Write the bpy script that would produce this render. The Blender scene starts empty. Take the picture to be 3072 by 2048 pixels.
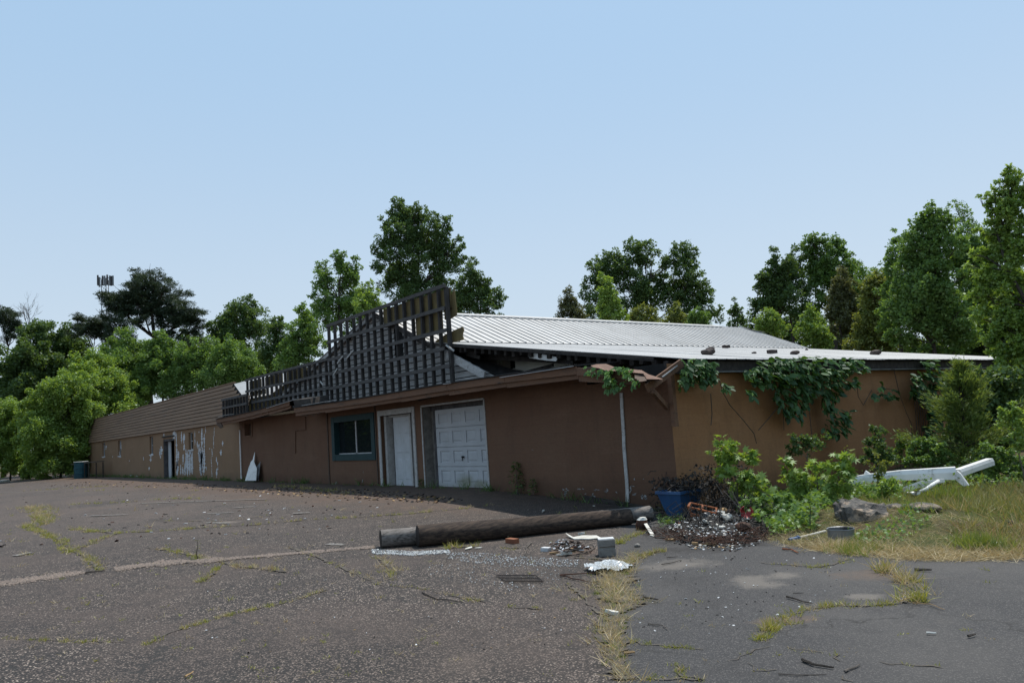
import bpy, math, random
import numpy as np
from mathutils import Vector, Matrix

SC = bpy.context.scene
COL = SC.collection
RNG = np.random.default_rng(11)
random.seed(5)

# ------------------------------------------------------------------ camera
# world axes: X along the shop front, Y towards the back of the lot, Z up
CX, CY = 1536.0, 1024.0
V1, V2 = (-280.0, 1408.0), (4442.0, 1082.0)
F = math.sqrt(-((V1[0]-CX)*(V2[0]-CX)+(V1[1]-CY)*(V2[1]-CY)))
def _d(p): return np.array([p[0]-CX, -(p[1]-CY), -F])
def _n(v): return v/np.linalg.norm(v)
AX, AY = -_n(_d(V1)), _n(_d(V2))
R = np.array([AX, AY, np.cross(AX, AY)])
EYE = 1.4
CAM = np.array([0.0, 0.0, EYE])
cd = bpy.data.cameras.new('camera'); cam = bpy.data.objects.new('camera', cd); COL.objects.link(cam)
m4 = Matrix([list(R[i])+[CAM[i]] for i in range(3)]+[[0, 0, 0, 1]])
cam.matrix_world = m4
cd.sensor_width = 36; cd.lens = F/3072*36; cd.clip_end = 3000; cd.clip_start = 0.1
SC.camera = cam

# ------------------------------------------------------------------ light
KX, KY = 0.15, 0.42
SUN = Vector((-KX, KY, 1)).normalized()
W = bpy.data.worlds.new('World'); SC.world = W; W.use_nodes = True
nt = W.node_tree; nt.nodes.clear()
sky = nt.nodes.new('ShaderNodeTexSky'); sky.sky_type = 'NISHITA'; sky.sun_disc = False
sky.sun_elevation = math.asin(SUN.z); sky.sun_rotation = math.atan2(SUN.x, SUN.y)
sky.altitude = 50; sky.air_density = 1.0; sky.dust_density = 1.6; sky.ozone_density = 2.2
bg = nt.nodes.new('ShaderNodeBackground'); bg.inputs['Strength'].default_value = 0.15
wo = nt.nodes.new('ShaderNodeOutputWorld')
# thin summer haze evens the sky out: blend it with one pale blue
hz = nt.nodes.new('ShaderNodeMix'); hz.data_type = 'RGBA'; hz.inputs[0].default_value = .88
tc = nt.nodes.new('ShaderNodeTexCoord'); sx = nt.nodes.new('ShaderNodeSeparateXYZ'); mr = nt.nodes.new('ShaderNodeMapRange'); mr.inputs[1].default_value = .0; mr.inputs[2].default_value = .52
mr.interpolation_type = 'SMOOTHSTEP'; hc = nt.nodes.new('ShaderNodeMix'); hc.data_type = 'RGBA'; hc.inputs[6].default_value = (3.75, 4.36, 4.92, 1); hc.inputs[7].default_value = (2.54, 3.72, 5.06, 1)
nt.links.new(tc.outputs['Generated'], sx.inputs[0]); nt.links.new(sx.outputs[2], mr.inputs[0]); nt.links.new(mr.outputs[0], hc.inputs[0]); nt.links.new(hc.outputs[2], hz.inputs[7])
nt.links.new(sky.outputs[0], hz.inputs[6]); nt.links.new(hz.outputs[2], bg.inputs[0]); nt.links.new(bg.outputs[0], wo.inputs[0])
sl = bpy.data.lights.new('sun', 'SUN'); sl.energy = 4.4; sl.angle = math.radians(0.55); sl.color = (1, .95, .87)
so = bpy.data.objects.new('sun', sl); COL.objects.link(so); so.rotation_euler = SUN.to_track_quat('Z', 'Y').to_euler()
SC.view_settings.view_transform = 'Standard'; SC.view_settings.look = 'None'
SC.view_settings.gamma = 1; SC.view_settings.use_curve_mapping = False; SC.view_settings.exposure = 0.15

# ------------------------------------------------------------------ sight lines of the measured photograph -> places
def ray(px, py): return R @ _n(_d((px, py)))
def at_y(px, py, y): r = ray(px, py); return CAM+r*(y/r[1])
def at_x(px, py, x): r = ray(px, py); return CAM+r*(x/r[0])
def at_d(px, py, d): r = ray(px, py); return CAM+r*(d/math.hypot(r[0], r[1]))
def gz(x, y=0):
    t = np.clip((np.asarray(x, float)+16)/8, 0, 1)
    return -.28*t*t*(3-2*t)
def g(px, py, up=0.0):
    r = ray(px, py); z = 0.0
    for i in range(40):
        p = CAM+r*((z-EYE)/r[2]); z = .5*z+.5*float(gz(p[0]))
    return np.array([p[0], p[1], z+up])

# ------------------------------------------------------------------ mesh helpers
ORG = {}
class MB:
    def __init__(s): s.v = []; s.f = []
    def add(s, vs, fs):
        o = len(s.v); s.v += [tuple(float(c) for c in v) for v in vs]; s.f += [tuple(o+i for i in f) for f in fs]; return s
    def box(s, a, b):
        x0, y0, z0 = a; x1, y1, z1 = b
        return s.add([(x0,y0,z0),(x1,y0,z0),(x1,y1,z0),(x0,y1,z0),(x0,y0,z1),(x1,y0,z1),(x1,y1,z1),(x0,y1,z1)],
                     [(0,3,2,1),(4,5,6,7),(0,1,5,4),(1,2,6,5),(2,3,7,6),(3,0,4,7)])
    def quad(s, a, b, c, d): return s.add([a, b, c, d], [(0, 1, 2, 3)])
    def beam(s, a, b, w, h, up=(0, 0, 1)):
        a, b = Vector(a), Vector(b); d = (b-a).normalized(); u = Vector(up)
        if abs(d.dot(u)) > .98: u = Vector((0, 1, 0))
        x = d.cross(u).normalized(); y = x.cross(d).normalized()
        vs = [p+x*sx*w/2+y*sy*h/2 for p in (a, b) for sx, sy in ((-1,-1),(1,-1),(1,1),(-1,1))]
        return s.add(vs, [(0,1,2,3),(7,6,5,4),(0,4,5,1),(1,5,6,2),(2,6,7,3),(3,7,4,0)])
    def tube(s, pts, rads, n=7, cap=True):
        pts = [Vector(p) for p in pts]; vs = []; fs = []
        if not hasattr(rads, '__len__'): rads = [rads]*len(pts)
        for i, p in enumerate(pts):
            d = (pts[min(i+1, len(pts)-1)]-pts[max(i-1, 0)])
            d = d.normalized() if d.length > 1e-9 else Vector((0, 0, 1))
            u = Vector((0, 0, 1)) if abs(d.z) < .9 else Vector((1, 0, 0))
            x = d.cross(u).normalized(); y = d.cross(x)
            for k in range(n):
                t = 2*math.pi*k/n; vs.append(p+(x*math.cos(t)+y*math.sin(t))*rads[i])
        for i in range(len(pts)-1):
            for k in range(n):
                a = i*n+k; b = i*n+(k+1) % n; fs.append((a, b, b+n, a+n))
        if cap: fs.append(tuple(range(n-1, -1, -1))); fs.append(tuple(range((len(pts)-1)*n, len(pts)*n)))
        return s.add(vs, fs)
    def prism(s, poly, d):
        d = Vector(d); n = len(poly); p = [Vector(q) for q in poly]
        vs = p+[q+d for q in p]
        return s.add(vs, [tuple(range(n-1, -1, -1)), tuple(range(n, 2*n))]+[(i, (i+1) % n, (i+1) % n+n, i+n) for i in range(n)])
    def lathe(s, c, prof, n=20):
        c = Vector(c); vs = []; fs = []
        for r, z in prof:
            for k in range(n):
                t = 2*math.pi*k/n; vs.append(c+Vector((r*math.cos(t), r*math.sin(t), z)))
        for i in range(len(prof)-1):
            for k in range(n):
                a = i*n+k; b = i*n+(k+1) % n; fs.append((a, b, b+n, a+n))
        return s.add(vs, fs)
    def mesh(s, name, org=(0, 0, 0)):
        me = bpy.data.meshes.new(name); o = Vector(org)
        me.from_pydata([Vector(v)-o for v in s.v], [], s.f); me.update(); return me

def setp(o, label=None, cat=None, group=None, kind=None):
    if label: o['label'] = label
    if cat: o['category'] = cat
    if group: o['group'] = group
    if kind: o['kind'] = kind
    return o
def thing(name, label, cat, loc, group=None):
    o = bpy.data.objects.new(name, None); o.location = Vector([float(c) for c in loc]); o.empty_display_size = .1
    COL.objects.link(o); ORG[o.name] = Vector(o.location); return setp(o, label, cat, group)
def link(name, me, mat, parent=None, loc=None, rot=None, smooth=False, **kw):
    """one mesh object; verts of `me` are local to the thing's origin unless loc (world) is given"""
    o = bpy.data.objects.new(name, me); COL.objects.link(o)
    if mat and not me.materials: me.materials.append(mat)
    if parent:
        o.parent = parent; org = ORG[parent.name]
        if loc is not None: o.location = Vector([float(c) for c in loc])-org
        ORG[o.name] = org+o.location
    else:
        if loc is not None: o.location = Vector([float(c) for c in loc])
        ORG[o.name] = Vector(o.location)
    if rot is not None: o.rotation_euler = rot
    if smooth: me.polygons.foreach_set('use_smooth', [True]*len(me.polygons))
    return setp(o, **kw)
def part(name, mb, mat, parent, smooth=False, **kw):
    return link(name, mb.mesh(name, ORG[parent.name]), mat, parent, smooth=smooth, **kw)
def single(name, mb, mat, label, cat, loc, group=None, smooth=False):
    return link(name, mb.mesh(name, loc), mat, None, loc=loc, label=label, cat=cat, group=group, smooth=smooth)

def scatter_mesh(name, tv, tf, M, P, tint=None, org=(0, 0, 0)):
    """many copies of a small template (tv, tf) with 3x3 matrices M and places P in one mesh"""
    tv = np.asarray(tv, float); N = len(P); k = len(tv)
    V = np.einsum('nij,kj->nki', M, tv)+(P-np.asarray(org, float))[:, None, :]
    flat = np.concatenate([np.array(f) for f in tf]); lens = np.array([len(f) for f in tf])
    loops = (flat[None, :]+(np.arange(N)*k)[:, None]).ravel()
    starts = np.concatenate([[0], np.cumsum(lens)[:-1]])
    ls = (starts[None, :]+(np.arange(N)*len(flat))[:, None]).ravel()
    me = bpy.data.meshes.new(name)
    me.vertices.add(N*k); me.vertices.foreach_set('co', V.ravel().astype(np.float32))
    me.loops.add(len(loops)); me.loops.foreach_set('vertex_index', loops.astype(np.int32))
    me.polygons.add(len(ls)); me.polygons.foreach_set('loop_start', ls.astype(np.int32))
    if tint is not None:
        a = me.attributes.new('tint', 'FLOAT', 'POINT'); a.data.foreach_set('value', np.repeat(tint, k).astype(np.float32))
    me.update(calc_edges=True); return me
def frames(d, nrm, sx, sy=None, sz=None):
    """matrices with x along d, z near nrm"""
    d = d/np.linalg.norm(d, axis=1, keepdims=True); y = np.cross(nrm, d); y /= np.linalg.norm(y, axis=1, keepdims=True)+1e-9
    z = np.cross(d, y); sx = np.asarray(sx)[:, None]; sy = sx if sy is None else np.asarray(sy)[:, None]; sz = sy if sz is None else np.asarray(sz)[:, None]
    return np.stack([d*sx, y*sy, z*sz], axis=2)
def rdir(n, rng=RNG):
    v = rng.normal(size=(n, 3)); return v/np.linalg.norm(v, axis=1, keepdims=True)

# ------------------------------------------------------------------ materials
class NT:
    def __init__(s, name):
        s.m = bpy.data.materials.new(name); s.m.use_nodes = True; s.t = s.m.node_tree; s.t.nodes.clear()
        s.out = s.n('ShaderNodeOutputMaterial')
    def n(s, t, **kw):
        x = s.t.nodes.new(t)
        for k, v in kw.items(): setattr(x, k, v)
        return x
    def put(s, sock, v):
        if hasattr(v, 'is_linked') or hasattr(v, 'links'): s.t.links.new(v, sock)
        elif v is not None: sock.default_value = v
    def obj(s): return s.n('ShaderNodeTexCoord').outputs['Object']
    def mapping(s, vec, scale=(1, 1, 1), loc=(0, 0, 0), rot=(0, 0, 0)):
        x = s.n('ShaderNodeMapping'); s.put(x.inputs['Vector'], vec); x.inputs['Scale'].default_value = scale
        x.inputs['Location'].default_value = loc; x.inputs['Rotation'].default_value = rot; return x.outputs[0]
    def noise(s, vec, scale, detail=5, rough=.6):
        x = s.n('ShaderNodeTexNoise'); s.put(x.inputs['Vector'], vec); x.inputs['Scale'].default_value = scale
        x.inputs['Detail'].default_value = detail; x.inputs['Roughness'].default_value = rough; return x.outputs[0]
    def ramp(s, v, a, b):
        x = s.n('ShaderNodeMapRange'); s.put(x.inputs[0], v); x.inputs[1].default_value = a; x.inputs[2].default_value = b; return x.outputs[0]
    def math(s, op, a, b=None):
        x = s.n('ShaderNodeMath', operation=op); s.put(x.inputs[0], a)
        if b is not None: s.put(x.inputs[1], b)
        return x.outputs[0]
    def mix(s, f, a, b, mode='MIX'):
        x = s.n('ShaderNodeMix', data_type='RGBA', blend_type=mode); s.put(x.inputs[0], f)
        s.put(x.inputs[6], (*a, 1) if isinstance(a, tuple) else a); s.put(x.inputs[7], (*b, 1) if isinstance(b, tuple) else b); return x.outputs[2]
    def bump(s, h, strength=.4, dist=.01):
        x = s.n('ShaderNodeBump'); s.put(x.inputs['Height'], h); x.inputs['Strength'].default_value = strength; x.inputs['Distance'].default_value = dist; return x.outputs[0]
    def bsdf(s, col, rough=.8, metal=0., spec=.3, normal=None, trans=None):
        b = s.n('ShaderNodeBsdfPrincipled'); s.put(b.inputs['Base Color'], (*col, 1) if isinstance(col, tuple) else col)
        s.put(b.inputs['Roughness'], rough); s.put(b.inputs['Metallic'], metal); b.inputs['Specular IOR Level'].default_value = spec
        if normal is not None: s.put(b.inputs['Normal'], normal)
        s.t.links.new(b.outputs[0], s.out.inputs[0]); return b
    def xyz(s, v):
        x = s.n('ShaderNodeSeparateXYZ'); s.put(x.inputs[0], v); return x.outputs

def pm(name, c1, c2=None, scale=4, rough=.8, metal=0., spec=.3, bump=.3, bscale=30, bdist=.006, stretch=(1, 1, 1), lo=.35, hi=.65, c3=None, s3=9, lo3=.55, hi3=.68):
    """two or three colours mottled by noise, with fine relief"""
    t = NT(name); v = t.mapping(t.obj(), stretch); c2 = c2 or tuple(x*.7 for x in c1)
    col = t.mix(t.ramp(t.noise(v, scale), lo, hi), c1, c2)
    if c3: col = t.mix(t.ramp(t.noise(v, s3, 8, .7), lo3, hi3), col, c3)
    nb = t.noise(v, bscale, 6, .65)
    t.bsdf(col, rough, metal, spec, t.bump(nb, bump, bdist)); return t.m

def leaf_mat(name, dark, light, trans=.45, gloss=.06, tcol=None):
    t = NT(name); a = t.n('ShaderNodeAttribute', attribute_name='tint')
    k = 1.65
    col = t.mix(a.outputs['Fac'], tuple(c*k for c in dark), tuple(c*k for c in light))
    tc = t.mix(1.0, col, tcol or (1.35, 1.25, .5), 'MULTIPLY')
    d = t.n('ShaderNodeBsdfDiffuse'); t.put(d.inputs[0], col)
    tr = t.n('ShaderNodeBsdfTranslucent'); t.put(tr.inputs[0], tc)
    m1 = t.n('ShaderNodeMixShader'); m1.inputs[0].default_value = trans*.82; t.t.links.new(d.outputs[0], m1.inputs[1]); t.t.links.new(tr.outputs[0], m1.inputs[2])
    gl = t.n('ShaderNodeBsdfGlossy'); gl.inputs['Roughness'].default_value = .5; gl.inputs[0].default_value = (.9, .95, 1, 1)
    m2 = t.n('ShaderNodeMixShader'); m2.inputs[0].default_value = gloss*1.3; t.t.links.new(m1.outputs[0], m2.inputs[1]); t.t.links.new(gl.outputs[0], m2.inputs[2])
    t.t.links.new(m2.outputs[0], t.out.inputs[0]); return t.m

def wall_mat(name, base, alt, stain, axis, flake=.0):
    t = NT(name); o = t.obj(); x = t.xyz(o)
    cv = t.n('ShaderNodeCombineXYZ'); t.put(cv.inputs[0], x[axis]); t.put(cv.inputs[1], x[2])
    br = t.n('ShaderNodeTexBrick'); t.put(br.inputs['Vector'], cv.outputs[0]); br.inputs['Scale'].default_value = 1
    br.inputs['Brick Width'].default_value = .406; br.inputs['Row Height'].default_value = .203; br.inputs['Mortar Size'].default_value = .009
    br.inputs['Mortar Smooth'].default_value = .5
    big = t.ramp(t.noise(cv.outputs[0], .7, 6, .6), .35, .7)
    col = t.mix(big, base, alt)
    sv = t.mapping(cv.outputs[0], (2.2, .7, 1)); st = t.ramp(t.noise(sv, .9, 9, .72), .5, .8)
    col = t.mix(t.math('MULTIPLY', st, .55), col, stain)
    pv = t.mapping(cv.outputs[0], (.5, 2.2, 1)); bloom = t.ramp(t.noise(pv, .9, 8, .7), .55, .75); col = t.mix(t.math('MULTIPLY', bloom, .3), col, tuple(min(1, c*1.5+.02) for c in alt))
    chip = t.ramp(t.noise(cv.outputs[0], 26, 9, .8), .68, .71); low = t.ramp(x[2], 1.2, .1); col = t.mix(t.math('MULTIPLY', chip, t.math('MULTIPLY', low, .8)), col, (.42, .42, .42))
    fine = t.noise(cv.outputs[0], 16, 8, .7); col = t.mix(t.math('MULTIPLY', t.ramp(fine, .45, .75), .35), col, stain)
    # splashed dirt band along the foot of the wall
    foot = t.ramp(t.math('ADD', x[2], t.math('MULTIPLY', t.noise(cv.outputs[0], 3, 5), .5)), .62, .12)
    col = t.mix(t.math('MULTIPLY', foot, .55), col, tuple(c*.55 for c in stain))
    h = t.math('ADD', t.math('MULTIPLY', br.outputs['Fac'], -.5), t.math('MULTIPLY', t.noise(cv.outputs[0], 55, 5), .5))
    t.bsdf(col, .85, 0, .2, t.bump(h, .55, .006)); return t.m

M_front = wall_mat('brown painted block', (.140, .074, .046), (.160, .092, .058), (.076, .050, .036), 0)
M_wing = wall_mat('taupe painted block', (.220, .138, .080), (.250, .160, .096), (.165, .122, .088), 0)
M_side = wall_mat('tan painted block', (.300, .150, .070), (.330, .174, .086), (.12, .078, .048), 1)
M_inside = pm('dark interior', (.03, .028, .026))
M_peel = pm('bare whitewash', (.60, .61, .62), (.42, .43, .44), scale=20, bscale=60)
M_dimpeel = pm('dull bare patches', (.30, .295, .29), (.20, .195, .19), scale=20, bscale=60)
M_siding = pm('brown lap siding', (.198, .120, .073), (.232, .144, .089), scale=1.2, stretch=(.3, 1, 3), bscale=25, bump=.25, c3=(.115, .085, .064), s3=2.2, lo3=.52, hi3=.75)
M_white_siding = pm('weathered white siding', (.44, .43, .42), (.33, .315, .30), scale=3, stretch=(.6, 1, 3), c3=(.10, .085, .075), s3=14, lo3=.56, hi3=.66)
M_burnt = pm('charred grey wood', (.026, .024, .023), (.055, .050, .047), scale=6, stretch=(3, 3, .7), rough=.9, bump=.6, bscale=40)
M_burnt_rail = pm('weathered grey rail', (.105, .098, .094), (.060, .054, .050), scale=7, stretch=(.6, 3, 3), rough=.9, bump=.6, bscale=40)
M_foam = pm('yellow foam board', (.165, .125, .050), (.105, .080, .038), scale=3, bscale=50, c3=(.13, .10, .06), s3=2, lo3=.6, hi3=.75)
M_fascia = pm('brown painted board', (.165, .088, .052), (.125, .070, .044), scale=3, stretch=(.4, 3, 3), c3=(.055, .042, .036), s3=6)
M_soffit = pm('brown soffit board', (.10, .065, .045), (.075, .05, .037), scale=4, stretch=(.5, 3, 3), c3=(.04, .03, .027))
M_felt = pm('black roofing felt', (.022, .021, .021), (.04, .037, .035), scale=5, rough=.95, bump=.6, bscale=20)
M_shingle = pm('brown torn shingle', (.22, .135, .10), (.15, .095, .072), scale=9, rough=.95, bump=.7, bscale=90)
M_rot = pm('rotten dark wood', (.024, .021, .020), (.055, .047, .041), scale=9, stretch=(1, 1, 1), rough=.95, bump=.7, bscale=25)
def roof_mat():
    t = NT('pale ribbed roof metal'); o = t.obj()
    col = t.mix(t.ramp(t.noise(o, .6, 5), .35, .7), (.47, .465, .455), (.39, .385, .375))
    sv = t.mapping(o, (.5, 6, 2)); col = t.mix(t.math('MULTIPLY', t.ramp(t.noise(sv, 1.5, 6, .7), .45, .75), .5), col, (.24, .22, .20))
    col = t.mix(t.math('MULTIPLY', t.ramp(t.noise(o, 14, 6, .8), .62, .75), .35), col, (.2, .19, .18))
    t.bsdf(col, .55, .08, .3, t.bump(t.noise(o, 9, 4), .12, .01)); return t.m
M_roof = roof_mat()
M_cream = pm('cream board', (.66, .63, .55), (.55, .53, .46), scale=2)
M_white = pm('white door paint', (.50, .52, .54), (.44, .46, .47), scale=2.5, rough=.55, spec=.4, bump=.08, c3=(.30, .31, .29), s3=5, lo3=.6, hi3=.8)
M_trim = pm('flaking white trim', (.46, .46, .45), (.36, .35, .33), scale=8, c3=(.16, .13, .11), s3=22, lo3=.58, hi3=.64)
M_ply = pm('grey plywood', (.095, .088, .088), (.052, .049, .050), scale=4, stretch=(1, 1, .8), lo=.4, hi=.6, bump=.3, c3=(.03, .028, .03), s3=11)
M_teal = pm('dark teal frame', (.007, .032, .036), (.012, .042, .046), scale=6, rough=.6)
M_dirt = pm('grey grit and dirt', (.085, .072, .058), (.045, .038, .031), scale=7, bump=.8, bscale=60, c3=(.14, .115, .085), s3=14)
M_pale = pm('pale sandy patch', (.19, .175, .155), (.12, .112, .104), scale=6, bump=.4, bscale=60, c3=(.075, .07, .068), s3=20, lo3=.5, hi3=.6)
M_alu = pm('pale aluminium strip', (.42, .42, .42), (.34, .34, .34), rough=.5)
M_black = pm('black handle and gap shade', (.008, .008, .008), (.012, .012, .012))  # colour of the door handle; elsewhere stands in for shade in gaps
def glass_mat():
    t = NT('dark window glass'); b = t.bsdf((.012, .016, .018), .03, 0, .5); return t.m
M_glass = glass_mat()
M_bark = pm('grey bark', (.075, .062, .052), (.04, .033, .028), scale=5, stretch=(3, 3, .6), rough=.95, bump=.8, bscale=18, bdist=.02)
M_pinebark = pm('dark pine bark', (.05, .036, .028), (.028, .021, .018), scale=5, stretch=(3, 3, .6), rough=.95, bump=.8)
M_twig = pm('pale twig', (.13, .11, .095), (.08, .068, .058), scale=8)
M_pole = pm('weathered pole wood', (.085, .060, .045), (.028, .021, .018), scale=3, stretch=(9, .35, 9), lo=.38, hi=.62, rough=.95, bump=.9, bscale=16, bdist=.015, c3=(.02, .017, .015), s3=5)
M_pole2 = pm('grey pole wood', (.21, .19, .175), (.095, .085, .077), scale=5, stretch=(7, .7, 7), rough=.95, bump=.8, bscale=16, c3=(.03, .027, .025), s3=5)
M_endgrain = pm('tarred pole end', (.022, .017, .014), (.04, .03, .025), scale=14)
M_conc = pm('rough concrete', (.235, .222, .20), (.145, .135, .122), scale=6, bump=.6, bscale=45, c3=(.10, .095, .085), s3=13)
M_boulder = pm('tarred concrete lump', (.050, .047, .045), (.150, .138, .122), scale=11, bump=1.0, bscale=26, bdist=.03, c3=(.34, .26, .19), s3=5, lo3=.52, hi3=.62)
M_rust = pm('orange rust', (.28, .085, .025), (.15, .05, .022), scale=9, bump=.5, c3=(.07, .032, .022), s3=17)
M_darkrust = pm('dark burnt rust', (.085, .036, .020), (.035, .02, .015), scale=12, bump=.6)
M_ash = pm('ash and char', (.012, .011, .011), (.034, .030, .028), scale=18, bump=1., bscale=60, bdist=.02)
M_blue = pm('blue plastic', (.024, .085, .20), (.016, .058, .15), scale=3, rough=.5, spec=.5, bump=.1, c3=(.03, .04, .06), s3=5, lo3=.6, hi3=.75)
M_tealdrum = pm('teal drum', (.014, .07, .085), (.01, .045, .06), scale=4, rough=.6)
M_red = pm('red enamel', (.32, .03, .035), (.22, .025, .025), scale=6, rough=.4)
M_whitejunk = pm('dirty white plastic', (.62, .61, .57), (.46, .44, .38), scale=9, rough=.6, c3=(.16, .10, .05), s3=12, lo3=.6, hi3=.68)
M_gutter = pm('white coated aluminium', (.76, .76, .75), (.68, .68, .67), scale=3, rough=.35, spec=.5, bump=.05, c3=(.36, .35, .32), s3=7)
M_cardboard = pm('tan cardboard', (.33, .22, .11), (.25, .16, .08), scale=7)
M_brick = pm('orange brick', (.26, .10, .05), (.18, .07, .04), scale=9)
M_roofbrick = pm('dark roof brick', (.06, .045, .04), (.04, .03, .028), scale=9)
M_wire = pm('rusty black wire', (.035, .030, .028), (.055, .04, .032), scale=20, rough=.6, metal=.3)
M_steel = pm('scorched steel', (.22, .23, .24), (.14, .145, .15), scale=5, rough=.45, metal=.5, c3=(.03, .03, .035), s3=3, lo3=.55, hi3=.65)
def shard_mat():
    t = NT('broken glass shard'); o = t.obj(); t.bsdf(t.mix(t.ramp(t.noise(o, 90, 3), .35, .6), (.10, .105, .11), (.62, .65, .66)), .16, 0, .9); return t.m
M_shard = shard_mat()

def asphalt_mat():
    t = NT('worn asphalt'); o = t.obj(); x = t.xyz(o)
    vo = t.n('ShaderNodeTexVoronoi'); t.put(vo.inputs['Vector'], o); vo.inputs['Scale'].default_value = 62
    cell = t.xyz(vo.outputs['Color'])
    vo2 = t.n('ShaderNodeTexVoronoi'); t.put(vo2.inputs['Vector'], o); vo2.inputs['Scale'].default_value = 120
    cell2 = t.xyz(vo2.outputs['Color'])
    # old lot: exposed pebbles in a purple-grey binder
    peb = t.mix(cell[1], (.036, .031, .029), (.235, .212, .195))
    peb = t.mix(t.ramp(cell[2], .86, .9), peb, (.42, .40, .37))
    fade = t.ramp(vo.outputs['Distance'], .62, .30)
    keep = t.math('MULTIPLY', fade, t.ramp(cell[0], .30, .45))
    old = t.mix(keep, (.017, .016, .016), peb)
    # newer strip: smoother, bluish, fewer stones
    new = t.mix(t.math('MULTIPLY', t.ramp(cell2[0], .60, .92), t.ramp(vo2.outputs['Distance'], .7, .3)), (.031, .032, .035), (.135, .132, .13))
    seam = t.math('ADD', t.math('MULTIPLY', t.math('ADD', x[0], 6.2), .724), t.math('MULTIPLY', t.math('ADD', x[1], -6.2), .69))
    seam = t.math('ADD', seam, t.math('MULTIPLY', t.math('ADD', t.noise(o, 1.5, 4), -.5), .5))
    side = t.ramp(seam, -.12, .1)
    col = t.mix(side, old, new)
    big = t.noise(o, .45, 7, .62)
    col = t.mix(t.math('MULTIPLY', t.ramp(big, .46, .66), .55), col, t.mix(side, (.082, .070, .064), (.088, .086, .084)))
    med = t.noise(t.mapping(o, (1, 1, 1), (7, 3, 0)), 1.7, 7, .65)
    col = t.mix(t.math('MULTIPLY', t.ramp(med, .54, .74), .6), col, (.018, .017, .018))
    old_far = t.math('MULTIPLY', t.ramp(x[0], -11., -22.), t.ramp(t.noise(o, .35, 6, .6), .35, .6)); col = t.mix(t.math('MULTIPLY', old_far, .45), col, (.112, .094, .082))
    # soil and leaf litter washed along the foot of the building
    wash = t.math('ADD', x[1], t.math('MULTIPLY', t.noise(o, .5, 6, .7), 5.0))
    soil = t.math('MULTIPLY', t.ramp(wash, 9.0, 11.2), t.ramp(x[0], -10.5, -15.))
    col = t.mix(t.math('MULTIPLY', soil, .75), col, t.mix(t.ramp(t.noise(o, 5, 7, .75), .35, .65), (.045, .034, .027), (.150, .105, .074)))
    dust = t.ramp(t.noise(t.mapping(o, (1, 1, 1), (31, 9, 0)), .8, 6, .6), .60, .74)
    col = t.mix(t.math('MULTIPLY', dust, .35), col, (.125, .110, .096))
    # pale sandy bare spots and dark scorched or dirty spots worn into the surface
    def spot(px, rx, ry, c, k, e=.9):
        nonlocal col
        p = g(*px); u = t.math('ADD', t.math('MULTIPLY', t.math('SUBTRACT', x[0], float(p[0])), .62/rx), t.math('MULTIPLY', t.math('SUBTRACT', x[1], float(p[1])), .79/rx)); v = t.math('ADD', t.math('MULTIPLY', t.math('SUBTRACT', x[0], float(p[0])), -.79/ry), t.math('MULTIPLY', t.math('SUBTRACT', x[1], float(p[1])), .62/ry))
        d = t.math('ADD', t.math('SQRT', t.math('ADD', t.math('MULTIPLY', u, u), t.math('MULTIPLY', v, v))), t.math('MULTIPLY', t.math('ADD', t.noise(o, 2.2, 9, .78), -.5), 3.4))
        col = t.mix(t.math('MULTIPLY', t.ramp(d, e+.15, e-.5), k), col, c)
    for px, rx, ry in (((2030, 1693), .45, .30), ((2262, 1742), .30, .35), ((2345, 1725), .22, .2), ((2600, 1788), .16, .12), ((1010, 1634), .16, .14), ((660, 1568), .5, .3)): spot(px, rx, ry, (.17, .158, .143), .6)
    for px, rx, ry in (((2620, 1725), .40, .35), ((2340, 1860), .35, .12), ((1720, 1655), .45, .30)): spot(px, rx, ry, (.11, .078, .058), .6)
    spot((2140, 1640), .8, .35, (.012, .011, .011), .8)
    col = t.mix(1.0, col, t.mix(side, (.88, .755, .68), (.90, .85, .81)), 'MULTIPLY')
    vc = t.n('ShaderNodeTexVoronoi', feature='DISTANCE_TO_EDGE'); wv = t.n('ShaderNodeVectorMath', operation='ADD'); wn = t.n('ShaderNodeTexNoise'); t.put(wn.inputs['Vector'], o); wn.inputs['Scale'].default_value = 2.2; wn.inputs['Detail'].default_value = 7
    wsc = t.n('ShaderNodeVectorMath', operation='SCALE'); t.put(wsc.inputs[0], wn.outputs['Color']); wsc.inputs['Scale'].default_value = .9; t.put(wv.inputs[0], o); t.put(wv.inputs[1], wsc.outputs[0]); t.put(vc.inputs['Vector'], wv.outputs[0]); vc.inputs['Scale'].default_value = .55
    hair = t.math('MULTIPLY', t.ramp(vc.outputs['Distance'], .011, .003), t.ramp(t.noise(o, .6, 4), .45, .6)); col = t.mix(t.math('MULTIPLY', hair, .8), col, (.014, .013, .012))
    h = t.math('ADD', t.math('MULTIPLY', vo.outputs['Distance'], -.6), t.math('MULTIPLY', t.noise(o, 25, 4), .5))
    t.bsdf(col, .82, 0, .35, t.bump(h, .7, .006)); return t.m
M_asphalt = asphalt_mat()
def soil_mat():
    t = NT('soil and dry thatch'); o = t.obj(); x = t.xyz(o)
    c = t.mix(t.ramp(t.noise(o, 6, 8, .7), .3, .7), (.045, .034, .022), (.13, .10, .055))
    c = t.mix(t.ramp(t.noise(o, 1.2, 6, .65), .42, .62), c, (.055, .070, .024))
    t.bsdf(c, .95, 0, .1, t.bump(t.noise(o, 22, 6, .7), 1., .03)); return t.m
M_soil = soil_mat()
M_gravel_line = pm('pale pebble line', (.235, .185, .155), (.14, .112, .096), scale=40, bump=.8, bscale=80, c3=(.09, .078, .07), s3=22, lo3=.5, hi3=.6)
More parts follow.
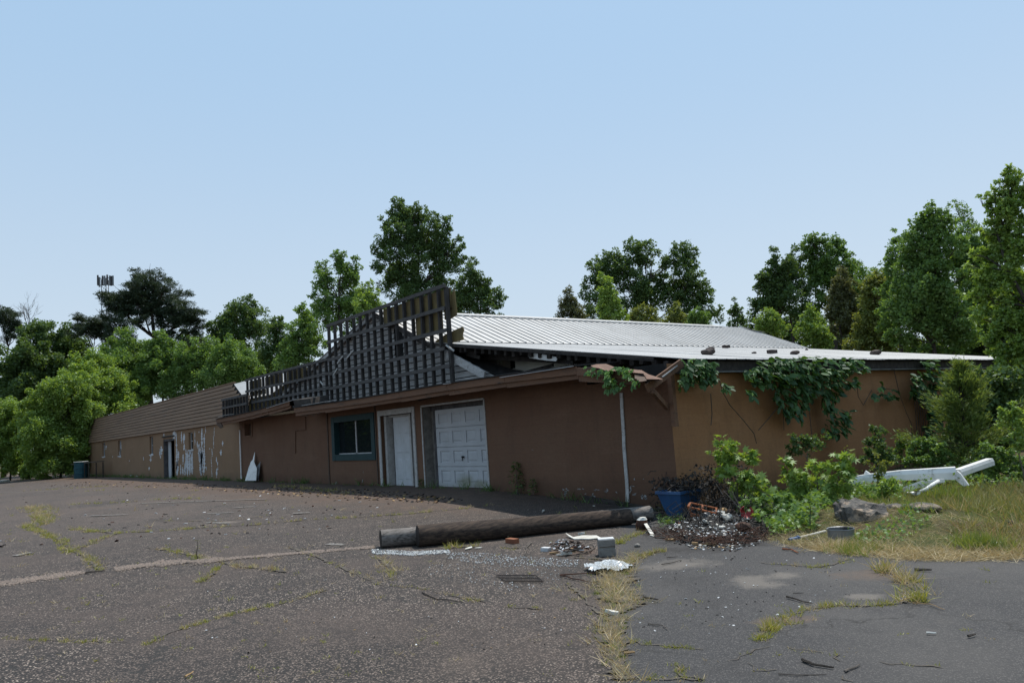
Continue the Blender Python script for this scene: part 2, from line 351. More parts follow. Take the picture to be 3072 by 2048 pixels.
M_paint_line = pm('faded stall line', (.24, .225, .20), (.14, .13, .12), scale=16, lo=.35, hi=.6, c3=(.08, .073, .072), s3=30, lo3=.5, hi3=.56)

L_dark = leaf_mat('dark broadleaf', (.033, .064, .023), (.080, .125, .038), .48, .02)
L_mid = leaf_mat('mid broadleaf', (.052, .100, .028), (.110, .175, .045), .5, .02)
L_bright = leaf_mat('bright broadleaf', (.075, .135, .028), (.165, .230, .050), .5, .025)
L_olive = leaf_mat('olive broadleaf', (.072, .098, .026), (.150, .165, .044), .45, .02)
L_brown = leaf_mat('bronzed broadleaf', (.050, .060, .028), (.095, .098, .044), .42, .02)
L_pine = leaf_mat('pine needles', (.016, .029, .017), (.036, .050, .026), .25, .02)
L_cedar = leaf_mat('cedar sprays', (.060, .098, .028), (.125, .160, .044), .4, .02)
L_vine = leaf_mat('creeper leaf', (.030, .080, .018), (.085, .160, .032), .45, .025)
L_shade = leaf_mat('shaded creeper leaf', (.013, .036, .012), (.045, .092, .024), .35, .02)  # creeper leaf with the shade on the side wall put into its green
L_grass = leaf_mat('grass blade', (.075, .110, .025), (.160, .180, .046), .4, .02)
L_dry = leaf_mat('dry grass blade', (.17, .112, .052), (.31, .235, .12), .3, .02, (1.1, 1., .7))
L_mix = leaf_mat('half dry grass blade', (.080, .105, .028), (.22, .185, .075), .35, .02, (1.1, 1.05, .6))

L_crack = leaf_mat('yellow-green crack grass', (.115, .130, .030), (.215, .205, .060), .4, .02)
L_straw = leaf_mat('bleached straw', (.22, .165, .085), (.36, .30, .18), .3, .02, (1.1, 1., .7))
# ------------------------------------------------------------------ leaf templates
T_rhomb = ([(0, 0, 0), (.5, .32, .06), (1, 0, -.05), (.5, -.32, .06)], [(0, 1, 2, 3)])
T_needle = ([(0, 0, 0), (.55, .11, .03), (1, 0, -.04), (.55, -.11, .03)], [(0, 1, 2, 3)])
_st = [(0, 0, 0)]
for k in range(5):
    a = math.radians(-104+52*k); _st += [(.32+.26*math.cos(a-.38), .26*math.sin(a-.38), .03), (.34+.66*math.cos(a)*(1 if abs(k-2) < 2 else .75), .62*math.sin(a), -.06)]
_st += [(.32+.26*math.cos(math.radians(104)+.38), .26*math.sin(math.radians(104)+.38), .03)]
T_star = (_st, [tuple([0]+list(range(1, len(_st))))])
T_oval = ([(0, 0, 0), (.25, .22, .04), (.65, .25, .02), (1, 0, -.10), (.65, -.25, .02), (.25, -.22, .04)], [(0, 1, 2, 3), (0, 3, 4, 5)])
T_blade = ([(0, .035, 0), (0, -.035, 0), (.5, .026, .05), (.5, -.026, .05), (1, 0, .28)], [(0, 1, 3, 2), (2, 3, 4)])

def leafy(centres, rads, n_per_area, size, rng, flat=1.0, sub=14, up=.35, droop=0.0, shell=.55):
    """leaf places and matrices: each lobe holds sub-clumps near its shell, leaves sit in the clumps"""
    P = []; C = []
    for c, r in zip(centres, rads):
        d = rdir(sub, rng); cc = c+d*np.array([1, 1, flat])*r*rng.uniform(shell, .98, (sub, 1))
        size_ = size*.70; tot = int(3.6*n_per_area*r*r/(size_*size_)); k = max(3, tot//sub); tone = rng.uniform(-.12, .12, sub)
        for q, tn in zip(cc, tone):
            rr = r*rng.uniform(.22, .46); v = rdir(k, rng)*np.array([1, 1, .85*flat if flat < 1 else 1])*rr*rng.uniform(.25, 1, (k, 1))**.6
            P.append(q+v); C.append(np.full(k, tn))
    P = np.concatenate(P); C = np.concatenate(C); N = len(P)
    d = rdir(N, rng); d[:, 2] = d[:, 2]*.6-droop; nr = rdir(N, rng)*.8; nr[:, 2] += up
    s = size*.70*rng.uniform(.5, 1.45, N)
    return P, frames(d, nr, s), np.clip(rng.uniform(0, 1, N)*.75+.12+C, 0, 1)

def bent(a, b, n=4, w=.06, rng=RNG):
    a, b = np.array(a, float), np.array(b, float); L = np.linalg.norm(b-a)
    return [a+(b-a)*t+rng.normal(size=3)*w*L*math.sin(math.pi*t)*np.array([1, 1, .5]) for t in np.linspace(0, 1, n)]

def tree(name, label, cat, dist, lobes, base_px, mat, size=.26, cov=9., bark=None, group=None, flat=1.0, jit=.6, sub=14,
         tmpl=T_rhomb, trunk_r=None, up=.35, droop=0., seed=0, shell=.55, limbs=True, gz0=None, stem=True, fill=1.1):
    rng = np.random.default_rng(100+seed)
    cs = []; rs = []
    for (px, py, r) in lobes:
        r = r*1.10; rw0 = r/F*dist*1.05; dd = dist+rng.uniform(-1, 1)*rw0*jit*1.6
        cs.append(at_d(px, py, dd)); rs.append(r/F*np.linalg.norm(cs[-1]-CAM))
    cs = np.array(cs); rs = np.array(rs)
    # thicken the inside of the crown: lesser clumps between neighbouring ones
    nf = int(fill*len(cs)); mc = cs.mean(0); ec = []; er = []
    for _ in range(nf):
        i = rng.integers(len(cs)); dd = np.linalg.norm(cs-cs[i], axis=1)-rs; j = int(np.argsort(dd)[rng.integers(1, min(6, len(cs)))]); u = rng.uniform(.3, .7)
        q = cs[i]*u+cs[j]*(1-u); q = q*.86+mc*.14; ec.append(q); er.append((rs[i]+rs[j])*.5*rng.uniform(.6, .95))
    if nf and len(cs) > 2: cs2 = np.concatenate([cs, ec]); rs2 = np.concatenate([rs, er])
    else: cs2, rs2 = cs, rs
    lowest = max(l[1] for l in lobes)
    b = at_d(base_px, lowest, dist); b[2] = float(gz(b[0])) if gz0 is None else gz0
    t = thing(name, label, cat, b, group)
    top = cs[:, 2].max(); H = top-b[2]; tr = trunk_r or max(.035, H*.014)
    if stem:
        mb = MB(); cxy = cs.mean(0); cz = max(b[2]+.2*H, cs[:, 2].min()-.1*H); hi = b[2]+.78*H
        mid = np.array([b[0]*.6+cxy[0]*.4, b[1]*.6+cxy[1]*.4, (b[2]+hi)/2]); end = np.array([cxy[0], cxy[1], hi])
        pts = bent(b-np.array([0, 0, .15]), mid, 4, .02, rng)+bent(mid, end, 4, .03, rng)[1:]
        mb.tube(pts, list(np.linspace(tr, tr*.3, len(pts))), 7)
        part('trunk', mb, bark or M_bark, t, smooth=True)
        if limbs:
            lb = MB(); P = np.array(pts)
            for c, r in zip(cs, rs):
                zz = c[2]-rng.uniform(.5, 1.1)*np.hypot(*(c[:2]-cxy[:2]))-.3*r
                i = int(np.argmin(abs(P[:, 2]-max(zz, b[2]+.15*H)))); q = P[i]
                r0 = tr*.42*(1-.6*i/len(P))
                lb.tube(bent(q, c, 5, .05, rng), list(np.linspace(r0, r0*.25, 5)), 5, False)
                for k in range(3):
                    e = c+rdir(1, rng)[0]*r*.9; e[2] = max(e[2], c[2]-r*.3)
                    lb.tube(bent(c*.75+q*.25, e, 4, .06, rng), list(np.linspace(r0*.35, r0*.1, 4)), 4, False)
            part('limbs', lb, bark or M_bark, t, smooth=True)
    P, M, tint = leafy(cs2, rs2, cov, size, rng, flat, sub, up, droop, shell)
    ok = P[:, 2] > gz(P[:, 0])+.02
    me = scatter_mesh('crown', tmpl[0], tmpl[1], M[ok], P[ok], tint[ok], ORG[t.name])
    link('crown', me, mat, t)
    return t

# ================================================================== SETTING
def grid_sheet(name, xs, ys, zf, mat, kind='structure', mask=None):
    X, Y = np.meshgrid(xs, ys); Z = zf(X, Y); nx, ny = len(xs), len(ys)
    v = np.stack([X.ravel(), Y.ravel(), Z.ravel()], 1)
    f = []
    for j in range(ny-1):
        for i in range(nx-1):
            if mask is None or mask((xs[i]+xs[i+1])/2, (ys[j]+ys[j+1])/2): f.append((j*nx+i, j*nx+i+1, (j+1)*nx+i+1, (j+1)*nx+i))
    me = bpy.data.meshes.new(name); me.from_pydata(v.tolist(), [], f); me.update()
    return link(name, me, mat, smooth=True, kind=kind)
def sl_noise(x, y): return .5*(np.sin(x*1.7+.6*np.sin(y*1.3))+np.sin(y*2.1+.8*np.sin(x*.9)))
grid_sheet('ground', np.concatenate([[-900, -500, -300, -200], np.arange(-150, 60, 2.), [90, 200, 400, 700]]),
           np.concatenate([[-600, -300, -120], np.arange(-60, 120, 3.), [200, 400, 900]]), lambda x, y: gz(x)-.06, M_soil)
grid_sheet('parking_lot', np.concatenate([np.arange(-120, -30, 3.), np.arange(-30, 14, .4)]), np.concatenate([np.arange(-40, -2, 2.), np.arange(-2, 10.81, .4), [11.3]]),
           lambda x, y: gz(x)+.006*sl_noise(x*.8, y*.8)*np.exp(-((y-10.8)/1.0)**2*0), M_asphalt)
# grassy verge with dumped spoil on the right
VB = [(-9.05, 10.2), (-8.2, 9.75), (-7.3, 9.35), (-6.3, 9.0), (-5.6, 8.6), (-4.8, 8.5), (-4.0, 8.42), (-3.1, 8.95), (-1, 9.6), (14, 13)]
def verge_y(x): return np.interp(x, [p[0] for p in VB], [p[1] for p in VB])
BOUL = g(2590, 1592)
def vz(x, y):
    e = np.clip((y-verge_y(x))/1.2, 0, 1)
    z = gz(x)+.004+e*.05+.035*e*sl_noise(x*2.3, y*2.7)
    z = z+.20*np.exp(-(((x-(BOUL[0]-.1))/1.0)**2+((y-(BOUL[1]+.7))/.8)**2))*e
    return z+.05*e*np.exp(-((x+2.6)/1.5)**2-((y-11)/2)**2)
def verge_mesh():
    us = np.concatenate([np.arange(-9.05, 2, .22), np.arange(2, 14, 1.)]); ts = np.concatenate([[0, .12, .3, .5, .75], np.arange(1.0, 9, .3), np.arange(9, 40, 2.)])
    v = []; f = []
    for x in us:
        for t in ts:
            y = float(verge_y(x))+t+(.10*math.sin(x*5.1)+.07*math.sin(x*11.3))*max(0, 1-t); v.append((x, y, float(vz(x, y)) if t > 0 else float(gz(x))+.003))
    n = len(ts)
    for i in range(len(us)-1):
        for j in range(n-1): f.append((i*n+j, (i+1)*n+j, (i+1)*n+j+1, i*n+j+1))
    me = bpy.data.meshes.new('verge'); me.from_pydata(v, [], f); me.update(); link('verge', me, M_soil, smooth=True, kind='structure')
verge_mesh()

def ribbon(name, pts, widths, mat, up, jag=.35, step=.04, label=None):
    """a thin worn stripe lying on the lot"""
    P = [g(*p) for p in pts]; mb = MB(); L = []; rr = random.Random(len(pts)*7+int(pts[0][0]))
    for (a, b, wa, wb) in zip(P[:-1], P[1:], widths[:-1], widths[1:]):
        n = max(2, int(np.linalg.norm(b-a)/step))
        for i in range(n): t = i/n; L.append((a+(b-a)*t, wa+(wb-wa)*t))
    L.append((P[-1], widths[-1])); vs = []
    for i, (p, w) in enumerate(L):
        q = L[min(i+1, len(L)-1)][0]-L[max(i-1, 0)][0]; nn = np.array([-q[1], q[0], 0]); nn /= np.linalg.norm(nn)
        for s in (-1, 1):
            e = p+nn*s*w/2*(1+rr.uniform(-jag, jag)); vs.append((e[0], e[1], float(gz(e[0]))+up))
    mb.add(vs, [(2*i, 2*i+1, 2*i+3, 2*i+2) for i in range(len(L)-1)])
    return link(name, mb.mesh(name), mat, kind='structure')
def pebble_strip(pts, widths, n, seed):
    rr = np.random.default_rng(seed); P0 = [g(*p) for p in pts]; Ls = np.array([np.linalg.norm(b-a) for a, b in zip(P0[:-1], P0[1:])]); P = []; S = []
    for a, b, wa, wb, L_ in zip(P0[:-1], P0[1:], widths[:-1], widths[1:], Ls):
        m = int(n*L_/Ls.sum()); u = rr.uniform(0, 1, (m, 1)); d = (b-a)/L_; nn = np.array([-d[1], d[0], 0]); P.append(a+(b-a)*u+nn*rr.normal(0, .27, (m, 1))*(wa+(wb-wa)*u)*(.8+.35*np.sin(u*L_*5+seed)))
    P = np.concatenate(P); P[:, 2] = gz(P[:, 0])+.006; N = len(P)
    T = ([(-1, -.6, -.2), (1, -.5, -.2), (.8, .7, -.2), (-.7, .6, -.2), (-.6, -.35, .5), (.6, -.3, .5), (.5, .45, .5), (-.45, .4, .5)], [(4, 5, 6, 7), (0, 1, 5, 4), (1, 2, 6, 5), (2, 3, 7, 6), (3, 0, 4, 7)])
    link('pebble_strip', scatter_mesh('pebble_strip', *T, frames(rdir(N, rr)*[1, 1, .2], rdir(N, rr)*.3+[0, 0, 1.], rr.uniform(.006, .016, N)*np.clip(np.hypot(P[:, 0], P[:, 1])/9, .9, 1.6)), P), M_gravel_line, None, kind='stuff')
pebble_strip([(0, 1752), (130, 1733), (255, 1716)], [.26, .27, .2], 2200, 1)
pebble_strip([(345, 1708), (455, 1692), (600, 1682), (690, 1678)], [.26, .34, .38, .22], 3600, 2)
pebble_strip([(690, 1676), (800, 1667), (960, 1654), (1120, 1641)], [.20, .26, .22, .2], 3200, 3)
for q in ([(268, 1548), (380, 1544)], [(620, 1541), (700, 1538)], [(880, 1540), (930, 1538)], [(420, 1510), (800, 1497)], [(985, 1632), (1030, 1636)], [(620, 1568), (690, 1570)],
          [(40, 1668), (95, 1658)], [(0, 1478), (150, 1474)], [(700, 1524), (760, 1520)]):
    ribbon('worn_stripe', q, [.14, .10], M_paint_line, .013, .5)

# ================================================================== THE SHOP
YF = 10.79            # front wall plane
XC = -9.1             # side wall plane
shop = thing('shop_building', 'long brown derelict shop with white garage door and pale ribbed metal roof', 'building', (-20, 15, 0))

def wall_holes(mb, axis, plane, u0, u1, z0, z1, holes, depth, tall=None):
    """wall face with rectangular openings and their reveals (depth>0 goes inwards)"""
    us = sorted({u0, u1, *[h[0] for h in holes], *[h[1] for h in holes]}); zs = sorted({z0, z1, *[h[2] for h in holes], *[h[3] for h in holes]})
    P = (lambda u, d, z: (u, plane+d, z)) if axis == 'x' else (lambda u, d, z: (plane-d, u, z))
    for a, b in zip(us[:-1], us[1:]):
        for c, d in zip(zs[:-1], zs[1:]):
            if any(h[0] <= a and b <= h[1] and h[2] <= c and d <= h[3] for h in holes): continue
            mb.quad(P(a, 0, c), P(b, 0, c), P(b, 0, d), P(a, 0, d))
    for a, b, c, d in holes:
        mb.quad(P(a, 0, c), P(a, 0, d), P(a, depth, d), P(a, depth, c)); mb.quad(P(b, 0, c), P(b, depth, c), P(b, depth, d), P(b, 0, d))
        mb.quad(P(a, 0, d), P(b, 0, d), P(b, depth, d), P(a, depth, d)); mb.quad(P(a, 0, c), P(a, depth, c), P(b, depth, c), P(b, 0, c))
H_gar = (-17.58, -14.78, -.3, 2.11); H_door = (-19.95, -18.05, -.3, 2.13); H_win = (-23.10, -20.30, .76, 2.10); H_vent = (-31.32, -30.55, 1.82, 2.28)
mb = MB(); mb.quad((-11.2, YF, -.8), (XC, YF, -.8), (XC, YF, 2.10), (-11.2, YF, 2.16)); wall_holes(mb, 'x', YF, -32.0, -11.2, -.8, 2.46, [H_gar, H_door, H_win, H_vent], .30)
part('front_wall', mb, M_front, shop)
mb = MB(); mb.quad((XC, YF, -.8), (XC, 30.2, -.8), (XC, 30.2, 2.36), (XC, YF, 2.36)); part('side_wall', mb, M_side, shop)
mb = MB()   # walls nobody sees, and the floor and ceiling that keep the inside dark
mb.quad((-32, 30.2, -.8), (-32, 30.2, 2.8), (XC-.02, 30.2, 2.36), (XC-.02, 30.2, -.8)); mb.quad((-32, 11.2, 2.5), (-32, 30.2, 2.5), (-32, 30.2, -.8), (-32, 11.2, -.8))
part('rear_wall', mb, M_front, shop)
mb = MB(); mb.box((-31.9, 11.3, -.5), (XC-.05, 30.1, -.04)); part('floor', mb, M_inside, shop)
mb = MB(); mb.box((-31.9, 11.35, 2.36), (-17.2, 30.1, 2.44)); part('ceiling', mb, M_inside, shop)
mb = MB(); mb.box((-31.9, 13.2, -.04), (XC-.1, 13.3, 2.36)); part('partition', mb, M_inside, shop)

# vent recess, conduit, battens, white stripe
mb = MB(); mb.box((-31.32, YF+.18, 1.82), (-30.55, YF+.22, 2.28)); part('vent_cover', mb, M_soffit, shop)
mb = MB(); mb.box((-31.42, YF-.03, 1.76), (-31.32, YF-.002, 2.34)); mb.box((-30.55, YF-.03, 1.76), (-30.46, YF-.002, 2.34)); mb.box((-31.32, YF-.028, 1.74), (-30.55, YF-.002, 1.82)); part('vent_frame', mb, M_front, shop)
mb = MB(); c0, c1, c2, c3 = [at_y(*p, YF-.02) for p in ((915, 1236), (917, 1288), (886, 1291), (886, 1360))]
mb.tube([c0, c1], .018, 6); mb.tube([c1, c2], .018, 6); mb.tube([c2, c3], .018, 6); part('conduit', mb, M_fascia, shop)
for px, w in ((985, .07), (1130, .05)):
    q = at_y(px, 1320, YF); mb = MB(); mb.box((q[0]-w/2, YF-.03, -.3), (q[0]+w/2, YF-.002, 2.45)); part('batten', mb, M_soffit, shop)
mb = MB(); pts = [at_y(*p, YF-.02) for p in ((1864, 1178), (1867, 1240), (1871, 1300), (1872, 1340), (1876, 1390), (1880, 1440), (1882, 1470), (1882.5, 1505))]
for a, b in zip(pts[:-1], pts[1:]): mb.beam(a, b, .075, .02, (0, 1, 0))
part('white_strip', mb, M_trim, shop, label='narrow white upright strip on the brown wall')
mb = MB(); a, b = at_y(1752, 1496, YF-.05), at_y(1945, 1530, YF-.05); mb.beam(a, b, .05, .14); part('base_plank', mb, M_rot, shop)

# garage door, set back in its opening
YG = YF+.20
mb = MB(); mb.box((-17.58, YG+.07, -.3), (-17.30, YG+.1, 2.11)); part('jamb_panel', mb, M_conc, shop)
mb = MB(); mb.beam((-17.33, YG+.03, -.3), (-17.33, YG+.03, 2.02), .09, .08, (0, 1, 0)); mb.box((-17.6, YG+.05, 1.99), (-14.7, YG+.09, 2.11)); part('door_jamb', mb, M_ply, shop)
mb = MB()
for a, b in (((-17.62, YF-.012, -.25), (-17.62, YF-.012, 2.13)), ((-14.76, YF-.012, -.3), (-14.76, YF-.012, 2.13)), ((-17.62, YF-.012, 2.13), (-14.76, YF-.012, 2.13))): mb.beam(a, b, .045, .02, (0, 1, 0))
part('opening_edge', mb, M_trim, shop)
def door_mat():
    t = NT('white door paint with mildew'); o = t.obj(); x = t.xyz(o); c = at_y(1398, 1447, YG)-np.array([-20, 15, 0]); q = at_y(1440, 1452, YG)-np.array([-20, 15, 0])
    def spot(c, rx, rz):
        a = t.math('DIVIDE', t.math('SUBTRACT', x[0], float(c[0])), rx); b = t.math('DIVIDE', t.math('SUBTRACT', x[2], float(c[2])), rz); return t.math('SQRT', t.math('ADD', t.math('MULTIPLY', a, a), t.math('MULTIPLY', b, b)))
    d = t.math('MINIMUM', spot(c, .48, .24), spot(q, .42, .14)); d = t.math('ADD', d, t.math('MULTIPLY', t.math('ADD', t.noise(o, 5, 7, .75), -.5), 1.5))
    col = t.mix(t.ramp(t.noise(o, 2, 5), .35, .7), (.44, .455, .47), (.37, .385, .40)); col = t.mix(t.math('MULTIPLY', t.ramp(d, 1.05, .35), .75), col, (.20, .205, .13))
    foot = t.ramp(t.math('ADD', x[2], t.math('MULTIPLY', t.noise(o, 4, 6), .3)), .32, .12); col = t.mix(t.math('MULTIPLY', foot, .4), col, (.22, .20, .16))
    t.bsdf(col, .55, 0, .4, t.bump(t.noise(o, 30, 4), .06, .01)); return t.m
M_door = door_mat()
m = MB(); m.quad((-17.576, YF+.004, -.3), (-17.576, YF+.296, -.3), (-17.576, YF+.296, 2.108), (-17.576, YF+.004, 2.108)); part('reveal', m, M_conc, shop)
gar = MB(); gar.box((-17.28, YG+.055, -.2), (-14.72, YG+.06, 2.0)); gd = part('garage_door', gar, M_door, shop, label='white panelled garage door with green stain at its foot')
zz = [.0, .52, 1.02, 1.52, 2.0]; W4 = (2.56-.1)/4
for a, b in zip(zz[:-1], zz[1:]):
    s = MB(); x0, x1, y = -17.28, -14.72, YG
    hs = []
    for k in range(4):
        u = x0+.05+W4*k+.10; hs.append((u, u+W4-.17, a+.10, b-.10))
    wall_holes(s, 'x', y, x0, x1, a+.006, b-.006, hs, .022)
    for (u0, u1, c, d) in hs:
        s.quad((u0, y+.022, c), (u1, y+.022, c), (u1, y+.022, d), (u0, y+.022, d))
        e = .035; s.add([(u0+e, y+.021, c+e), (u1-e, y+.021, c+e), (u1-e, y+.021, d-e), (u0+e, y+.021, d-e), (u0+2*e, y+.010, c+2*e), (u1-2*e, y+.010, c+2*e), (u1-2*e, y+.010, d-2*e), (u0+2*e, y+.010, d-2*e)],
                        [(4,5,6,7), (0,1,5,4), (1,2,6,5), (2,3,7,6), (3,0,4,7)])
    s.box((x0, y+.023, a+.006), (x1, y+.05, b-.006))
    part('door_section', s, M_door, gd)
hp = at_y(1388, 1370, YG-.03); mb = MB(); mb.box(hp-[.05, .01, .012], hp+[.05, .012, .012]); mb.beam(hp+[-.02, .0, .03], hp+[-.02, 0, -.09], .02, .015, (0, 1, 0)); mb.lathe(hp+[.02, 0, 0], [(.0, -.02), (.03, -.02), (.03, .02), (0, .02)], 8)
part('door_handle', mb, M_black, gd)
# entry door between plywood side panels
YD = YF+.22
mb = MB(); mb.box((-20.0, YD+.1, -.3), (-18.0, YD+.14, 2.14)); part('side_panel', mb, M_ply, shop)
for x in (-19.97, -18.03):
    mb = MB(); mb.box((x-.06, YF-.035, -.3), (x+.06, YF-.004, 2.02 if x < -19 else 2.16)); part('door_post', mb, M_trim, shop)
mb = MB(); mb.box((-20.03, YF-.04, 2.0), (-18.09, YF+.06, 2.15)); part('door_header', mb, M_trim, shop)
mb = MB(); mb.box((-19.90, YF+.10, -.3), (-19.78, YD+.1, 1.99)); mb.box((-18.66, YD-.02, -.3), (-18.58, YD+.09, 1.99)); mb.box((-19.78, YD-.02, 1.93), (-18.66, YD+.09, 1.99)); part('door_frame', mb, M_trim, shop)
ed = MB(); ed.box((-19.62, YD+.03, -.05), (-18.66, YD+.08, 1.93)); ed = part('entry_door', ed, M_white, shop, label='white panelled entry door between dark side panels')
for u0, u1 in ((-19.50, -19.18), (-19.06, -18.76)):
    for c, d in ((.15, .75), (.90, 1.35), (1.45, 1.82)):
        mb = MB(); mb.add([(u0, YD+.029, c), (u1, YD+.029, c), (u1, YD+.029, d), (u0, YD+.029, d), (u0+.04, YD+.018, c+.04), (u1-.04, YD+.018, c+.04), (u1-.04, YD+.018, d-.04), (u0+.04, YD+.018, d-.04)], [(4,5,6,7), (0,1,5,4), (1,2,6,5), (2,3,7,6), (3,0,4,7)])
        part('door_panel', mb, M_white, ed)

# shop window
win = MB(); 
for a, b in (((-23.16, .74), (-22.95, 2.13)), ((-20.47, .74), (-20.26, 2.13))): win.box((a[0], YF-.045, a[1]), (b[0], YF+.20, b[1]))
win.box((-22.95, YF-.04, 1.95), (-20.47, YF+.20, 2.13)); win.box((-22.95, YF-.04, .74), (-20.47, YF+.20, .93))
win = part('window', win, M_teal, shop, label='shop window in a dark teal frame')
mb = MB(); mb.box((-22.95, YF+.14, .93), (-21.75, YF+.15, 1.95)); part('pane', mb, M_glass, win)
mb = MB(); mb.box((-21.69, YF+.12, .93), (-20.47, YF+.13, 1.95)); part('pane', mb, M_glass, win)
mb = MB(); mb.box((-21.75, YF+.10, .93), (-21.69, YF+.16, 1.95)); part('mullion', mb, M_alu, win)
mb = MB(); mb.box((-22.95, YF+.10, .93), (-20.47, YF+.135, .965)); part('sill_strip', mb, M_alu, win)

# peeling paint patches on the shop front
def patches(plane, items, seed, axis='x', dy=-.004):
    rr = random.Random(seed); mb = MB()
    for (px, y0, y1, w) in items:
        top, bot = at_y(px, y0, plane), at_y(px, y1, plane); n = max(5, int((top[2]-bot[2])/.032)); vs = []; drift = 0
        for i in range(n+1):
            t = i/n; z = top[2]+(bot[2]-top[2])*t; ww = w*math.sqrt(max(.05, math.sin(math.pi*min(.97, max(.03, t)))))*rr.choice((.3, .55, .8, 1., 1.2))*rr.uniform(.7, 1.1); drift += rr.uniform(-.02, .02)
            x = top[0]+(bot[0]-top[0])*t+drift; vs += [(x-ww/2+rr.uniform(-.02, .02), plane+dy, z), (x+ww/2, plane+dy, z)]
        mb.add(vs, [(2*i, 2*i+1, 2*i+3, 2*i+2) for i in range(n)])
    return mb
it = [(1092, 1403, 1420, .07), (1090, 1422, 1446, .05), (1010, 1440, 1455, .10), (1700, 1470, 1487, .16), (1685, 1462, 1470, .45), (1740, 1462, 1468, .3), (1782, 1468, 1492, .12), (1790, 1466, 1470, .2), (1822, 1463, 1475, .25), (1845, 1470, 1480, .08), (1760, 1476, 1480, .1),
      (1896, 1415, 1470, .03), (1905, 1430, 1440, .05), (1900, 1455, 1462, .08), (1935, 1430, 1440, .04), (1930, 1478, 1500, .35), (1965, 1455, 1470, .05), (2012, 1420, 1445, .03), (1975, 1465, 1478, .12), (1640, 1485, 1492, .3), (1560, 1482, 1486, .2), (1908, 1478, 1484, .22), (1600, 1340, 1350, .02)]
it2 = []; rq = random.Random(14)
for (px, y0, y1, w) in it:
    for _ in range(1 if w < .12 else 4): q = rq.uniform(-.5, .5)*w*75; h = (y1-y0)*rq.uniform(.3, .8); yy = rq.uniform(y0, y1-h*.5); it2.append((px+q, yy, yy+max(3, h), min(w, .10)*rq.uniform(.4, 1)))
mb = patches(YF, it2, 4); part('bare_patches', mb, M_dimpeel, shop, kind='stuff')

# ---- eaves board, pent roof and soffit along the front
YE = 9.95
def eave_run(seg, zt, zb, x0, x1, n=10, sag=0):
    f = MB()
    for i in range(n):
        t0, t1 = i/n, (i+1)/n; xa, xb = x0+(x1-x0)*t0, x0+(x1-x0)*t1
        za, zb_ = zt+(zb-zt)*t0-sag*math.sin(math.pi*t0), zt+(zb-zt)*t1-sag*math.sin(math.pi*t1)
        yield xa, xb, za, zb_
for (x0, x1, za, zb, n, sag) in ((-32.25, -24.6, 2.57, 2.78, 4, .04), (-24.2, -17.3, 2.53, 2.51, 3, .02), (-17.3, -10.6, 2.51, 2.47, 3, -.03), (-10.6, -9.15, 2.45, 2.24, 1, 0)):
    for (xa, xb, a, b) in eave_run(None, za, zb, x0, x1, n, sag):
        m = MB(); m.add([(xa+.004, YE, a-.15), (xb-.004, YE, b-.15), (xb-.004, YE, b), (xa+.004, YE, a), (xa+.004, YE+.03, a-.15), (xb-.004, YE+.03, b-.15), (xb-.004, YE+.03, b), (xa+.004, YE+.03, a)], [(0,1,2,3), (7,6,5,4), (0,4,5,1), (3,2,6,7), (1,5,6,2), (0,3,7,4)])
        part('fascia_board', m, M_fascia, shop)
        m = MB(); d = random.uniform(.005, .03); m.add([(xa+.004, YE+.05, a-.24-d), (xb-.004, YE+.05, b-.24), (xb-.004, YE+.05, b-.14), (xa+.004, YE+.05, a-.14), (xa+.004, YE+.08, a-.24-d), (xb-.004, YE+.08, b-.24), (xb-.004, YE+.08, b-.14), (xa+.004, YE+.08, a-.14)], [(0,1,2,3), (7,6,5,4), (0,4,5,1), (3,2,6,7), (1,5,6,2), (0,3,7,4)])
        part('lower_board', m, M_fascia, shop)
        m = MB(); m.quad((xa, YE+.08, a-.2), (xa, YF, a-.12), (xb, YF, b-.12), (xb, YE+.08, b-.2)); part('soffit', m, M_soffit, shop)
        if x0 > -11: continue     # the last stretch has lost its roofing
        m = MB(); m.add([(xa, YE-.04, a+.005), (xb, YE-.04, b+.005), (xb, 11.25, b+.085), (xa, 11.25, a+.085), (xa, YE-.04, a+.03), (xb, YE-.04, b+.03), (xb, 11.25, b+.11), (xa, 11.25, a+.11)], [(0,1,2,3), (7,6,5,4), (0,4,5,1), (1,5,6,2), (2,6,7,3), (3,7,4,0)]); part('pent_roof', m, M_felt, shop)
# curled metal drip edge, hanging plank, broken end
for a, b in (((655, 1250), (678, 1244)), ((678, 1244), (700, 1242)), ((800, 1224), (890, 1196)), ((906, 1216), (1010, 1199)), ((1330, 1152), (1352, 1149)), ((1500, 1132), (1720, 1098))): 
    m = MB(); m.beam(at_y(*a, YE-.05), at_y(*b, YE-.05), .03, .012); part('drip_edge', m, M_alu, shop)
m = MB(); p = [at_y(*q, YE+.3) for q in ((1278, 1190), (1330, 1182), (1420, 1172), (1420, 1167), (1330, 1171), (1290, 1178))]; m.prism(p, (0, .02, 0)); part('hanging_plank', m, M_trim, shop)
m = MB(); p = [at_y(*q, YE+.1) for q in ((880, 1200), (930, 1195), (935, 1212), (912, 1226), (884, 1225))]; m.prism(p, (0, .6, .1)); part('broken_soffit', m, M_rot, shop)
m = MB(); p = [at_y(*q, YE+.02) for q in ((648, 1258), (662, 1256), (660, 1266), (668, 1280), (660, 1284), (650, 1274))]; m.prism(p, (0, .04, 0)); part('broken_end', m, M_soffit, shop)
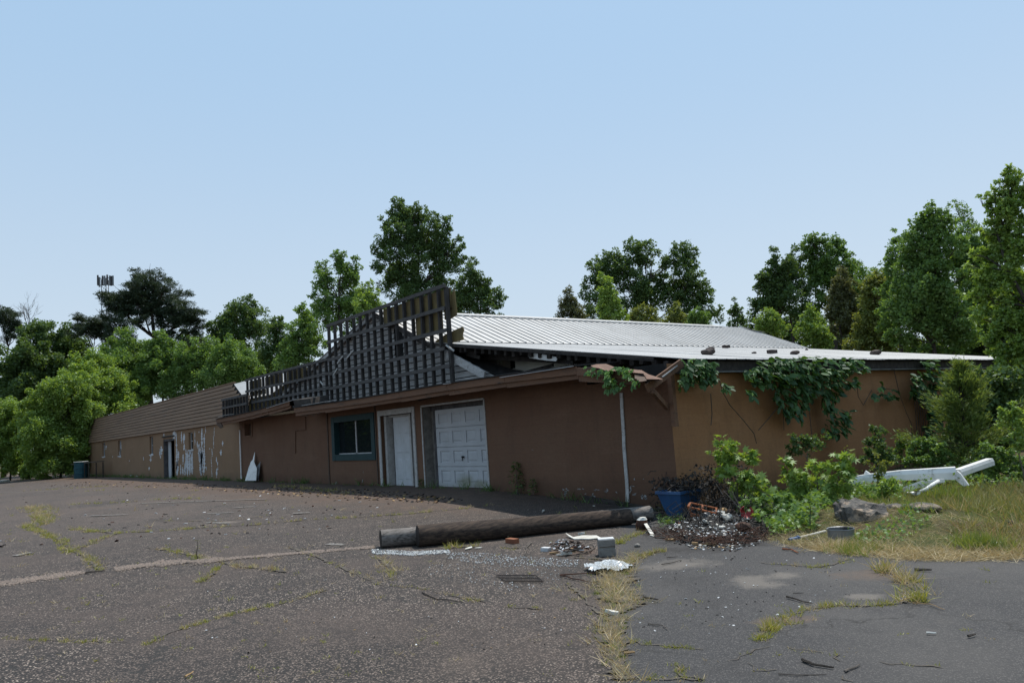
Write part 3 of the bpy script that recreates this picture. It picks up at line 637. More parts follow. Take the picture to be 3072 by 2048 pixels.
# ragged edge of soffit hanging under the right run
m = MB(); xs = np.linspace(-23.9, -21.2, 24); vs = []
for i, x in enumerate(xs): vs += [(x, YE+.12, 2.30), (x, YE+.12, 2.27-random.uniform(0, .10)*(1-i/30))]
m.add(vs, [(2*i, 2*i+1, 2*i+3, 2*i+2) for i in range(len(xs)-1)]); part('ragged_edge', m, M_soffit, shop)
m = MB(); p = [at_y(*q, YF-.25) for q in ((1230, 1195), (1290, 1183), (1425, 1157), (1520, 1146), (1545, 1147), (1500, 1154), (1430, 1166), (1300, 1192), (1260, 1202))]; m.add(p, [tuple(range(len(p)))]); part('soffit_shade_sheet', m, M_black, shop)  # black sheet painting the shade under the soffit

# torn shingle flap curling off the right end of the pent roof
rows = [[(1772, 1096), (1790, 1092), (1818, 1091), (1850, 1103), (1880, 1106), (1925, 1110), (1945, 1122), (1985, 1135)],
        [(1780, 1101), (1800, 1105), (1822, 1113), (1855, 1112), (1890, 1116), (1930, 1120), (1940, 1137), (1988, 1137)]]
m = MB(); a = [at_y(*q, YE+.25) for q in rows[0]]; b = [at_y(*q, YE-.08) for q in rows[1]]
m.add(a+b, [(i, i+1, i+9, i+8) for i in range(7)]); m.add([p-[0, 0, .025] for p in a+b], [(i+8, i+9, i+1, i) for i in range(7)]); part('torn_shingles', m, M_shingle, shop)
m = MB(); a, b = at_y(1940, 1165, YE), at_x(2046, 1088, -8.84); m.beam(a, b, .04, .15); part('barge_board', m, M_fascia, shop)
m = MB(); m.beam(at_x(1985, 1131, -8.84), at_x(2030, 1096, -8.84), .05, .02); part('drip_edge', m, M_alu, shop)
m = MB(); m.beam((-8.98, YF-.06, 1.22), (-8.98, YF-.06, 2.2), .09, .09, (0, 1, 0)); part('bracket_post', m, M_fascia, shop)
m = MB(); m.beam(at_y(1957, 1172, YE+.1), at_y(2001, 1222, YF-.1), .07, .09); part('bracket_strut', m, M_fascia, shop)
m = MB(); p = [at_y(*q, YF-.02) for q in ((1928, 1140), (1955, 1165), (1990, 1145), (2004, 1120), (1990, 1090), (1900, 1100))]; m.add(p, [tuple(range(6))]); part('corner_shade_sheet', m, M_black, shop)  # black sheet standing in for the unlit hollow at the corner

# ---- gable
YGB = 11.3
AP, BRK, RF, LF = (-20.72, 5.22), (-17.67, 3.89), (-14.9, 2.62), (-28.3, 3.25)
def rake(x):
    if x >= AP[0]: return AP[1]-(x-AP[0])*(AP[1]-BRK[1])/(BRK[0]-AP[0])
    return AP[1]-(AP[0]-x)*(AP[1]-LF[1])/(AP[0]-LF[0])
m = MB(); m.add([(LF[0]-.6, YGB+.03, 2.6), (RF[0], YGB+.03, 2.6), (AP[0], YGB+.03, AP[1]-.05), (LF[0]-.6, YGB+.03, LF[1]-.1)], [(0, 1, 2, 3)]); part('gable_shade_backing', m, M_black, shop)  # black sheet: shade between the boards and dark of the loft opening
z = 2.62; k = 0
def xr(z): return AP[0]+(AP[1]-z)*(BRK[0]-AP[0])/(AP[1]-BRK[1])
def xl(z): return max(LF[0]-.5, AP[0]-(AP[1]-z)*(AP[0]-LF[0])/(AP[1]-LF[1]))
while z < 5.05:
    z1 = min(z+.165, 5.12); cuts = [xl(z)]+sorted(random.uniform(xl(z), xr(z)) for _ in range(2))+[xr(z)]
    for a, b in zip(cuts[:-1], cuts[1:]):
        # the loft opening behind the sign
        for (p, q) in (((a, min(b, -19.75)), (max(a, -19.25), b)) if 3.55 < z < 4.62 else ((a, b),)):
            if q-p < .15: continue
            tl, tr = max(p, xl(z1)), min(q, xr(z1))
            if tr-tl < .05: continue
            j = random.uniform(0, .006)
            m = MB(); m.add([(p+.004, YGB-.022-j, z), (q-.004, YGB-.022-j, z), (tr-.004, YGB-.006, z1-.022), (tl+.004, YGB-.006, z1-.022), (p+.004, YGB, z), (q-.004, YGB, z), (tr, YGB, z1-.022), (tl, YGB, z1-.022)], [(0,1,2,3), (0,4,5,1), (1,5,6,2), (3,7,4,0), (2,6,7,3)])
            part('siding_board', m, M_white_siding, shop)
    z = z1; k += 1
# rake boards
m = MB(); m.beam((AP[0], YGB-.12, AP[1]-.08), (-17.5, YGB-.12, 3.73), .05, .16, (0, 0, 1)); part('rake_board', m, M_burnt_rail, shop)
m = MB(); m.beam((-17.3, YGB-.14, 3.66), (-15.1, YGB-.2, 2.72), .05, .20, (0, 0, 1)); part('rake_board', m, M_white_siding, shop, label='fallen rake board with flaking white paint')
m = MB(); m.beam((AP[0], YGB-.12, AP[1]-.05), (LF[0]-.4, YGB-.12, LF[1]-.12), .05, .14); part('rake_board', m, M_alu, shop)

# ---- metal roofs: one object per sheet, ribs folded in
def roof_sheet(y0, y1, top, bot, nr, name, rh=.032):
    """sheet between ridge-side line `top` (x,z) and eave-side line `bot`, ribs every .23 m"""
    m = MB(); vs = []; prof = []; w = (y1-y0)/nr
    for k in range(nr): prof += [(y0+w*k, 0), (y0+w*(k+.43), 0), (y0+w*(k+.45), rh), (y0+w*(k+.55), rh), (y0+w*(k+.59), 0)]
    prof.append((y1, 0)); n = len(prof)
    for (x, z) in (top, bot):
        for (y, h) in prof: vs.append((x, y, z+h))
    for (x, z) in (top, bot):
        for (y, h) in prof: vs.append((x, y, z+h-.012))
    m.add(vs, [(i, i+1, n+i+1, n+i) for i in range(n-1)]+[(3*n+i, 3*n+i+1, 2*n+i+1, 2*n+i) for i in range(n-1)]+[(n+i, n+i+1, 3*n+i+1, 3*n+i) for i in range(n-1)]+[(0, n, 3*n, 2*n), (n-1, 3*n-1, 4*n-1, 2*n-1)])
    return part('roof_sheet', m, M_roof, shop)
NS = 21; YR0, YR1 = 11.12, 30.3; wS = (YR1-YR0)/NS
EAV = (-8.80, 2.42)
for k in range(NS):
    j = random.uniform(-.006, .006)
    a, b = YR0+wS*k, YR0+wS*(k+1)
    roof_sheet(a, b, (AP[0], AP[1]+.02), (BRK[0], BRK[1]+.02+j*.3), 3, 'upper')
    a2 = max(a, 11.12+0*k); 
    roof_sheet(a, b-.002, (BRK[0]-.05, BRK[1]+.005), (EAV[0]+j*2, EAV[1]+j), 3, 'lower', .005)
    roof_sheet(a, b, (LF[0]-.7, LF[1]-.16), (AP[0], AP[1]+.02), 3, 'left')
for k in range(6):
    a = YR0+(28.3-YR0)/6*k; b = YR0+(28.3-YR0)/6*(k+1)
    m = MB(); m.add([(AP[0]-.16, a, AP[1]+.015), (AP[0], a, AP[1]+.075), (AP[0]+.19, a, AP[1]-.005), (AP[0]-.16, b, AP[1]+.015), (AP[0], b, AP[1]+.075), (AP[0]+.19, b, AP[1]-.005), (AP[0]+.19, a, AP[1]-.045), (AP[0]+.19, b, AP[1]-.045)], [(0, 3, 4, 1), (1, 4, 5, 2), (2, 5, 7, 6)]); part('ridge_cap', m, M_roof, shop)
m = MB(); m.add([(-21.1, 30.25, 5.12), (-20.5, 29.9, 5.2), (-19.6, 30.2, 4.86), (-20.2, 30.5, 4.92), (-20.9, 30.2, 5.36)], [(0, 1, 2, 3), (1, 4, 0)]); part('curled_sheet', m, M_roof, shop)
# front edge of the lower roof: edge board, rotten rafter ends, metal lip
def lowz(x): return BRK[1]+(EAV[1]-BRK[1])*(x-BRK[0])/(EAV[0]-BRK[0])
m = MB(); m.beam((-17.7, 11.10, lowz(-17.7)-.055), (-9.6, 11.02, lowz(-9.6)-.06), .04, .07); part('edge_board', m, M_rot, shop)
for k in range(26):
    x = -17.2+k*.31; h = random.uniform(.06, .12); d = random.uniform(.0, .12)
    m = MB(); m.box((x, 11.12+d, lowz(x)-.12-h), (x+random.uniform(.07, .13), 12.1, lowz(x)-.085)); part('rafter_end', m, M_rot, shop)
m = MB(); m.beam((-17.4, 11.9, 3.5), (-9.4, 11.6, 2.35), .06, .16); part('lookout_beam', m, M_rot, shop)
# strips of sheathing dangling behind the gap
for a, b, w in (((1400, 1062), (1440, 1072), .09), ((1650, 1076), (1720, 1086), .1), ((1700, 1100), (1780, 1108), .06), ((1760, 1084), (1860, 1094), .07), ((1830, 1085), (1960, 1090), .05), ((1880, 1098), (1940, 1104), .06), ((1360, 1045), (1430, 1058), .12)):
    m = MB(); m.beam(at_y(*a, 11.5), at_y(*b, 11.4), .03, w); part('loose_lath', m, M_rot, shop)
m = MB(); p = [at_y(*q, 11.25) for q in ((1585, 1067), (1600, 1062), (1650, 1070), (1672, 1076), (1668, 1083), (1640, 1081), (1612, 1077), (1588, 1073))]; m.prism(p, (0, .015, .03)); part('dangling_sheet', m, M_gutter, shop)
# pale wall inside the eave, with a square dark opening, and the sagging felt in front of it
YI = 12.4
def iq(*q): return [tuple(at_y(*p, YI)) for p in q]
A, B, C_, D_ = at_y(1380, 1040, YI), np.array([-14.9, YI, 3]), at_y(1503, 1073, YI), at_y(1546, 1104, YI)
mb = MB(); wall_holes(mb, 'x', YI, A[0], B[0], 2.5, 3.4, [(C_[0], D_[0], D_[2], C_[2])], .3); mb.quad((B[0], YI, 2.5), (-12.2, YI, 2.5), (-12.2, YI, 2.85), (B[0], YI, 3.1)); part('inner_wall', mb, M_cream, shop)
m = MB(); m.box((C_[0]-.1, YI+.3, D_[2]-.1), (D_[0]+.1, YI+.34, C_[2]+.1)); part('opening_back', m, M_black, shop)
up = [(1352, 1046), (1400, 1056), (1450, 1074), (1500, 1097), (1545, 1108), (1590, 1116), (1640, 1120)]; lo = [(1358, 1062), (1400, 1090), (1440, 1115), (1475, 1130), (1520, 1130), (1570, 1128), (1620, 1124)]
m = MB(); a = [at_y(*q, 12.0) for q in up]; b = [at_y(*q, 11.45) for q in lo]; m.add(a+b, [(i, i+1, i+8, i+7) for i in range(6)]); part('sagging_felt', m, M_felt, shop)
m = MB(); m.beam(at_y(1560, 1122, 11.6), at_y(1660, 1095, 11.9), .05, .08); part('loose_lath', m, M_rot, shop)
# far gable, closing the loft
m = MB(); m.add([(LF[0]-.6, 30.25, 2.4), (XC, 30.25, 2.3), (EAV[0], 30.25, 2.38), (BRK[0], 30.25, 3.86), (AP[0], 30.25, 5.18), (LF[0]-.6, 30.25, LF[1]-.15)], [tuple(range(6))]); part('far_gable', m, M_white_siding, shop)
# side eave: dark fascia under the metal edge
for k in range(6):
    a = 10.98+(30.2-10.98)/6*k; b = a+(30.2-10.98)/6-.006
    m = MB(); m.box((XC+.005, a, 2.17), (XC+.19, b, 2.385)); part('side_fascia', m, M_rot, shop)
m = MB(); m.box((XC+.19, 10.98, 2.17), (XC+.21, 30.2, 2.195)); part('side_drip', m, M_steel, shop)

# ================================================================== burnt false front (open lattice)
YS = 11.0
sign = thing('false_front', 'burnt stepped lattice of studs and rails on the shop roof with yellow foam boards', 'roof sign', (-25, YS, 2.6))
def stud(x, z0, z1, w=.075, lean=0):
    m = MB(); m.beam((x, YS+.04, z0), (x+lean, YS+.04, z1), w, .085, (0, 1, 0)); part('stud', m, M_burnt, sign)
def rail(x0, x1, z, h=.09, drop=0):
    m = MB(); m.beam((x0, YS-.025, z), (x1, YS-.025, z+drop), .038, h); part('rail', m, M_burnt_rail, sign)
xs = np.linspace(-23.62, -16.40, 17)
for i, x in enumerate(xs): stud(x+random.uniform(-.02, .02), 2.66, 5.18, .11 if i == 16 else .075, random.uniform(-.02, .02)-.06*(i == 16))
for z, d, x1 in ((5.2, 0, -16.40), (4.64, -.02, -16.5), (4.05, -.02, -16.46), (3.58, 0, -16.62), (3.10, 0, -16.40)):
    cut = random.uniform(-21, -19)
    rail(-23.68, cut, z, .10, d*.5); rail(cut+.01, x1, z+d*.5, .10, d*.5+random.uniform(-.01, .01))
xs = np.linspace(-31.60, -24.0, 18)
for x in xs: stud(x+random.uniform(-.03, .03), 2.70, 4.08)
for z in (4.10, 3.63, 3.14):
    cut = random.uniform(-29, -27); rail(-31.68, cut, z); rail(cut+.01, -23.66, z+random.uniform(-.02, .02))
YA = 10.60; ka = YA/YS      # the low left step stands forward, in front of the wing siding
def za(z): return EYE+(z-EYE)*ka
xs = np.linspace(-34.75*ka, -31.75*ka, 9)
for x in xs:
    m = MB(); x_ = x+random.uniform(-.02, .02); m.beam((x_, YA+.04, za(2.72)), (x_, YA+.04, za(3.48)), .075, .085, (0, 1, 0)); part('stud', m, M_burnt, sign)
for z in (3.5, 3.14):
    m = MB(); m.beam((-34.8*ka, YA-.025, za(z)), (-31.6*ka, YA-.025, za(z)), .038, .09); part('rail', m, M_burnt_rail, sign)
xs2 = xs
def foam(poly, y=YS+.11):
    m = MB(); m.prism([(x, y, z) for x, z in poly], (0, .03, 0)); part('foam_board', m, M_foam, sign)
xs = np.linspace(-23.62, -16.40, 17)
for i in range(8, 15):
    b = 4.05 if i > 11 else 4.62; foam([(xs[i]+.005, b+random.uniform(-.02, .02)), (xs[i+1]-.005, b+random.uniform(-.02, .02)), (xs[i+1]-.005, 5.16), (xs[i]+.005, 5.16)])
foam([(xs[15]+.005, 4.60), (xs[16]-.005, 4.62), (xs[16]-.005, 5.16), (xs[15]+.005, 5.16)])
foam([(xs[15]+.06, 4.36), (xs[15]+.3, 4.34), (-16.24, 4.40), (-16.22, 4.52), (-16.27, 5.10), (xs[15]+.06, 4.63)], YS+.15)
foam([(xs[12], 4.2), (xs[13]+.28, 4.06), (xs[13]+.30, 4.22), (xs[13]+.26, 4.4), (xs[13]+.27, 4.62), (xs[12], 4.62)], YS+.15)
foam([(xs[14], 3.70), (-15.98, 3.72), (-16.03, 3.85), (-15.95, 3.98), (-16.0, 4.06), (-16.4, 4.02), (-16.75, 3.98), (xs[14], 3.86)], YS+.15)
xb = np.linspace(-31.60, -24.0, 18)
for i in range(0, 14): foam([(xb[i]+.005, 3.66), (xb[i+1]-.005, 3.66+random.uniform(-.05, .05)), (xb[i+1]-.005, 4.05), (xb[i]+.005, 4.05)]) if i % 5 != 3 else None
for i in range(0, 4): foam([(xb[i]+.005, 3.40+random.uniform(0, .1)), (xb[i+1]-.005, 3.4), (xb[i+1]-.005, 3.6), (xb[i]+.005, 3.6)])
for i in range(0, 5):
    m = MB(); m.prism([(x, YA+.11, z) for x, z in ((xs2[i]+.005, za(3.2)), (xs2[i+1]-.005, za(3.2)), (xs2[i+1]-.005, za(3.46)), (xs2[i]+.005, za(3.46)))], (0, .03, 0)); part('foam_board', m, M_foam, sign)
for a, b in (((1262, 937), (1310, 968)), ((1147, 938), (1185, 962))):
    m = MB(); m.beam(at_y(*a, YS+.2), at_y(*b, YS+.2), .03, .06); part('brace', m, M_burnt_rail, sign)
for a, b in (((960, 1143), (970, 1155)), ((1000, 1125), (1012, 1105)), ((1040, 1075), (1060, 1050)), ((1012, 1090), (1028, 1068)), ((1338, 1035), (1362, 1052))):
    m = MB(); m.beam(at_y(*a, YS-.06), at_y(*b, YS-.06), .02, .045); part('loose_lath', m, M_trim, sign)

# ================================================================== long low wing
wing = thing('wing_building', 'long low taupe wing with lap-sided parapet and white peeled streaks', 'building', (-48, 14, 0))
XL = -66.4
def wx(px, py): return float(at_y(px, py, YF)[0])
holes = []
WIN = [(307, 315, 1327, 1369), (354.5, 362.5, 1321, 1367), (449, 459, 1309, 1363), (566, 579, 1297, 1349)]
for a, b, t, bt in WIN:
    zt, zb = float(at_y(a, t, YF)[2]), float(at_y(a, bt, YF)[2]); holes.append((wx(a, (t+bt)/2), wx(b, (t+bt)/2), zb, zt))
DO = (wx(490, 1370), wx(524, 1370), -.3, 2.05); holes.append(DO)
mb = MB(); wall_holes(mb, 'x', YF, XL, -32.0, -.6, 2.5, holes, .28); part('front_wall', mb, M_wing, wing)
mb = MB(); mb.quad((XL, 24, -.6), (XL, YF, -.6), (XL, YF, 4.0), (XL, 24, 4.0)); mb.quad((-32.01, 24, -.6), (XL, 24, -.6), (XL, 24, 4.0), (-32.01, 24, 4.0)); part('rear_wall', mb, M_wing, wing)
mb = MB(); mb.box((XL+.05, 13, -.1), (-32.05, 13.1, 2.6)); mb.box((XL+.05, YF+.3, 2.55), (-32.05, 13.1, 2.62)); part('partition', mb, M_inside, wing)
for a, b, c, d in holes[:4]:
    m = MB(); e = .05
    m.box((a, YF+.1, c), (a+e, YF+.16, d)); m.box((b-e, YF+.1, c), (b, YF+.16, d)); m.box((a+e, YF+.1, c), (b-e, YF+.16, c+e)); m.box((a+e, YF+.1, d-e), (b-e, YF+.16, d)); m.box((a+e, YF+.1, (c+d)/2-.02), (b-e, YF+.15, (c+d)/2+.02))
    w = part('window', m, M_alu, wing); m = MB(); m.box((a+e, YF+.13, c+e), (b-e, YF+.135, d-e)); part('pane', m, M_glass, w)
    m = MB(); m.box((a-.05, YF-.03, c-.06), (b+.05, YF+.02, c-.002)); part('sill', m, M_peel, w)
a, b, c, d = DO
m = MB(); m.box((a, YF+.02, c), (a+.10, YF+.28, d)); m.box((b-.10, YF+.02, c), (b, YF+.28, d)); m.box((a+.1, YF+.02, d-.10), (b-.1, YF+.28, d)); part('door_frame', m, M_ply, wing)
m = MB(); m.box((a-.08, YF-.05, d+.10), (b+.06, YF-.004, d+.17)); part('door_lintel', m, M_rot, wing)
m = MB(); m.beam((a+.14, YF+.25, 0), (a+.14, YF+.25, d-.12), .05, .9, (1, 0, 0)); part('open_door', m, M_white, wing, label='pale door standing open inwards')
# lap siding of the slanted parapet, board by board
NB = 10; z0, z1, y0, y1 = 2.44, 4.17, YF-.07, 11.15
for k in range(NB):
    za, zb = z0+(z1-z0)*k/NB, z0+(z1-z0)*(k+1)/NB; ya, yb = y0+(y1-y0)*k/NB, y0+(y1-y0)*(k+1)/NB
    xe = -31.0 if k < 6 else -32.5-(k-6)*.38
    x = XL-.1; first = random.uniform(2, 4)
    while x < xe-.1:
        xn = min(xe, x+first); first = random.uniform(3.2, 4.2); j = random.uniform(0, .01)
        m = MB(); m.add([(x+.004, ya-.035-j, za), (xn-.004, ya-.035, za+random.uniform(-.006, .006)), (xn-.004, yb-.012, zb-.018), (x+.004, yb-.012, zb-.018), (x+.004, ya, za), (xn-.004, ya, za)], [(0, 1, 2, 3), (0, 4, 5, 1)])
        part('siding_board', m, M_siding, wing); x = xn
m = MB(); m.box((XL-.1, y0+.0, z0-.01), (-31.0, y0+.03, z0+.03)); m.add([(XL-.1, y0+.01, z0), (-31.0, y0+.01, z0), (-32.2, y0+.3, 3.5), (-33.7, y1, z1), (XL-.1, y1, z1)], [(0, 1, 2, 3, 4)]); part('lap_shade_backing', m, M_black, wing)  # black sheet seen between boards as the shade under each lap
m = MB(); m.beam((XL-.12, 11.17, z1+.02), (-33.6, 11.17, z1+.02), .12, .05); part('parapet_cap', m, M_siding, wing)
m = MB(); m.add([(XL-.1, y0, z0), (XL-.1, y1, z1), (XL-.1, 13, 4.5), (XL-.1, 13, 2.4)], [(0, 1, 2, 3)]); part('parapet_end', m, M_siding, wing)
for k in range(12):
    a = XL+(-29.5-XL)*k/12; b = XL+(-29.5-XL)*(k+1)/12
    m = MB(); m.add([(a, 11.2, 3.35), (b, 11.2, 3.35), (b, 13, 4.57), (a, 13, 4.57), (b, 20, 3.9), (a, 20, 3.9)], [(0, 1, 2, 3), (3, 2, 4, 5)]); part('roof_sheet', m, M_roof, wing)
m = MB(); m.add([(-34, 12.8, 4.5), (-29.5, 12.8, 4.5), (-29.5, 13, 4.62), (-34, 13, 4.62), (-34, 13.3, 4.56), (-29.5, 13.3, 4.56)], [(0, 1, 2, 3), (3, 2, 5, 4)]); part('ridge_cap', m, M_roof, wing)
m = MB(); m.tube([at_y(719, 1290, YF-.06), at_y(724, 1436, YF-.06)], .028, 8); part('downpipe', m, M_gutter, wing)
# peeled paint streaks
it = [(528, 1294, 1425, .42), (523, 1292, 1316, .7), (536, 1352, 1380, .28), (532, 1380, 1425, .55), (542, 1392, 1424, .3), (548, 1400, 1424, .3), (545, 1294, 1330, .3), (552, 1300, 1330, .45), (553, 1330, 1350, .4), (558, 1345, 1420, .28), (550, 1362, 1392, .35), (556, 1385, 1425, .3), (562, 1350, 1428, .42), (568, 1350, 1424, .35), (574, 1350, 1420, .3), (578, 1352, 1422, .25), (572, 1351, 1362, 1.0),
      (585, 1290, 1335, .12), (592, 1322, 1345, .22), (597, 1330, 1350, .2), (606, 1282, 1345, .28), (617, 1278, 1300, .14), (613, 1300, 1345, .22), (600, 1340, 1425, .55), (607, 1342, 1424, .6), (613, 1345, 1424, .5), (604, 1350, 1400, .5), (597, 1350, 1380, .3), (620, 1398, 1410, .12), (643, 1280, 1310, .08), (640, 1308, 1345, .10), (636, 1345, 1370, .2), (634, 1370, 1435, .11), (650, 1370, 1386, .18), (653, 1384, 1396, .14), (650, 1404, 1432, .24), (654, 1398, 1410, .12),
      (668, 1322, 1338, .22), (663, 1348, 1366, .30), (319, 1336, 1347, .4), (360, 1366, 1372, 1.0), (358, 1354, 1366, .25), (363, 1325, 1350, .2), (452, 1362, 1384, .62), (456, 1360, 1367, .9), (484, 1338, 1364, .75), (480, 1345, 1366, .5), (481, 1366, 1375, .3), (431, 1370, 1380, .25), (448, 1400, 1410, .3), (388, 1380, 1384, .3), (338, 1367, 1372, .25), (309, 1370, 1373, .9), (492, 1300, 1309, .3), (266, 1352, 1355, .3), (392, 1424, 1428, .8), (410, 1426, 1430, .6), (598, 1293, 1298, .2), (630, 1343, 1347, .2), (724, 1428, 1436, .2)]
mb = patches(YF, it, 9); part('bare_patches', mb, M_peel, wing, kind='stuff')

# ================================================================== TREES
TG = 'trees behind the buildings'
def L(*a): return [tuple(x) for x in a]
# far left
tree('pine_tree', 'tall thin dark pine at the left edge beside a bare tree', 'tree', 95, L((8,935,26),(32,945,24),(5,970,26),(46,975,18),(28,1000,18),(8,1020,14),(50,1010,12)), 14, L_pine, .36, 16, M_pinebark, TG, flat=.6, tmpl=T_needle, seed=1, sub=16)
def bare_tree():
    d = 92; b = at_d(78, 1180, d); b[2] = 0; t = thing('bare_tree', 'leafless grey tree beside the thin pine at far left', 'tree', b, TG); mb = MB(); rr = np.random.default_rng(3)
    top = at_d(84, 985, d); mb.tube(bent(b, top, 5, .02, rr), list(np.linspace(.16, .08, 5)), 6)
    part('trunk', mb, M_twig, t); mb = MB()
    def br(p, v, r, n):
        e = p+v; mb.tube(bent(p, e, 4, .07, rr), list(np.linspace(r, r*.5, 4)), 4, False)
        if n:
            for _ in range(3 if n > 1 else 4): w = v*.68+rdir(1, rr)[0]*np.linalg.norm(v)*.42; br(p+v*rr.uniform(.55, 1), w, r*.55, n-1)
    for px, py in ((70,940),(95,935),(108,962),(60,1000),(84,930)): br(top, (at_d(px, py, d)-top)*.55, .05, 3)
    part('limbs', mb, M_twig, t)
bare_tree()
tree('oak_tree', 'dark rounded tree at far left under the thin pine', 'tree', 86, L((60,1060,48),(110,1015,40),(125,1000,28),(40,1130,60),(120,1090,58),(30,1200,60),(100,1170,60)), 80, L_dark, .34, 11, None, TG, seed=2)
tree('oak_tree', 'dark tree between the thin pine and the large pine', 'tree', 89, L((165,1005,36),(200,1020,38),(225,1050,40),(180,1085,55),(240,1090,45),(160,1160,60),(90,1210,60),(230,1150,55)), 190, L_dark, .34, 11, None, TG, seed=3)
tree('pine_tree', 'large spreading dark pine in front of the cell tower', 'tree', 80, L((430,822,34),(470,830,30),(400,848,34),(505,858,32),(365,880,36),(440,872,46),(540,890,32),(345,905,30),(405,915,44),(475,910,46),(545,925,38),(315,890,20),(302,882,12),(330,940,36),(395,955,44),(455,950,40),(515,955,44),(580,950,30),(600,935,18),(560,985,36),(595,975,22),(345,985,30),(590,1015,28),(545,1030,26),(385,1000,26),(500,995,22),(330,1020,22)), 438, L_pine, .36, 15, M_pinebark, TG, flat=.62, tmpl=T_needle, seed=4, sub=15, trunk_r=.42)
tree('pine_tree', 'low dark pine limb crown left of the large pine', 'tree', 84, L((228,948,14),(245,962,20),(275,965,20),(305,972,24),(290,1000,26),(255,990,26),(225,1000,22),(325,1010,26),(345,1030,22)), 338, L_pine, .36, 15, M_pinebark, TG, flat=.6, tmpl=T_needle, seed=5)
tree('poplar_tree', 'grey-green tree right of the large pine', 'tree', 84, L((690,950,34),(712,930,26),(740,925,34),(765,945,32),(785,975,28),(650,975,25),(700,1000,45),(750,1000,45),(660,1020,35),(640,985,22)), 720, L_dark, .3, 8.5, None, TG, seed=6)
tree('poplar_tree', 'narrow dark tree in front of the grey-green tree', 'tree', 80, L((828,965,20),(835,995,28),(815,1030,32),(845,1040,28),(810,1080,36),(845,1090,30)), 830, L_dark, .3, 10, None, TG, seed=7)
WG = 'pale green trees behind the wing'
tree('willow_tree', 'pale green tree nearest the wing end, lowest of its row', 'tree', 70, L((265,1085,40),(290,1100,36),(240,1125,40),(300,1150,50),(250,1170,50),(215,1150,28),(340,1180,45),(270,1220,60),(350,1230,50),(395,1190,38)), 285, L_bright, .24, 11, None, WG, seed=8, up=.6)
tree('willow_tree', 'pale green tree directly under the large pine trunk', 'tree', 74, L((375,1028,34),(355,1060,40),(400,1070,40),(330,1090,38),(430,1110,45),(380,1120,55),(440,1160,50),(390,1180,50)), 390, L_mid, .24, 11, None, WG, seed=9, up=.6)
tree('willow_tree', 'pale green pointed tree right of the large pine trunk', 'tree', 72, L((478,1012,22),(470,1040,30),(500,1060,36),(460,1085,40),(510,1105,45),(480,1140,50),(530,1150,45)), 485, L_mid, .24, 11, None, WG, seed=10, up=.6)
tree('willow_tree', 'pale green broad tree above the middle of the wing roof', 'tree', 70, L((570,1055,32),(610,1055,34),(545,1090,40),(600,1100,45),(570,1135,50),(630,1130,45),(530,1160,40)), 580, L_mid, .24, 11, None, WG, seed=11, up=.6)
tree('willow_tree', 'pale green round tree above the high end of the wing', 'tree', 68, L((680,1040,32),(700,1060,40),(650,1070,36),(730,1085,40),(680,1105,45),(750,1115,32),(710,1130,45),(640,1120,40)), 695, L_mid, .24, 11, None, WG, seed=12, up=.6)
tree('maple_tree', 'leafy bright tree covering the far end of the wing', 'tree', 67, L((125,1195,34),(160,1180,40),(205,1170,45),(245,1165,38),(110,1240,45),(170,1230,55),(230,1220,50),(265,1215,32),(100,1300,50),(160,1300,60),(215,1290,50),(240,1330,40),(130,1360,55),(190,1370,50),(225,1390,35),(265,1250,25),(150,1410,35),(220,1350,45)), 180, L_bright, .22, 12, None, None, seed=13, up=.5)
tree('shrub', 'yellow-green shrub at the extreme left edge of the lot', 'shrub', 72, L((15,1225,34),(40,1250,34),(20,1290,45),(60,1310,40),(10,1350,45),(60,1370,40),(30,1400,34),(80,1410,24)), 30, L_bright, .2, 12, None, None, seed=14, up=.5)
tree('shrub', 'small sunlit shrub under the leafy tree by the lot edge', 'shrub', 70, L((85,1405,18),(98,1395,14),(75,1420,12),(95,1420,12)), 88, L_bright, .14, 12, None, None, seed=15, up=.6)
# behind the shop
tree('sweetgum_tree', 'mid green tree left of the burnt false front', 'tree', 60, L((905,930,20),(915,960,28),(890,985,28),(935,985,30),(905,1020,36),(870,1040,26),(940,1035,34),(900,1070,40),(860,1085,34)), 905, L_mid, .24, 10, None, TG, seed=16)
tree('sweetgum_tree', 'ragged tree with lobed tops left of the tallest tree', 'tree', 55, L((967,798,20),(958,825,18),(1012,766,18),(1028,762,10),(1018,790,16),(1030,815,22),(1066,775,12),(1072,800,12),(1060,830,20),(980,855,26),(950,850,16),(940,885,14),(975,890,28),(1030,860,32),(1065,880,30),(1000,910,36),(945,925,22),(1050,925,36),(1090,920,30),(965,955,34),(1020,970,40),(1090,965,34)), 1030, L_mid, .22, 9, None, TG, seed=17, shell=.4)
tree('sapling_tree', 'bright green sapling crown in front of the ragged tree', 'tree', 50, L((1110,855,14),(1090,880,22),(1120,885,20),(1105,910,26),(1140,920,22),(1080,920,24),(1115,950,28)), 1108, L_bright, .2, 9, None, TG, seed=18)
tree('sweetgum_tree', 'tallest full green tree behind the false front', 'tree', 58, L((1195,612,22),(1190,640,28),(1215,625,20),(1250,622,16),(1265,635,20),(1300,650,16),(1235,660,30),(1290,680,26),(1335,665,20),(1345,690,16),(1160,680,20),(1145,655,8),(1195,690,36),(1250,710,40),(1310,715,34),(1150,720,26),(1125,755,16),(1180,750,40),(1240,770,44),(1310,770,40),(1360,745,22),(1378,715,12),(1385,740,14),(1135,800,24),(1180,810,36),(1240,830,40),(1300,830,40),(1355,800,32),(1390,780,16),(1150,850,26),(1200,880,36),(1270,890,40),(1340,870,40)), 1260, L_dark, .22, 9.5, None, TG, seed=19, shell=.45)
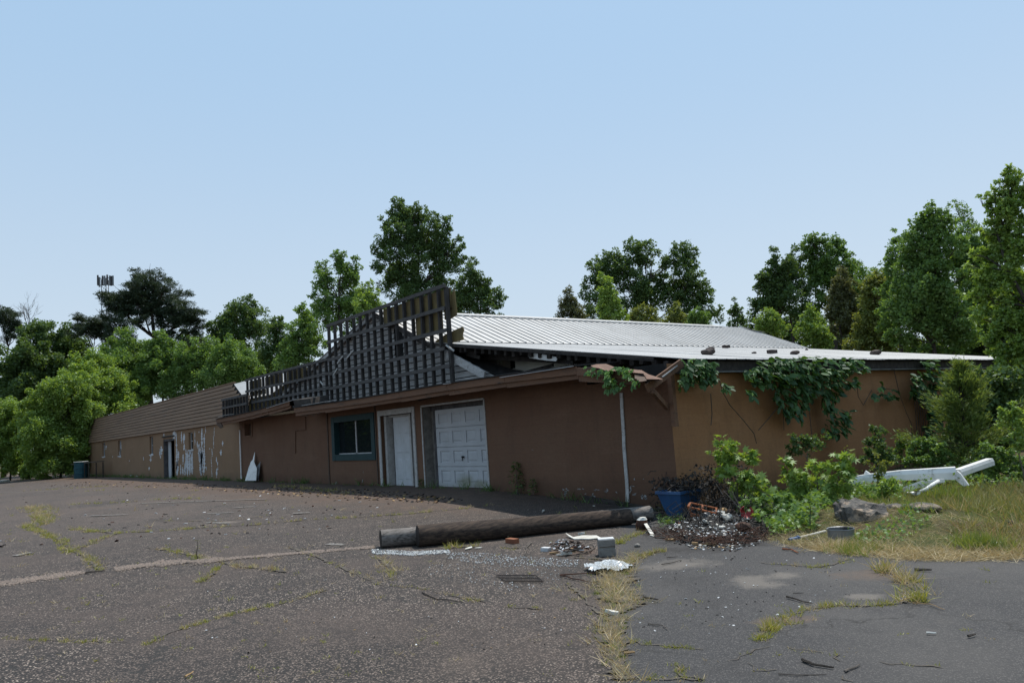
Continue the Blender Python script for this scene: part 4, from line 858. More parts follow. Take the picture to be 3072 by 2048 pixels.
tree('sweetgum_tree', 'lower spreading tree right of the tallest tree', 'tree', 56, L((1420,785,14),(1405,810,20),(1430,830,24),(1395,850,28),(1440,865,28),(1400,890,34),(1450,895,30),(1465,845,12),(1350,920,36),(1410,930,34),(1470,915,26),(1490,880,18),(1505,890,14),(1495,915,16),(1500,945,9),(1455,940,20)), 1420, L_dark, .22, 9.5, None, TG, seed=20, shell=.45)
# over the roof, middle
tree('cherry_tree', 'thin bronze-leaved small tree above the middle of the ridge', 'tree', 46, L((1705,862,8),(1704,880,14),(1690,900,14),(1715,905,18),(1695,930,22),(1730,930,22),(1680,950,18),(1720,955,28),(1748,950,18)), 1712, L_brown, .15, 9, None, TG, seed=21)
tree('cottonwood_tree', 'broad dark cottonwood with two heads behind the ridge', 'tree', 62, L((1785,788,20),(1770,800,14),(1818,765,20),(1845,775,22),(1895,735,22),(1912,745,22),(1945,735,20),(1958,755,20),(1895,770,28),(1935,785,22),(1830,805,32),(1775,825,14),(1870,815,32),(1765,850,20),(1800,850,30),(1850,860,36),(1905,845,36),(1955,850,32),(1755,885,20),(1790,900,30),(1990,790,18),(2025,745,18),(2060,740,18),(2085,755,16),(2040,770,26),(2085,790,22),(2050,810,30),(2005,830,28),(2080,830,28),(2020,870,36),(2080,880,34),(2115,860,24),(2125,890,22),(1960,900,40),(1890,910,40),(2050,930,36),(2110,930,32),(2150,950,20),(2160,925,12),(1830,930,34),(1770,940,30)), 1940, L_dark, .26, 8.5, None, TG, seed=22, shell=.5)
tree('box_elder_tree', 'bright green sapling in front of the cottonwood', 'tree', 44, L((1805,835,16),(1822,845,14),(1815,870,22),(1840,885,16),(1820,905,24),(1850,910,16),(1805,930,18),(1835,940,26),(1805,965,20),(1865,935,14),(1870,960,20)), 1825, L_bright, .17, 9, None, TG, seed=23)
tree('shrub', 'olive shrub top just over the ridge, left of its pair', 'shrub', 45, L((1905,940,16),(1930,935,20),(1955,945,22),(1895,960,20),(1925,965,24),(1965,970,22)), 1930, L_olive, .16, 11, None, TG, seed=24)
tree('shrub', 'olive pointed shrub over the ridge, right of its pair', 'shrub', 46, L((2032,912,9),(2030,930,14),(2015,950,20),(2045,950,20),(2005,970,18),(2040,975,22)), 2028, L_olive, .16, 11, None, TG, seed=25)
tree('shrub', 'green shrub top at the far end of the ridge', 'shrub', 45, L((2095,935,14),(2075,950,16),(2110,955,20),(2085,972,22),(2120,975,18),(2065,975,14)), 2092, L_mid, .17, 11, None, TG, seed=26)
tree('cherry_tree', 'small dark thin tree alone at the end of the ridge', 'tree', 48, L((2203,898,6),(2205,918,10),(2195,935,12),(2222,930,10),(2210,955,18),(2228,965,12),(2195,970,14)), 2210, L_dark, .15, 9, None, TG, seed=27)
# right group
tree('sweetgum_tree', 'tall dark tree left of the right hand wood', 'tree', 50, L((2320,750,13),(2330,775,14),(2350,800,16),(2310,800,14),(2295,825,18),(2278,832,12),(2330,830,22),(2275,865,16),(2310,870,24),(2350,860,24),(2262,905,14),(2290,920,22),(2255,940,14),(2330,920,28),(2370,775,14),(2380,800,18),(2385,845,26),(2370,890,30),(2400,930,30)), 2340, L_dark, .2, 9, None, TG, seed=28, fill=1.8, shell=.45)
tree('sweetgum_tree', 'dark flat topped tree behind the low roof', 'tree', 52, L((2425,715,14),(2445,710,14),(2415,735,18),(2455,735,18),(2475,715,12),(2510,715,14),(2520,735,16),(2495,745,20),(2440,770,26),(2490,785,28),(2540,765,18),(2565,790,16),(2545,800,22),(2575,815,12),(2420,820,28),(2470,840,34),(2530,840,32),(2570,850,20),(2450,900,38),(2520,900,36)), 2480, L_mid, .2, 9, None, TG, seed=29, fill=1.8, shell=.45)
tree('shrub', 'yellow-green shrub over the low roof hip', 'shrub', 43, L((2305,940,18),(2325,955,20),(2290,965,22),(2340,985,24),(2310,995,24),(2275,990,14)), 2315, L_bright, .15, 10, None, TG, seed=30)
tree('box_elder_tree', 'bright young tree over the curled end of the roof', 'tree', 42, L((2430,925,14),(2440,950,18),(2415,965,20),(2455,980,24),(2400,1000,20),(2430,1010,26),(2480,1000,22),(2470,1030,24),(2440,1045,20)), 2440, L_bright, .17, 9.5, None, TG, seed=31)
tree('oak_tree', 'brownish tree in front of the flat topped tree', 'tree', 45, L((2525,820,18),(2510,855,24),(2545,860,24),(2520,900,30),(2555,910,24),(2500,940,24),(2535,950,34),(2520,1000,34),(2560,1010,30)), 2530, L_brown, .16, 11, None, TG, seed=32, fill=1.8)
tree('mulberry_tree', 'mid green tree over the middle of the low roof', 'tree', 41, L((2640,825,18),(2615,840,18),(2660,840,16),(2600,865,22),(2640,870,26),(2675,880,20),(2610,910,28),(2655,920,30),(2590,960,28),(2640,970,34),(2600,1010,32),(2660,1010,32),(2560,1040,28),(2630,1050,34)), 2630, L_olive, .17, 10.5, None, TG, seed=33, fill=1.8)
tree('hackberry_tree', 'tall dark dense tree behind the right end of the low roof', 'tree', 37, L((2790,625,16),(2798,645,20),(2830,635,14),(2760,655,16),(2845,660,18),(2745,680,18),(2790,690,32),(2835,700,30),(2730,720,22),(2715,750,16),(2760,750,38),(2820,760,40),(2870,740,28),(2705,800,22),(2745,810,38),(2810,830,44),(2870,820,40),(2700,870,28),(2760,880,44),(2830,900,44),(2690,930,30),(2740,950,40),(2810,970,44),(2880,930,40),(2700,1000,34),(2760,1020,40),(2840,1040,40),(2900,1000,40)), 2790, L_mid, .17, 11, None, TG, seed=34, fill=1.8)
tree('willow_tree', 'thin feathery pale tree top behind the dense dark tree', 'tree', 52, L((2865,612,14),(2885,625,16),(2900,645,14),(2870,650,18),(2895,675,18),(2920,665,10),(2950,680,14),(2970,700,18),(2930,710,20)), 2890, L_mid, .17, 4.2, M_twig, TG, seed=35, droop=.3, fill=.2)
tree('elm_tree', 'tall near tree with arching sprays at the right edge', 'tree', 23, L((3028,508,12),(3018,528,14),(3040,545,16),(2998,548,10),(3050,520,12),(3060,575,22),(3025,575,18),(2985,570,10),(2960,588,8),(2940,590,6),(2990,600,16),(3035,620,28),(3010,640,20),(2965,635,14),(2990,665,22),(3060,670,30),(2930,690,9),(2955,700,14),(3000,710,30),(2920,760,10),(2950,765,18),(2990,770,30),(3050,760,36),(2905,800,10),(2940,820,20),(3000,830,34),(3060,840,34),(2915,890,16),(2960,890,26),(3020,900,34),(2935,950,24),(2990,965,34),(3060,960,34),(2985,1030,30),(3050,1030,34),(3010,1090,30),(3060,1100,30),(2980,1125,20),(3068,600,18),(3066,720,26),(3068,900,26),(3065,1040,26)), 3190, L_bright, .115, 12, None, None, seed=36, shell=.3, sub=10, gz0=-.28, trunk_r=.09)
tree('hackberry_tree', 'dark shaded tree past the far end of the shop side wall', 'tree', 30, L((2990,1160,40),(3050,1170,40),(2950,1190,36),(3010,1220,44),(3060,1240,40),(2960,1260,40),(2920,1230,30),(3000,1300,40),(3050,1320,36),(2940,1320,30)), 3000, L_dark, .17, 13, None, None, seed=37)
tree('hackberry_tree', 'dark leaning tree hiding the end of the eave', 'tree', 27, L((3030,1100,26),(3060,1130,28),(3000,1130,20),(3020,1165,28),(3065,1190,26)), 3060, L_mid, .14, 9, None, None, seed=38)

tree('hackberry_tree', 'dense dark thicket tree hiding the far end of the tan side wall', 'tree', 20.5, L((2870,1140,22),(2900,1130,24),(2945,1125,26),(2990,1135,28),(3035,1130,28),(2865,1180,24),(2910,1180,30),(2960,1180,32),(3010,1185,32),(3055,1190,32),(2870,1230,26),(2920,1235,32),(2980,1240,34),(3040,1250,34),(2880,1290,30),(2940,1295,34),(3000,1300,34),(3060,1310,34),(2860,1340,28),(2910,1350,30),(2970,1350,30)), 2960, L_dark, .13, 12, None, None, seed=41, gz0=-.28, trunk_r=.08)
tree('hackberry_tree', 'broad dark tree between the brownish tree and the tall dense tree', 'tree', 48, L((2590,830,26),(2640,850,34),(2690,870,34),(2570,880,34),(2620,920,44),(2680,930,44),(2580,970,44),(2640,990,44),(2545,930,34)), 2625, L_mid, .19, 10, None, TG, seed=44)
tree('hackberry_tree', 'broad green tree joining the tall dense tree to the arching near tree', 'tree', 42, L((2900,700,30),(2880,750,34),(2940,750,36),(2985,730,30),(2900,810,44),(2960,830,44),(3020,820,40),(2890,890,44),(2960,910,46),(3030,900,44),(2920,980,46),(3000,990,46)), 2940, L_mid, .18, 10, None, TG, seed=45)
tree('hackberry_tree', 'leafy shoulder on the left of the tall dense tree', 'tree', 39, L((2700,710,22),(2690,760,26),(2670,800,24),(2690,840,32),(2660,880,28),(2690,930,34),(2660,960,30)), 2690, L_mid, .16, 10, None, TG, seed=46)
tree('sweetgum_tree', 'leafy shoulder on the left of the flat topped tree', 'tree', 51, L((2395,760,24),(2380,810,30),(2350,840,28),(2390,860,36),(2340,890,30),(2390,920,36),(2300,900,26)), 2370, L_dark, .19, 10, None, TG, seed=47)
tree('oak_tree', 'low dark wood edge trees filling in behind the hip of the roof', 'tree', 56, L((2250,970,24),(2300,1000,34),(2360,990,38),(2420,960,40),(2480,980,44),(2540,960,44),(2600,960,44),(2660,960,44),(2380,1040,34),(2450,1050,36),(2520,1050,40),(2600,1050,40),(2680,1040,44),(2330,930,30),(2220,990,16)), 2450, L_dark, .22, 11, None, TG, seed=42)
tree('oak_tree', 'low dark trees behind the row of pale green trees', 'tree', 92, L((640,1060,40),(700,1080,40),(760,1080,44),(820,1100,44),(870,1110,40),(600,1040,36),(560,1030,34),(470,1090,40),(400,1070,36),(330,1070,36)), 700, L_dark, .34, 11, None, TG, seed=43)
tree('oak_tree', 'dark wood edge tree behind the end of the low roof', 'tree', 44, L((2900,900,50),(2960,980,50),(3030,960,55),(2900,1040,45),(2980,1060,50),(3050,1080,50),(2830,1060,40),(2900,1120,40),(3000,1140,45),(3066,850,45),(2690,1050,34),(2750,1070,34)), 2960, L_dark, .2, 11, None, TG, seed=39)
tree('oak_tree', 'low dark trees at the far left behind the shrubs', 'tree', 90, L((30,1280,45),(90,1270,40),(20,1360,40),(60,1200,45),(5,1150,40),(110,1180,40)), 60, L_dark, .34, 11, None, TG, seed=40)
# ---- cedar, saplings and shrubs in front of the side wall
def cedar():
    rng = np.random.default_rng(77); b = g(2900, 1440); b[1] -= 0; d = math.hypot(b[0], b[1])
    t = thing('cedar_tree', 'feathery young cedar standing at the corner vines by the side wall', 'tree', b)
    top = at_d(2880, 1092, d); mb = MB(); mb.tube(bent(b, top, 5, .02, rng), [.05, .04, .03, .02, .008], 6); part('trunk', mb, M_bark, t)
    P = []; D = []; lb = MB()
    for i in range(105):
        u = rng.uniform(.03, 1)**.85; p = b+(top-b)*u; a = rng.uniform(0, 6.28); rad = (.98*(1-u)**.8+.06)*rng.choice([.45, .75, 1.0, 1.25], p=[.3, .3, .3, .1])*(1+.25*math.sin(2*a+4*u))
        e = p+np.array([math.cos(a)*rad, math.sin(a)*rad, rad*rng.uniform(.2, .75)]); lb.tube([p, (p+e)/2-[0, 0, .04], e], [.010, .007, .003], 4, False)
        n = int(70+190*rad); s = rng.uniform(.2, 1, n)**.8; q = p+(e-p)*s[:, None]-np.array([0, 0, .12])*rad*(np.sin(s*3.1))[:, None]+rng.normal(0, .045, (n, 3))*(.4+s[:, None]); P.append(q); dd = np.tile(e-p, (n, 1))/max(rad, .1)+rng.normal(0, .5, (n, 3))+[0, 0, .25]; D.append(dd)
    part('limbs', lb, M_bark, t); P = np.concatenate(P); D = np.concatenate(D); N = len(P)
    M = frames(D, rdir(N, rng), rng.uniform(.05, .14, N), np.full(N, .09))
    link('crown', scatter_mesh('crown', T_needle[0], T_needle[1], M, P, rng.uniform(0, 1, N), ORG[t.name]), L_cedar, t)
cedar()
def bush(name, label, d, lobes, base, mat, size, cov=8, tmpl=T_star, seed=0, **k):
    return tree(name, label, 'shrub', d, lobes, base, mat, size, cov, M_twig, None, seed=200+seed, tmpl=tmpl, trunk_r=.016, gz0=-.28, sub=9, shell=.35, fill=.4, **k)
bush('sweetgum_sapling', 'tall bright sapling growing behind the rubbish heap', 12.9, L((2165,1330,20),(2195,1325,18),(2185,1350,26),(2150,1365,20),(2210,1370,22),(2175,1390,28),(2200,1415,30),(2160,1425,20),(2235,1430,20),(2260,1435,22),(2230,1465,28),(2280,1450,18),(2200,1470,28),(2270,1490,26),(2300,1480,14),(2255,1385,8),(2262,1360,6)), 2205, L_bright, .155, 5.2, seed=1, up=.8)
bush('sweetgum_sapling', 'wide bright sapling in front of the vine covered wall', 13.6, L((2355,1385,14),(2370,1410,18),(2360,1440,20),(2405,1430,24),(2440,1400,22),(2475,1395,24),(2510,1385,22),(2540,1375,14),(2420,1460,28),(2470,1440,30),(2520,1425,28),(2450,1485,30),(2400,1490,22),(2500,1475,28),(2550,1420,12),(2540,1465,20)), 2450, L_bright, .155, 5.2, seed=2, up=.8)
bush('ground_bramble', 'low bramble of pale leaves between the two saplings', 12.2, L((2245,1510,24),(2290,1510,26),(2330,1495,22),(2370,1500,22),(2270,1545,22),(2320,1540,24),(2365,1530,18),(2300,1570,16),(2345,1560,14),(2400,1520,18)), 2310, L_mid, .09, 8, seed=3, up=.9)
bush('privet_bush', 'thin yellowish shoots standing over the white metal', 14.2, L((2630,1365,7),(2640,1385,10),(2655,1395,9),(2615,1400,8),(2645,1415,12),(2670,1390,6),(2625,1430,10),(2650,1440,12),(2600,1385,5)), 2640, L_olive, .07, 6, T_rhomb, 4)
bush('privet_bush', 'yellow-green shoots in front of the white metal', 12.9, L((2650,1450,14),(2680,1440,12),(2665,1470,16),(2640,1475,14),(2690,1465,12),(2700,1495,10),(2660,1500,14),(2625,1490,12)), 2665, L_bright, .06, 8, T_rhomb, 5)
bush('privet_bush', 'dark leafy bush behind the left end of the white metal', 15.2, L((2590,1480,20),(2560,1500,20),(2610,1510,20),(2640,1505,16),(2540,1520,16)), 2590, L_mid, .06, 9, T_rhomb, 6)
bush('privet_bush', 'sunlit small-leaved bush behind the white metal', 17.5, L((2760,1335,18),(2790,1320,16),(2740,1360,18),(2780,1360,24),(2820,1345,18),(2760,1385,24),(2810,1385,24),(2840,1370,18),(2850,1400,16),(2720,1390,16)), 2790, L_mid, .07, 11, T_rhomb, 7, up=.8)
bush('privet_bush', 'small-leaved bush against the wall, right of the big hanging vine', 18.5, L((2700,1310,8),(2695,1330,10),(2710,1345,14),(2690,1365,14),(2730,1330,10),(2665,1380,16)), 2700, L_mid, .07, 9, T_rhomb, 8)
bush('wall_shrub', 'shaded shrub against the side wall under the hanging vine', 17.2, L((2625,1290,14),(2640,1310,20),(2620,1340,24),(2650,1350,22),(2600,1370,22),(2640,1385,24),(2680,1375,16)), 2630, L_dark, .07, 10, T_rhomb, 9)
bush('wall_shrub', 'shaded thin shrub low on the wall beside the bright sapling', 15.5, L((2385,1310,16),(2405,1320,18),(2395,1345,20),(2370,1350,16),(2440,1320,14),(2460,1330,14),(2480,1305,12),(2420,1350,18)), 2400, L_dark, .09, 7, T_rhomb, 10)
bush('dogwood_bush', 'pale sunlit bush at the right edge beside the cedar', 15.5, L((3005,1235,12),(3040,1220,14),(3060,1240,18),(3025,1260,18),(3060,1285,22),(3000,1270,8),(3045,1310,20),(3070,1330,18),(3020,1320,10)), 3060, L_bright, .085, 8.5, T_oval, 11, up=.7)
bush('dogwood_bush', 'low green bush behind the slanting white pipe end', 16.5, L((2960,1340,20),(2990,1360,22),(3030,1370,22),(3060,1390,20),(2950,1390,20),(2990,1410,22),(3040,1420,22),(2920,1420,18),(2960,1440,16)), 2990, L_mid, .075, 10, T_rhomb, 12, up=.7)
bush('bramble_bush', 'dark undergrowth bush at the foot of the cedar', 16.8, L((2850,1420,18),(2880,1440,18),(2830,1440,16),(2910,1450,14),(2870,1410,18),(2910,1400,20),(2940,1370,18)), 2870, L_dark, .07, 10, T_rhomb, 13)

# ---- creeper on the eaves: every large leaf an object of its own
def compound_leaf(seed):
    rr = np.random.default_rng(seed); P = np.zeros((5, 3)); ang = np.radians([-80, -38, 0, 38, 80])+rr.uniform(-.15, .15, 5)
    D = np.stack([np.cos(ang), np.sin(ang), -.25-rr.uniform(0, .3, 5)], 1); s = np.array([.6, .85, 1, .85, .6])*rr.uniform(.9, 1.1, 5)
    return scatter_mesh('creeper_leaf', *T_oval, frames(D, np.tile([0, 0, 1.], (5, 1)), s), P, np.clip(np.full(5, .2+.15*seed)+rr.uniform(-.08, .08, 5), 0, 1))
LEAVES = [compound_leaf(k) for k in range(6)]; SHADED_LEAVES = [q.copy() for q in LEAVES]
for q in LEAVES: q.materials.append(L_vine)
for q in SHADED_LEAVES: q.materials.append(L_shade)  # same leaves, shade painted into the colour
def in_poly(x, y, poly):
    c = False; n = len(poly)
    for i in range(n):
        (x0, y0), (x1, y1) = poly[i], poly[i-1]
        if (y0 > y) != (y1 > y) and x < (x1-x0)*(y-y0)/(y1-y0)+x0: c = not c
    return c
def vine(label, plane, polys, n_obj, size, stems, n_stuff=0, spread=.16, seed=0):
    rr = random.Random(seed); ax, pv = plane; at = at_x if ax == 'x' else at_y; outn = Vector((1, 0, 0)) if ax == 'x' else Vector((0, -1, 0)); sgn = 1 if ax == 'x' else -1
    o0 = at(*polys[0][0], pv); t = thing('creeper_vine', label, 'vine', o0)
    for st in stems: m = MB(); m.tube([at(*p, pv-sgn*.02) for p in st], .008 if len(st) > 2 else .006, 5, False); part('vine_stem', m, M_bark, t)
    pts = []; area = [(max(p[0] for p in po)-min(p[0] for p in po))*(max(p[1] for p in po)-min(p[1] for p in po)) for po in polys]
    while len(pts) < n_obj+n_stuff:
        po = rr.choices(polys, area)[0]; x = rr.uniform(min(p[0] for p in po), max(p[0] for p in po)); y = rr.uniform(min(p[1] for p in po), max(p[1] for p in po))
        if in_poly(x, y, po): pts.append((x, y, po))
    SP = []; SM = []
    for i, (x, y, po) in enumerate(pts):
        y0 = min(p[1] for p in po); top = 1-min(1, (y-y0)/90)
        c = at(x, y, pv+sgn*(rr.uniform(0, spread)*(.5+top*.8)))
        d = Vector((rr.uniform(-.6, .6), rr.uniform(-.6, .6), -.8+rr.uniform(-.5, .5)+top*.5))+outn*(.35+.5*top); nn = outn*.8+Vector((rr.uniform(-.5, .5), rr.uniform(-.5, .5), .5+rr.uniform(-.3, .6)))
        d.normalize(); y_ = nn.cross(d).normalized(); z_ = d.cross(y_); s = size*rr.uniform(.7, 1.25)
        if i < n_obj:
            o = link('leaf', (LEAVES if ax == 'y' or rr.random() < .22*top else SHADED_LEAVES)[i % 6], None, t, loc=c, rot=Matrix((d, y_, z_)).transposed().to_euler()); o.scale = (s, s, s)  # lit leaf colour on the front and near the top, shaded colour below
        else: SP.append(c); SM.append(np.array([d[:], y_[:], z_[:]]).T*s*1.3)
    if SP:
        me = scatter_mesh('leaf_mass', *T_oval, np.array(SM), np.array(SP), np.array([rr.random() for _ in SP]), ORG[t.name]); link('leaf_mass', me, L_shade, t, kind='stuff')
    return t
vine('bright creeper drooping over the front eaves board', ('y', YE-.04), [[(1755, 1098), (1805, 1104), (1800, 1125), (1760, 1118)], [(1808, 1110), (1842, 1112), (1840, 1140), (1852, 1160), (1838, 1176), (1820, 1172), (1812, 1140)], [(1850, 1100), (1876, 1098), (1874, 1128), (1856, 1126)], [(1878, 1100), (1890, 1098), (1898, 1130), (1886, 1142)], [(1866, 1143), (1882, 1143), (1880, 1158), (1866, 1158)], [(1890, 1144), (1925, 1138), (1918, 1160), (1892, 1160)]], 62, .115, [[(1770, 1102), (1815, 1115), (1830, 1150)], [(1855, 1100), (1870, 1115)]], 0, .12, 1)
vine('small creeper clump on the roof corner above the tan wall', ('x', -8.80), [[(2050, 1080), (2140, 1078), (2150, 1110), (2145, 1140), (2110, 1160), (2085, 1140), (2040, 1165), (2045, 1120)]], 90, .12, [[(2062, 1085), (2085, 1125)], [(2150, 1110), (2165, 1165)], [(2132, 1180), (2136, 1240), (2133, 1275)]], 60, .2, 2)
vine('big dense creeper hanging over the tan side wall', ('x', -8.80), [[(2265, 1082), (2330, 1074), (2420, 1068), (2500, 1072), (2590, 1078), (2605, 1110), (2560, 1115), (2500, 1140), (2300, 1140), (2262, 1115)], [(2225, 1110), (2300, 1110), (2330, 1150), (2280, 1160), (2240, 1140)], [(2330, 1120), (2440, 1120), (2450, 1190), (2425, 1200), (2400, 1260), (2370, 1250), (2345, 1240), (2320, 1190)], [(2440, 1110), (2510, 1110), (2520, 1170), (2500, 1230), (2475, 1240), (2460, 1180)], [(2485, 1225), (2550, 1230), (2545, 1290), (2500, 1310), (2470, 1290)], [(2525, 1140), (2575, 1130), (2570, 1155), (2530, 1158)], [(2160, 1145), (2185, 1150), (2182, 1170), (2162, 1165)], [(2236, 1165), (2262, 1168), (2258, 1190), (2238, 1186)]], 300, .135,
     [[(2165, 1170), (2190, 1215), (2230, 1260), (2262, 1300), (2270, 1330)], [(2425, 1200), (2432, 1270), (2436, 1310)], [(2350, 1240), (2352, 1290)], [(2275, 1290), (2310, 1250), (2330, 1225)], [(2570, 1150), (2575, 1190), (2590, 1215), (2615, 1170)]], 700, .22, 3)
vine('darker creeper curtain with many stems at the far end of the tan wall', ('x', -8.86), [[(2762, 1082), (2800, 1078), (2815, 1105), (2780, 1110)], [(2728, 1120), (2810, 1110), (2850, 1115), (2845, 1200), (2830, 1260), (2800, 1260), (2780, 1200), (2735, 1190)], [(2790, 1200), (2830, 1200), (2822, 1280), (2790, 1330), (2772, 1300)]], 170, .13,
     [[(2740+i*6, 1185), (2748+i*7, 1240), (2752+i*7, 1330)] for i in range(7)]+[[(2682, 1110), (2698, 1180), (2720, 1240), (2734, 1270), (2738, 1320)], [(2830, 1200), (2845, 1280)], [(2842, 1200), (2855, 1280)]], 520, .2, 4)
vine('single spray of five-fingered leaves on the bare tan wall', ('x', -8.95), [[(2615, 1180), (2645, 1182), (2640, 1198), (2618, 1198)], [(2640, 1150), (2665, 1150), (2672, 1200), (2650, 1205), (2640, 1180)], [(2675, 1160), (2692, 1165), (2690, 1195), (2676, 1190)]], 20, .14, [[(2630, 1180), (2660, 1165), (2688, 1172)]], 0, .1, 5)

# ================================================================== THINGS LYING ABOUT
def vec(a): return Vector([float(c) for c in a])
# utility-pole logs
def pole_log(name, label, a, b, r0, r1, mat, seed, grp='old utility pole logs'):
    rr = random.Random(seed); a, b = vec(a), vec(b); n = 16; k = 18; mid = (a+b)/2
    t = thing(name, label, 'log', (mid.x, mid.y, float(gz(mid.x))), grp); m = MB(); d = (b-a).normalized(); x = d.cross(Vector((0, 0, 1))).normalized(); y = x.cross(d); vs = []
    ph = [rr.uniform(0, 6) for _ in range(6)]
    for i in range(n+1):
        u = i/n; c = a+(b-a)*u; r = r0+(r1-r0)*u
        for j in range(k):
            th = 2*math.pi*j/k; q = r*(1+.03*math.sin(3*th+ph[0]+u*2)+.025*math.sin(5*th+ph[1]+5*u)+.02*math.sin(11*u+ph[2]+th)); vs.append(c+x*q*math.cos(th)+y*q*math.sin(th))
    # the long axis of the grain runs along the local Y of the mesh: build it lying along Y
    m.add(vs, [(i*k+j, i*k+(j+1) % k, (i+1)*k+(j+1) % k, (i+1)*k+j) for i in range(n) for j in range(k)]); part('log_side', m, mat, t, smooth=True)
    for i, nm in ((0, 'near'), (n, 'far')):
        m = MB(); ring = vs[i*k:(i+1)*k]; c = a if i == 0 else b; s = -1 if i == 0 else 1; m.add([c+d*s*.012]+[p+d*s*.004 for p in ring], [(0, j+1, (j+1) % k+1) for j in range(k)]); part('log_end', m, M_endgrain, t)
a = g(1246, 1640); b = g(1884, 1574)
pole_log('pole_log', 'thick dark brown pole log lying nearest the camera', a+[0, .05, .15], b+[0, .05, .125], .155, .128, M_pole, 1)
a2 = g(1134, 1643); d2 = (b-a)/np.linalg.norm(b-a); b2 = a2+d2*4.45; b2[2] = float(gz(b2[0]))
pole_log('pole_log', 'paler grey pole log lying behind the dark brown one', a2+[.0, .05, .125], b2+[0, .05, .115], .128, .118, M_pole2, 2)

# concrete block with a groove
def block():
    p = g(1824, 1668); t = thing('concrete_block', 'grey concrete block standing on end near the log', 'block', p); m = MB(); ux = Vector((.62, .79, 0)).normalized(); uy = Vector((-.79, .62, 0)).normalized(); w, h, dp = .205, .20, .19; c = vec(p)
    prof = [(0, 0), (0, .085), (.018, .095), (.018, .112), (0, .122), (0, h), (dp, h), (dp, 0)]
    m.prism([c-ux*w/2+uy*q+Vector((0, 0, z)) for q, z in prof], ux*w); part('block_body', m, M_conc, t)
    m = MB(); m.beam(c+uy*.02+Vector((0, 0, h+.006)), c+uy*(dp-.02)+Vector((0, 0, h+.006)), w*.96, .012); part('pale_cap', m, M_peel, t)  # thin paler slab on top of the block
block()
# oven rack
def rack():
    q = [g(*p, .018) for p in ((1490, 1729), (1607, 1729), (1630, 1747), (1518, 1747))]; t = thing('oven_rack', 'black wire oven rack lying flat on the asphalt', 'rack', sum(q)/4); a, b, c, d = q; m = MB()
    for e, f in ((a, b), (b, c), (c, d), (d, a)): m.tube([e, f], .006, 5)
    mid0, mid1 = (a+d)/2, (b+c)/2; m.tube([mid0, mid1], .005, 5); part('rim', m, M_wire, t)
    for i in range(1, 20):
        u = i/20; m = MB(); m.tube([a+(b-a)*u+[0, 0, .006], d+(c-d)*u+[0, 0, .006]], .0035, 4, False); part('wire', m, M_wire, t)
rack()
def shard_poly(mb, c, r, rr, th=.02, n=7, tilt=.25, squash=1.):
    """an irregular broken flake with thickness"""
    c = vec(c); a0 = rr.uniform(0, 6.28); rot = Matrix.Rotation(rr.uniform(0, 6.28), 3, 'Z') @ Matrix.Rotation(rr.uniform(-tilt, tilt), 3, 'X'); ps = []
    for i in range(n): th_ = a0+6.28*i/n; q = r*rr.uniform(.55, 1.1); ps.append(c+rot @ Vector((q*math.cos(th_), q*squash*math.sin(th_), 0)))
    mb.prism(ps, rot @ Vector((0, 0, th)))
def flake(name, label, cat, px, r, mat, th=.012, seed=0, squash=.6, up=.01, tilt=.25, group=None):
    p = g(*px, up); rr = random.Random(seed); mb = MB(); shard_poly(mb, p, r, rr, th, 8, tilt, squash); return single(name, mb, mat, label, cat, p, group)
def chunk(name, label, cat, c, r, mat, seed, scale=(1, 1, .7), group=None, sub=2, rough=.22, smooth=False):
    import bmesh
    bm = bmesh.new(); bmesh.ops.create_icosphere(bm, subdivisions=sub, radius=1); rr = np.random.default_rng(seed); ph = rr.uniform(0, 6, (6, 3)); fr = rr.uniform(1.2, 3.6, (6, 3))
    for v in bm.verts:
        n_ = sum(math.sin(v.co.x*f[0]+v.co.y*f[1]+v.co.z*f[2]+p[0]) for f, p in zip(fr, ph))/3+rr.normal()*.25
        v.co *= r*(1+rough*n_*.6); v.co.x *= scale[0]; v.co.y *= scale[1]; v.co.z *= scale[2]
    me = bpy.data.meshes.new(name); bm.to_mesh(me); bm.free(); return link(name, me, mat, None, loc=c, label=label, cat=cat, group=group, smooth=smooth)
# warped white strip by the log
def strip():
    A = [g(*p) for p in ((1697, 1609), (1720, 1614), (1745, 1612), (1770, 1611), (1790, 1613), (1808, 1617))]; B = [g(*p) for p in ((1706, 1614), (1722, 1619), (1745, 1620), (1770, 1620), (1790, 1619), (1809, 1619))]; t = A[2]
    m = MB(); rr = random.Random(3); z = [.06, .02, .035, .03, .04, .015]; n = 6
    vs = [a+[0, 0, h] for a, h in zip(A, z)]+[b+[0, 0, h*.5+.008] for b, h in zip(B, z)]; m.add(vs+[v-np.array([0, 0, .012]) for v in vs], [(i, i+1, n+i+1, n+i) for i in range(n-1)]+[(3*n+i, 3*n+i+1, 2*n+i+1, 2*n+i) for i in range(n-1)]+[(n+i, n+i+1, 3*n+i+1, 3*n+i) for i in range(n-1)])
    single('warped_strip', m, M_whitejunk, 'warped white strip lying in front of the dark log', 'scrap', t)
strip()
flake('scrap', 'small white flake against the dark log behind the warped strip', 'scrap', (1745, 1604), .07, M_whitejunk, .03, 5, .4)
flake('scrap', 'white paper scrap by the left half of the dark log', 'scrap', (1405, 1646), .13, M_whitejunk, .008, 6, .35)
flake('scrap', 'white sliver beside the paper scrap under the dark log', 'scrap', (1436, 1645), .07, M_whitejunk, .008, 7, .4)
flake('scrap', 'white plastic scrap in the grassy seam', 'scrap', (1838, 1845), .085, M_whitejunk, .03, 8, .6)
flake('stick', 'pale lath lying in the building shadow behind the logs', 'stick', (1630, 1535), .2, M_whitejunk, .02, 9, .1)
flake('scrap', 'white scrap lying in the shadow beside the wall plank', 'scrap', (1782, 1519), .05, M_whitejunk, .01, 10, .5)
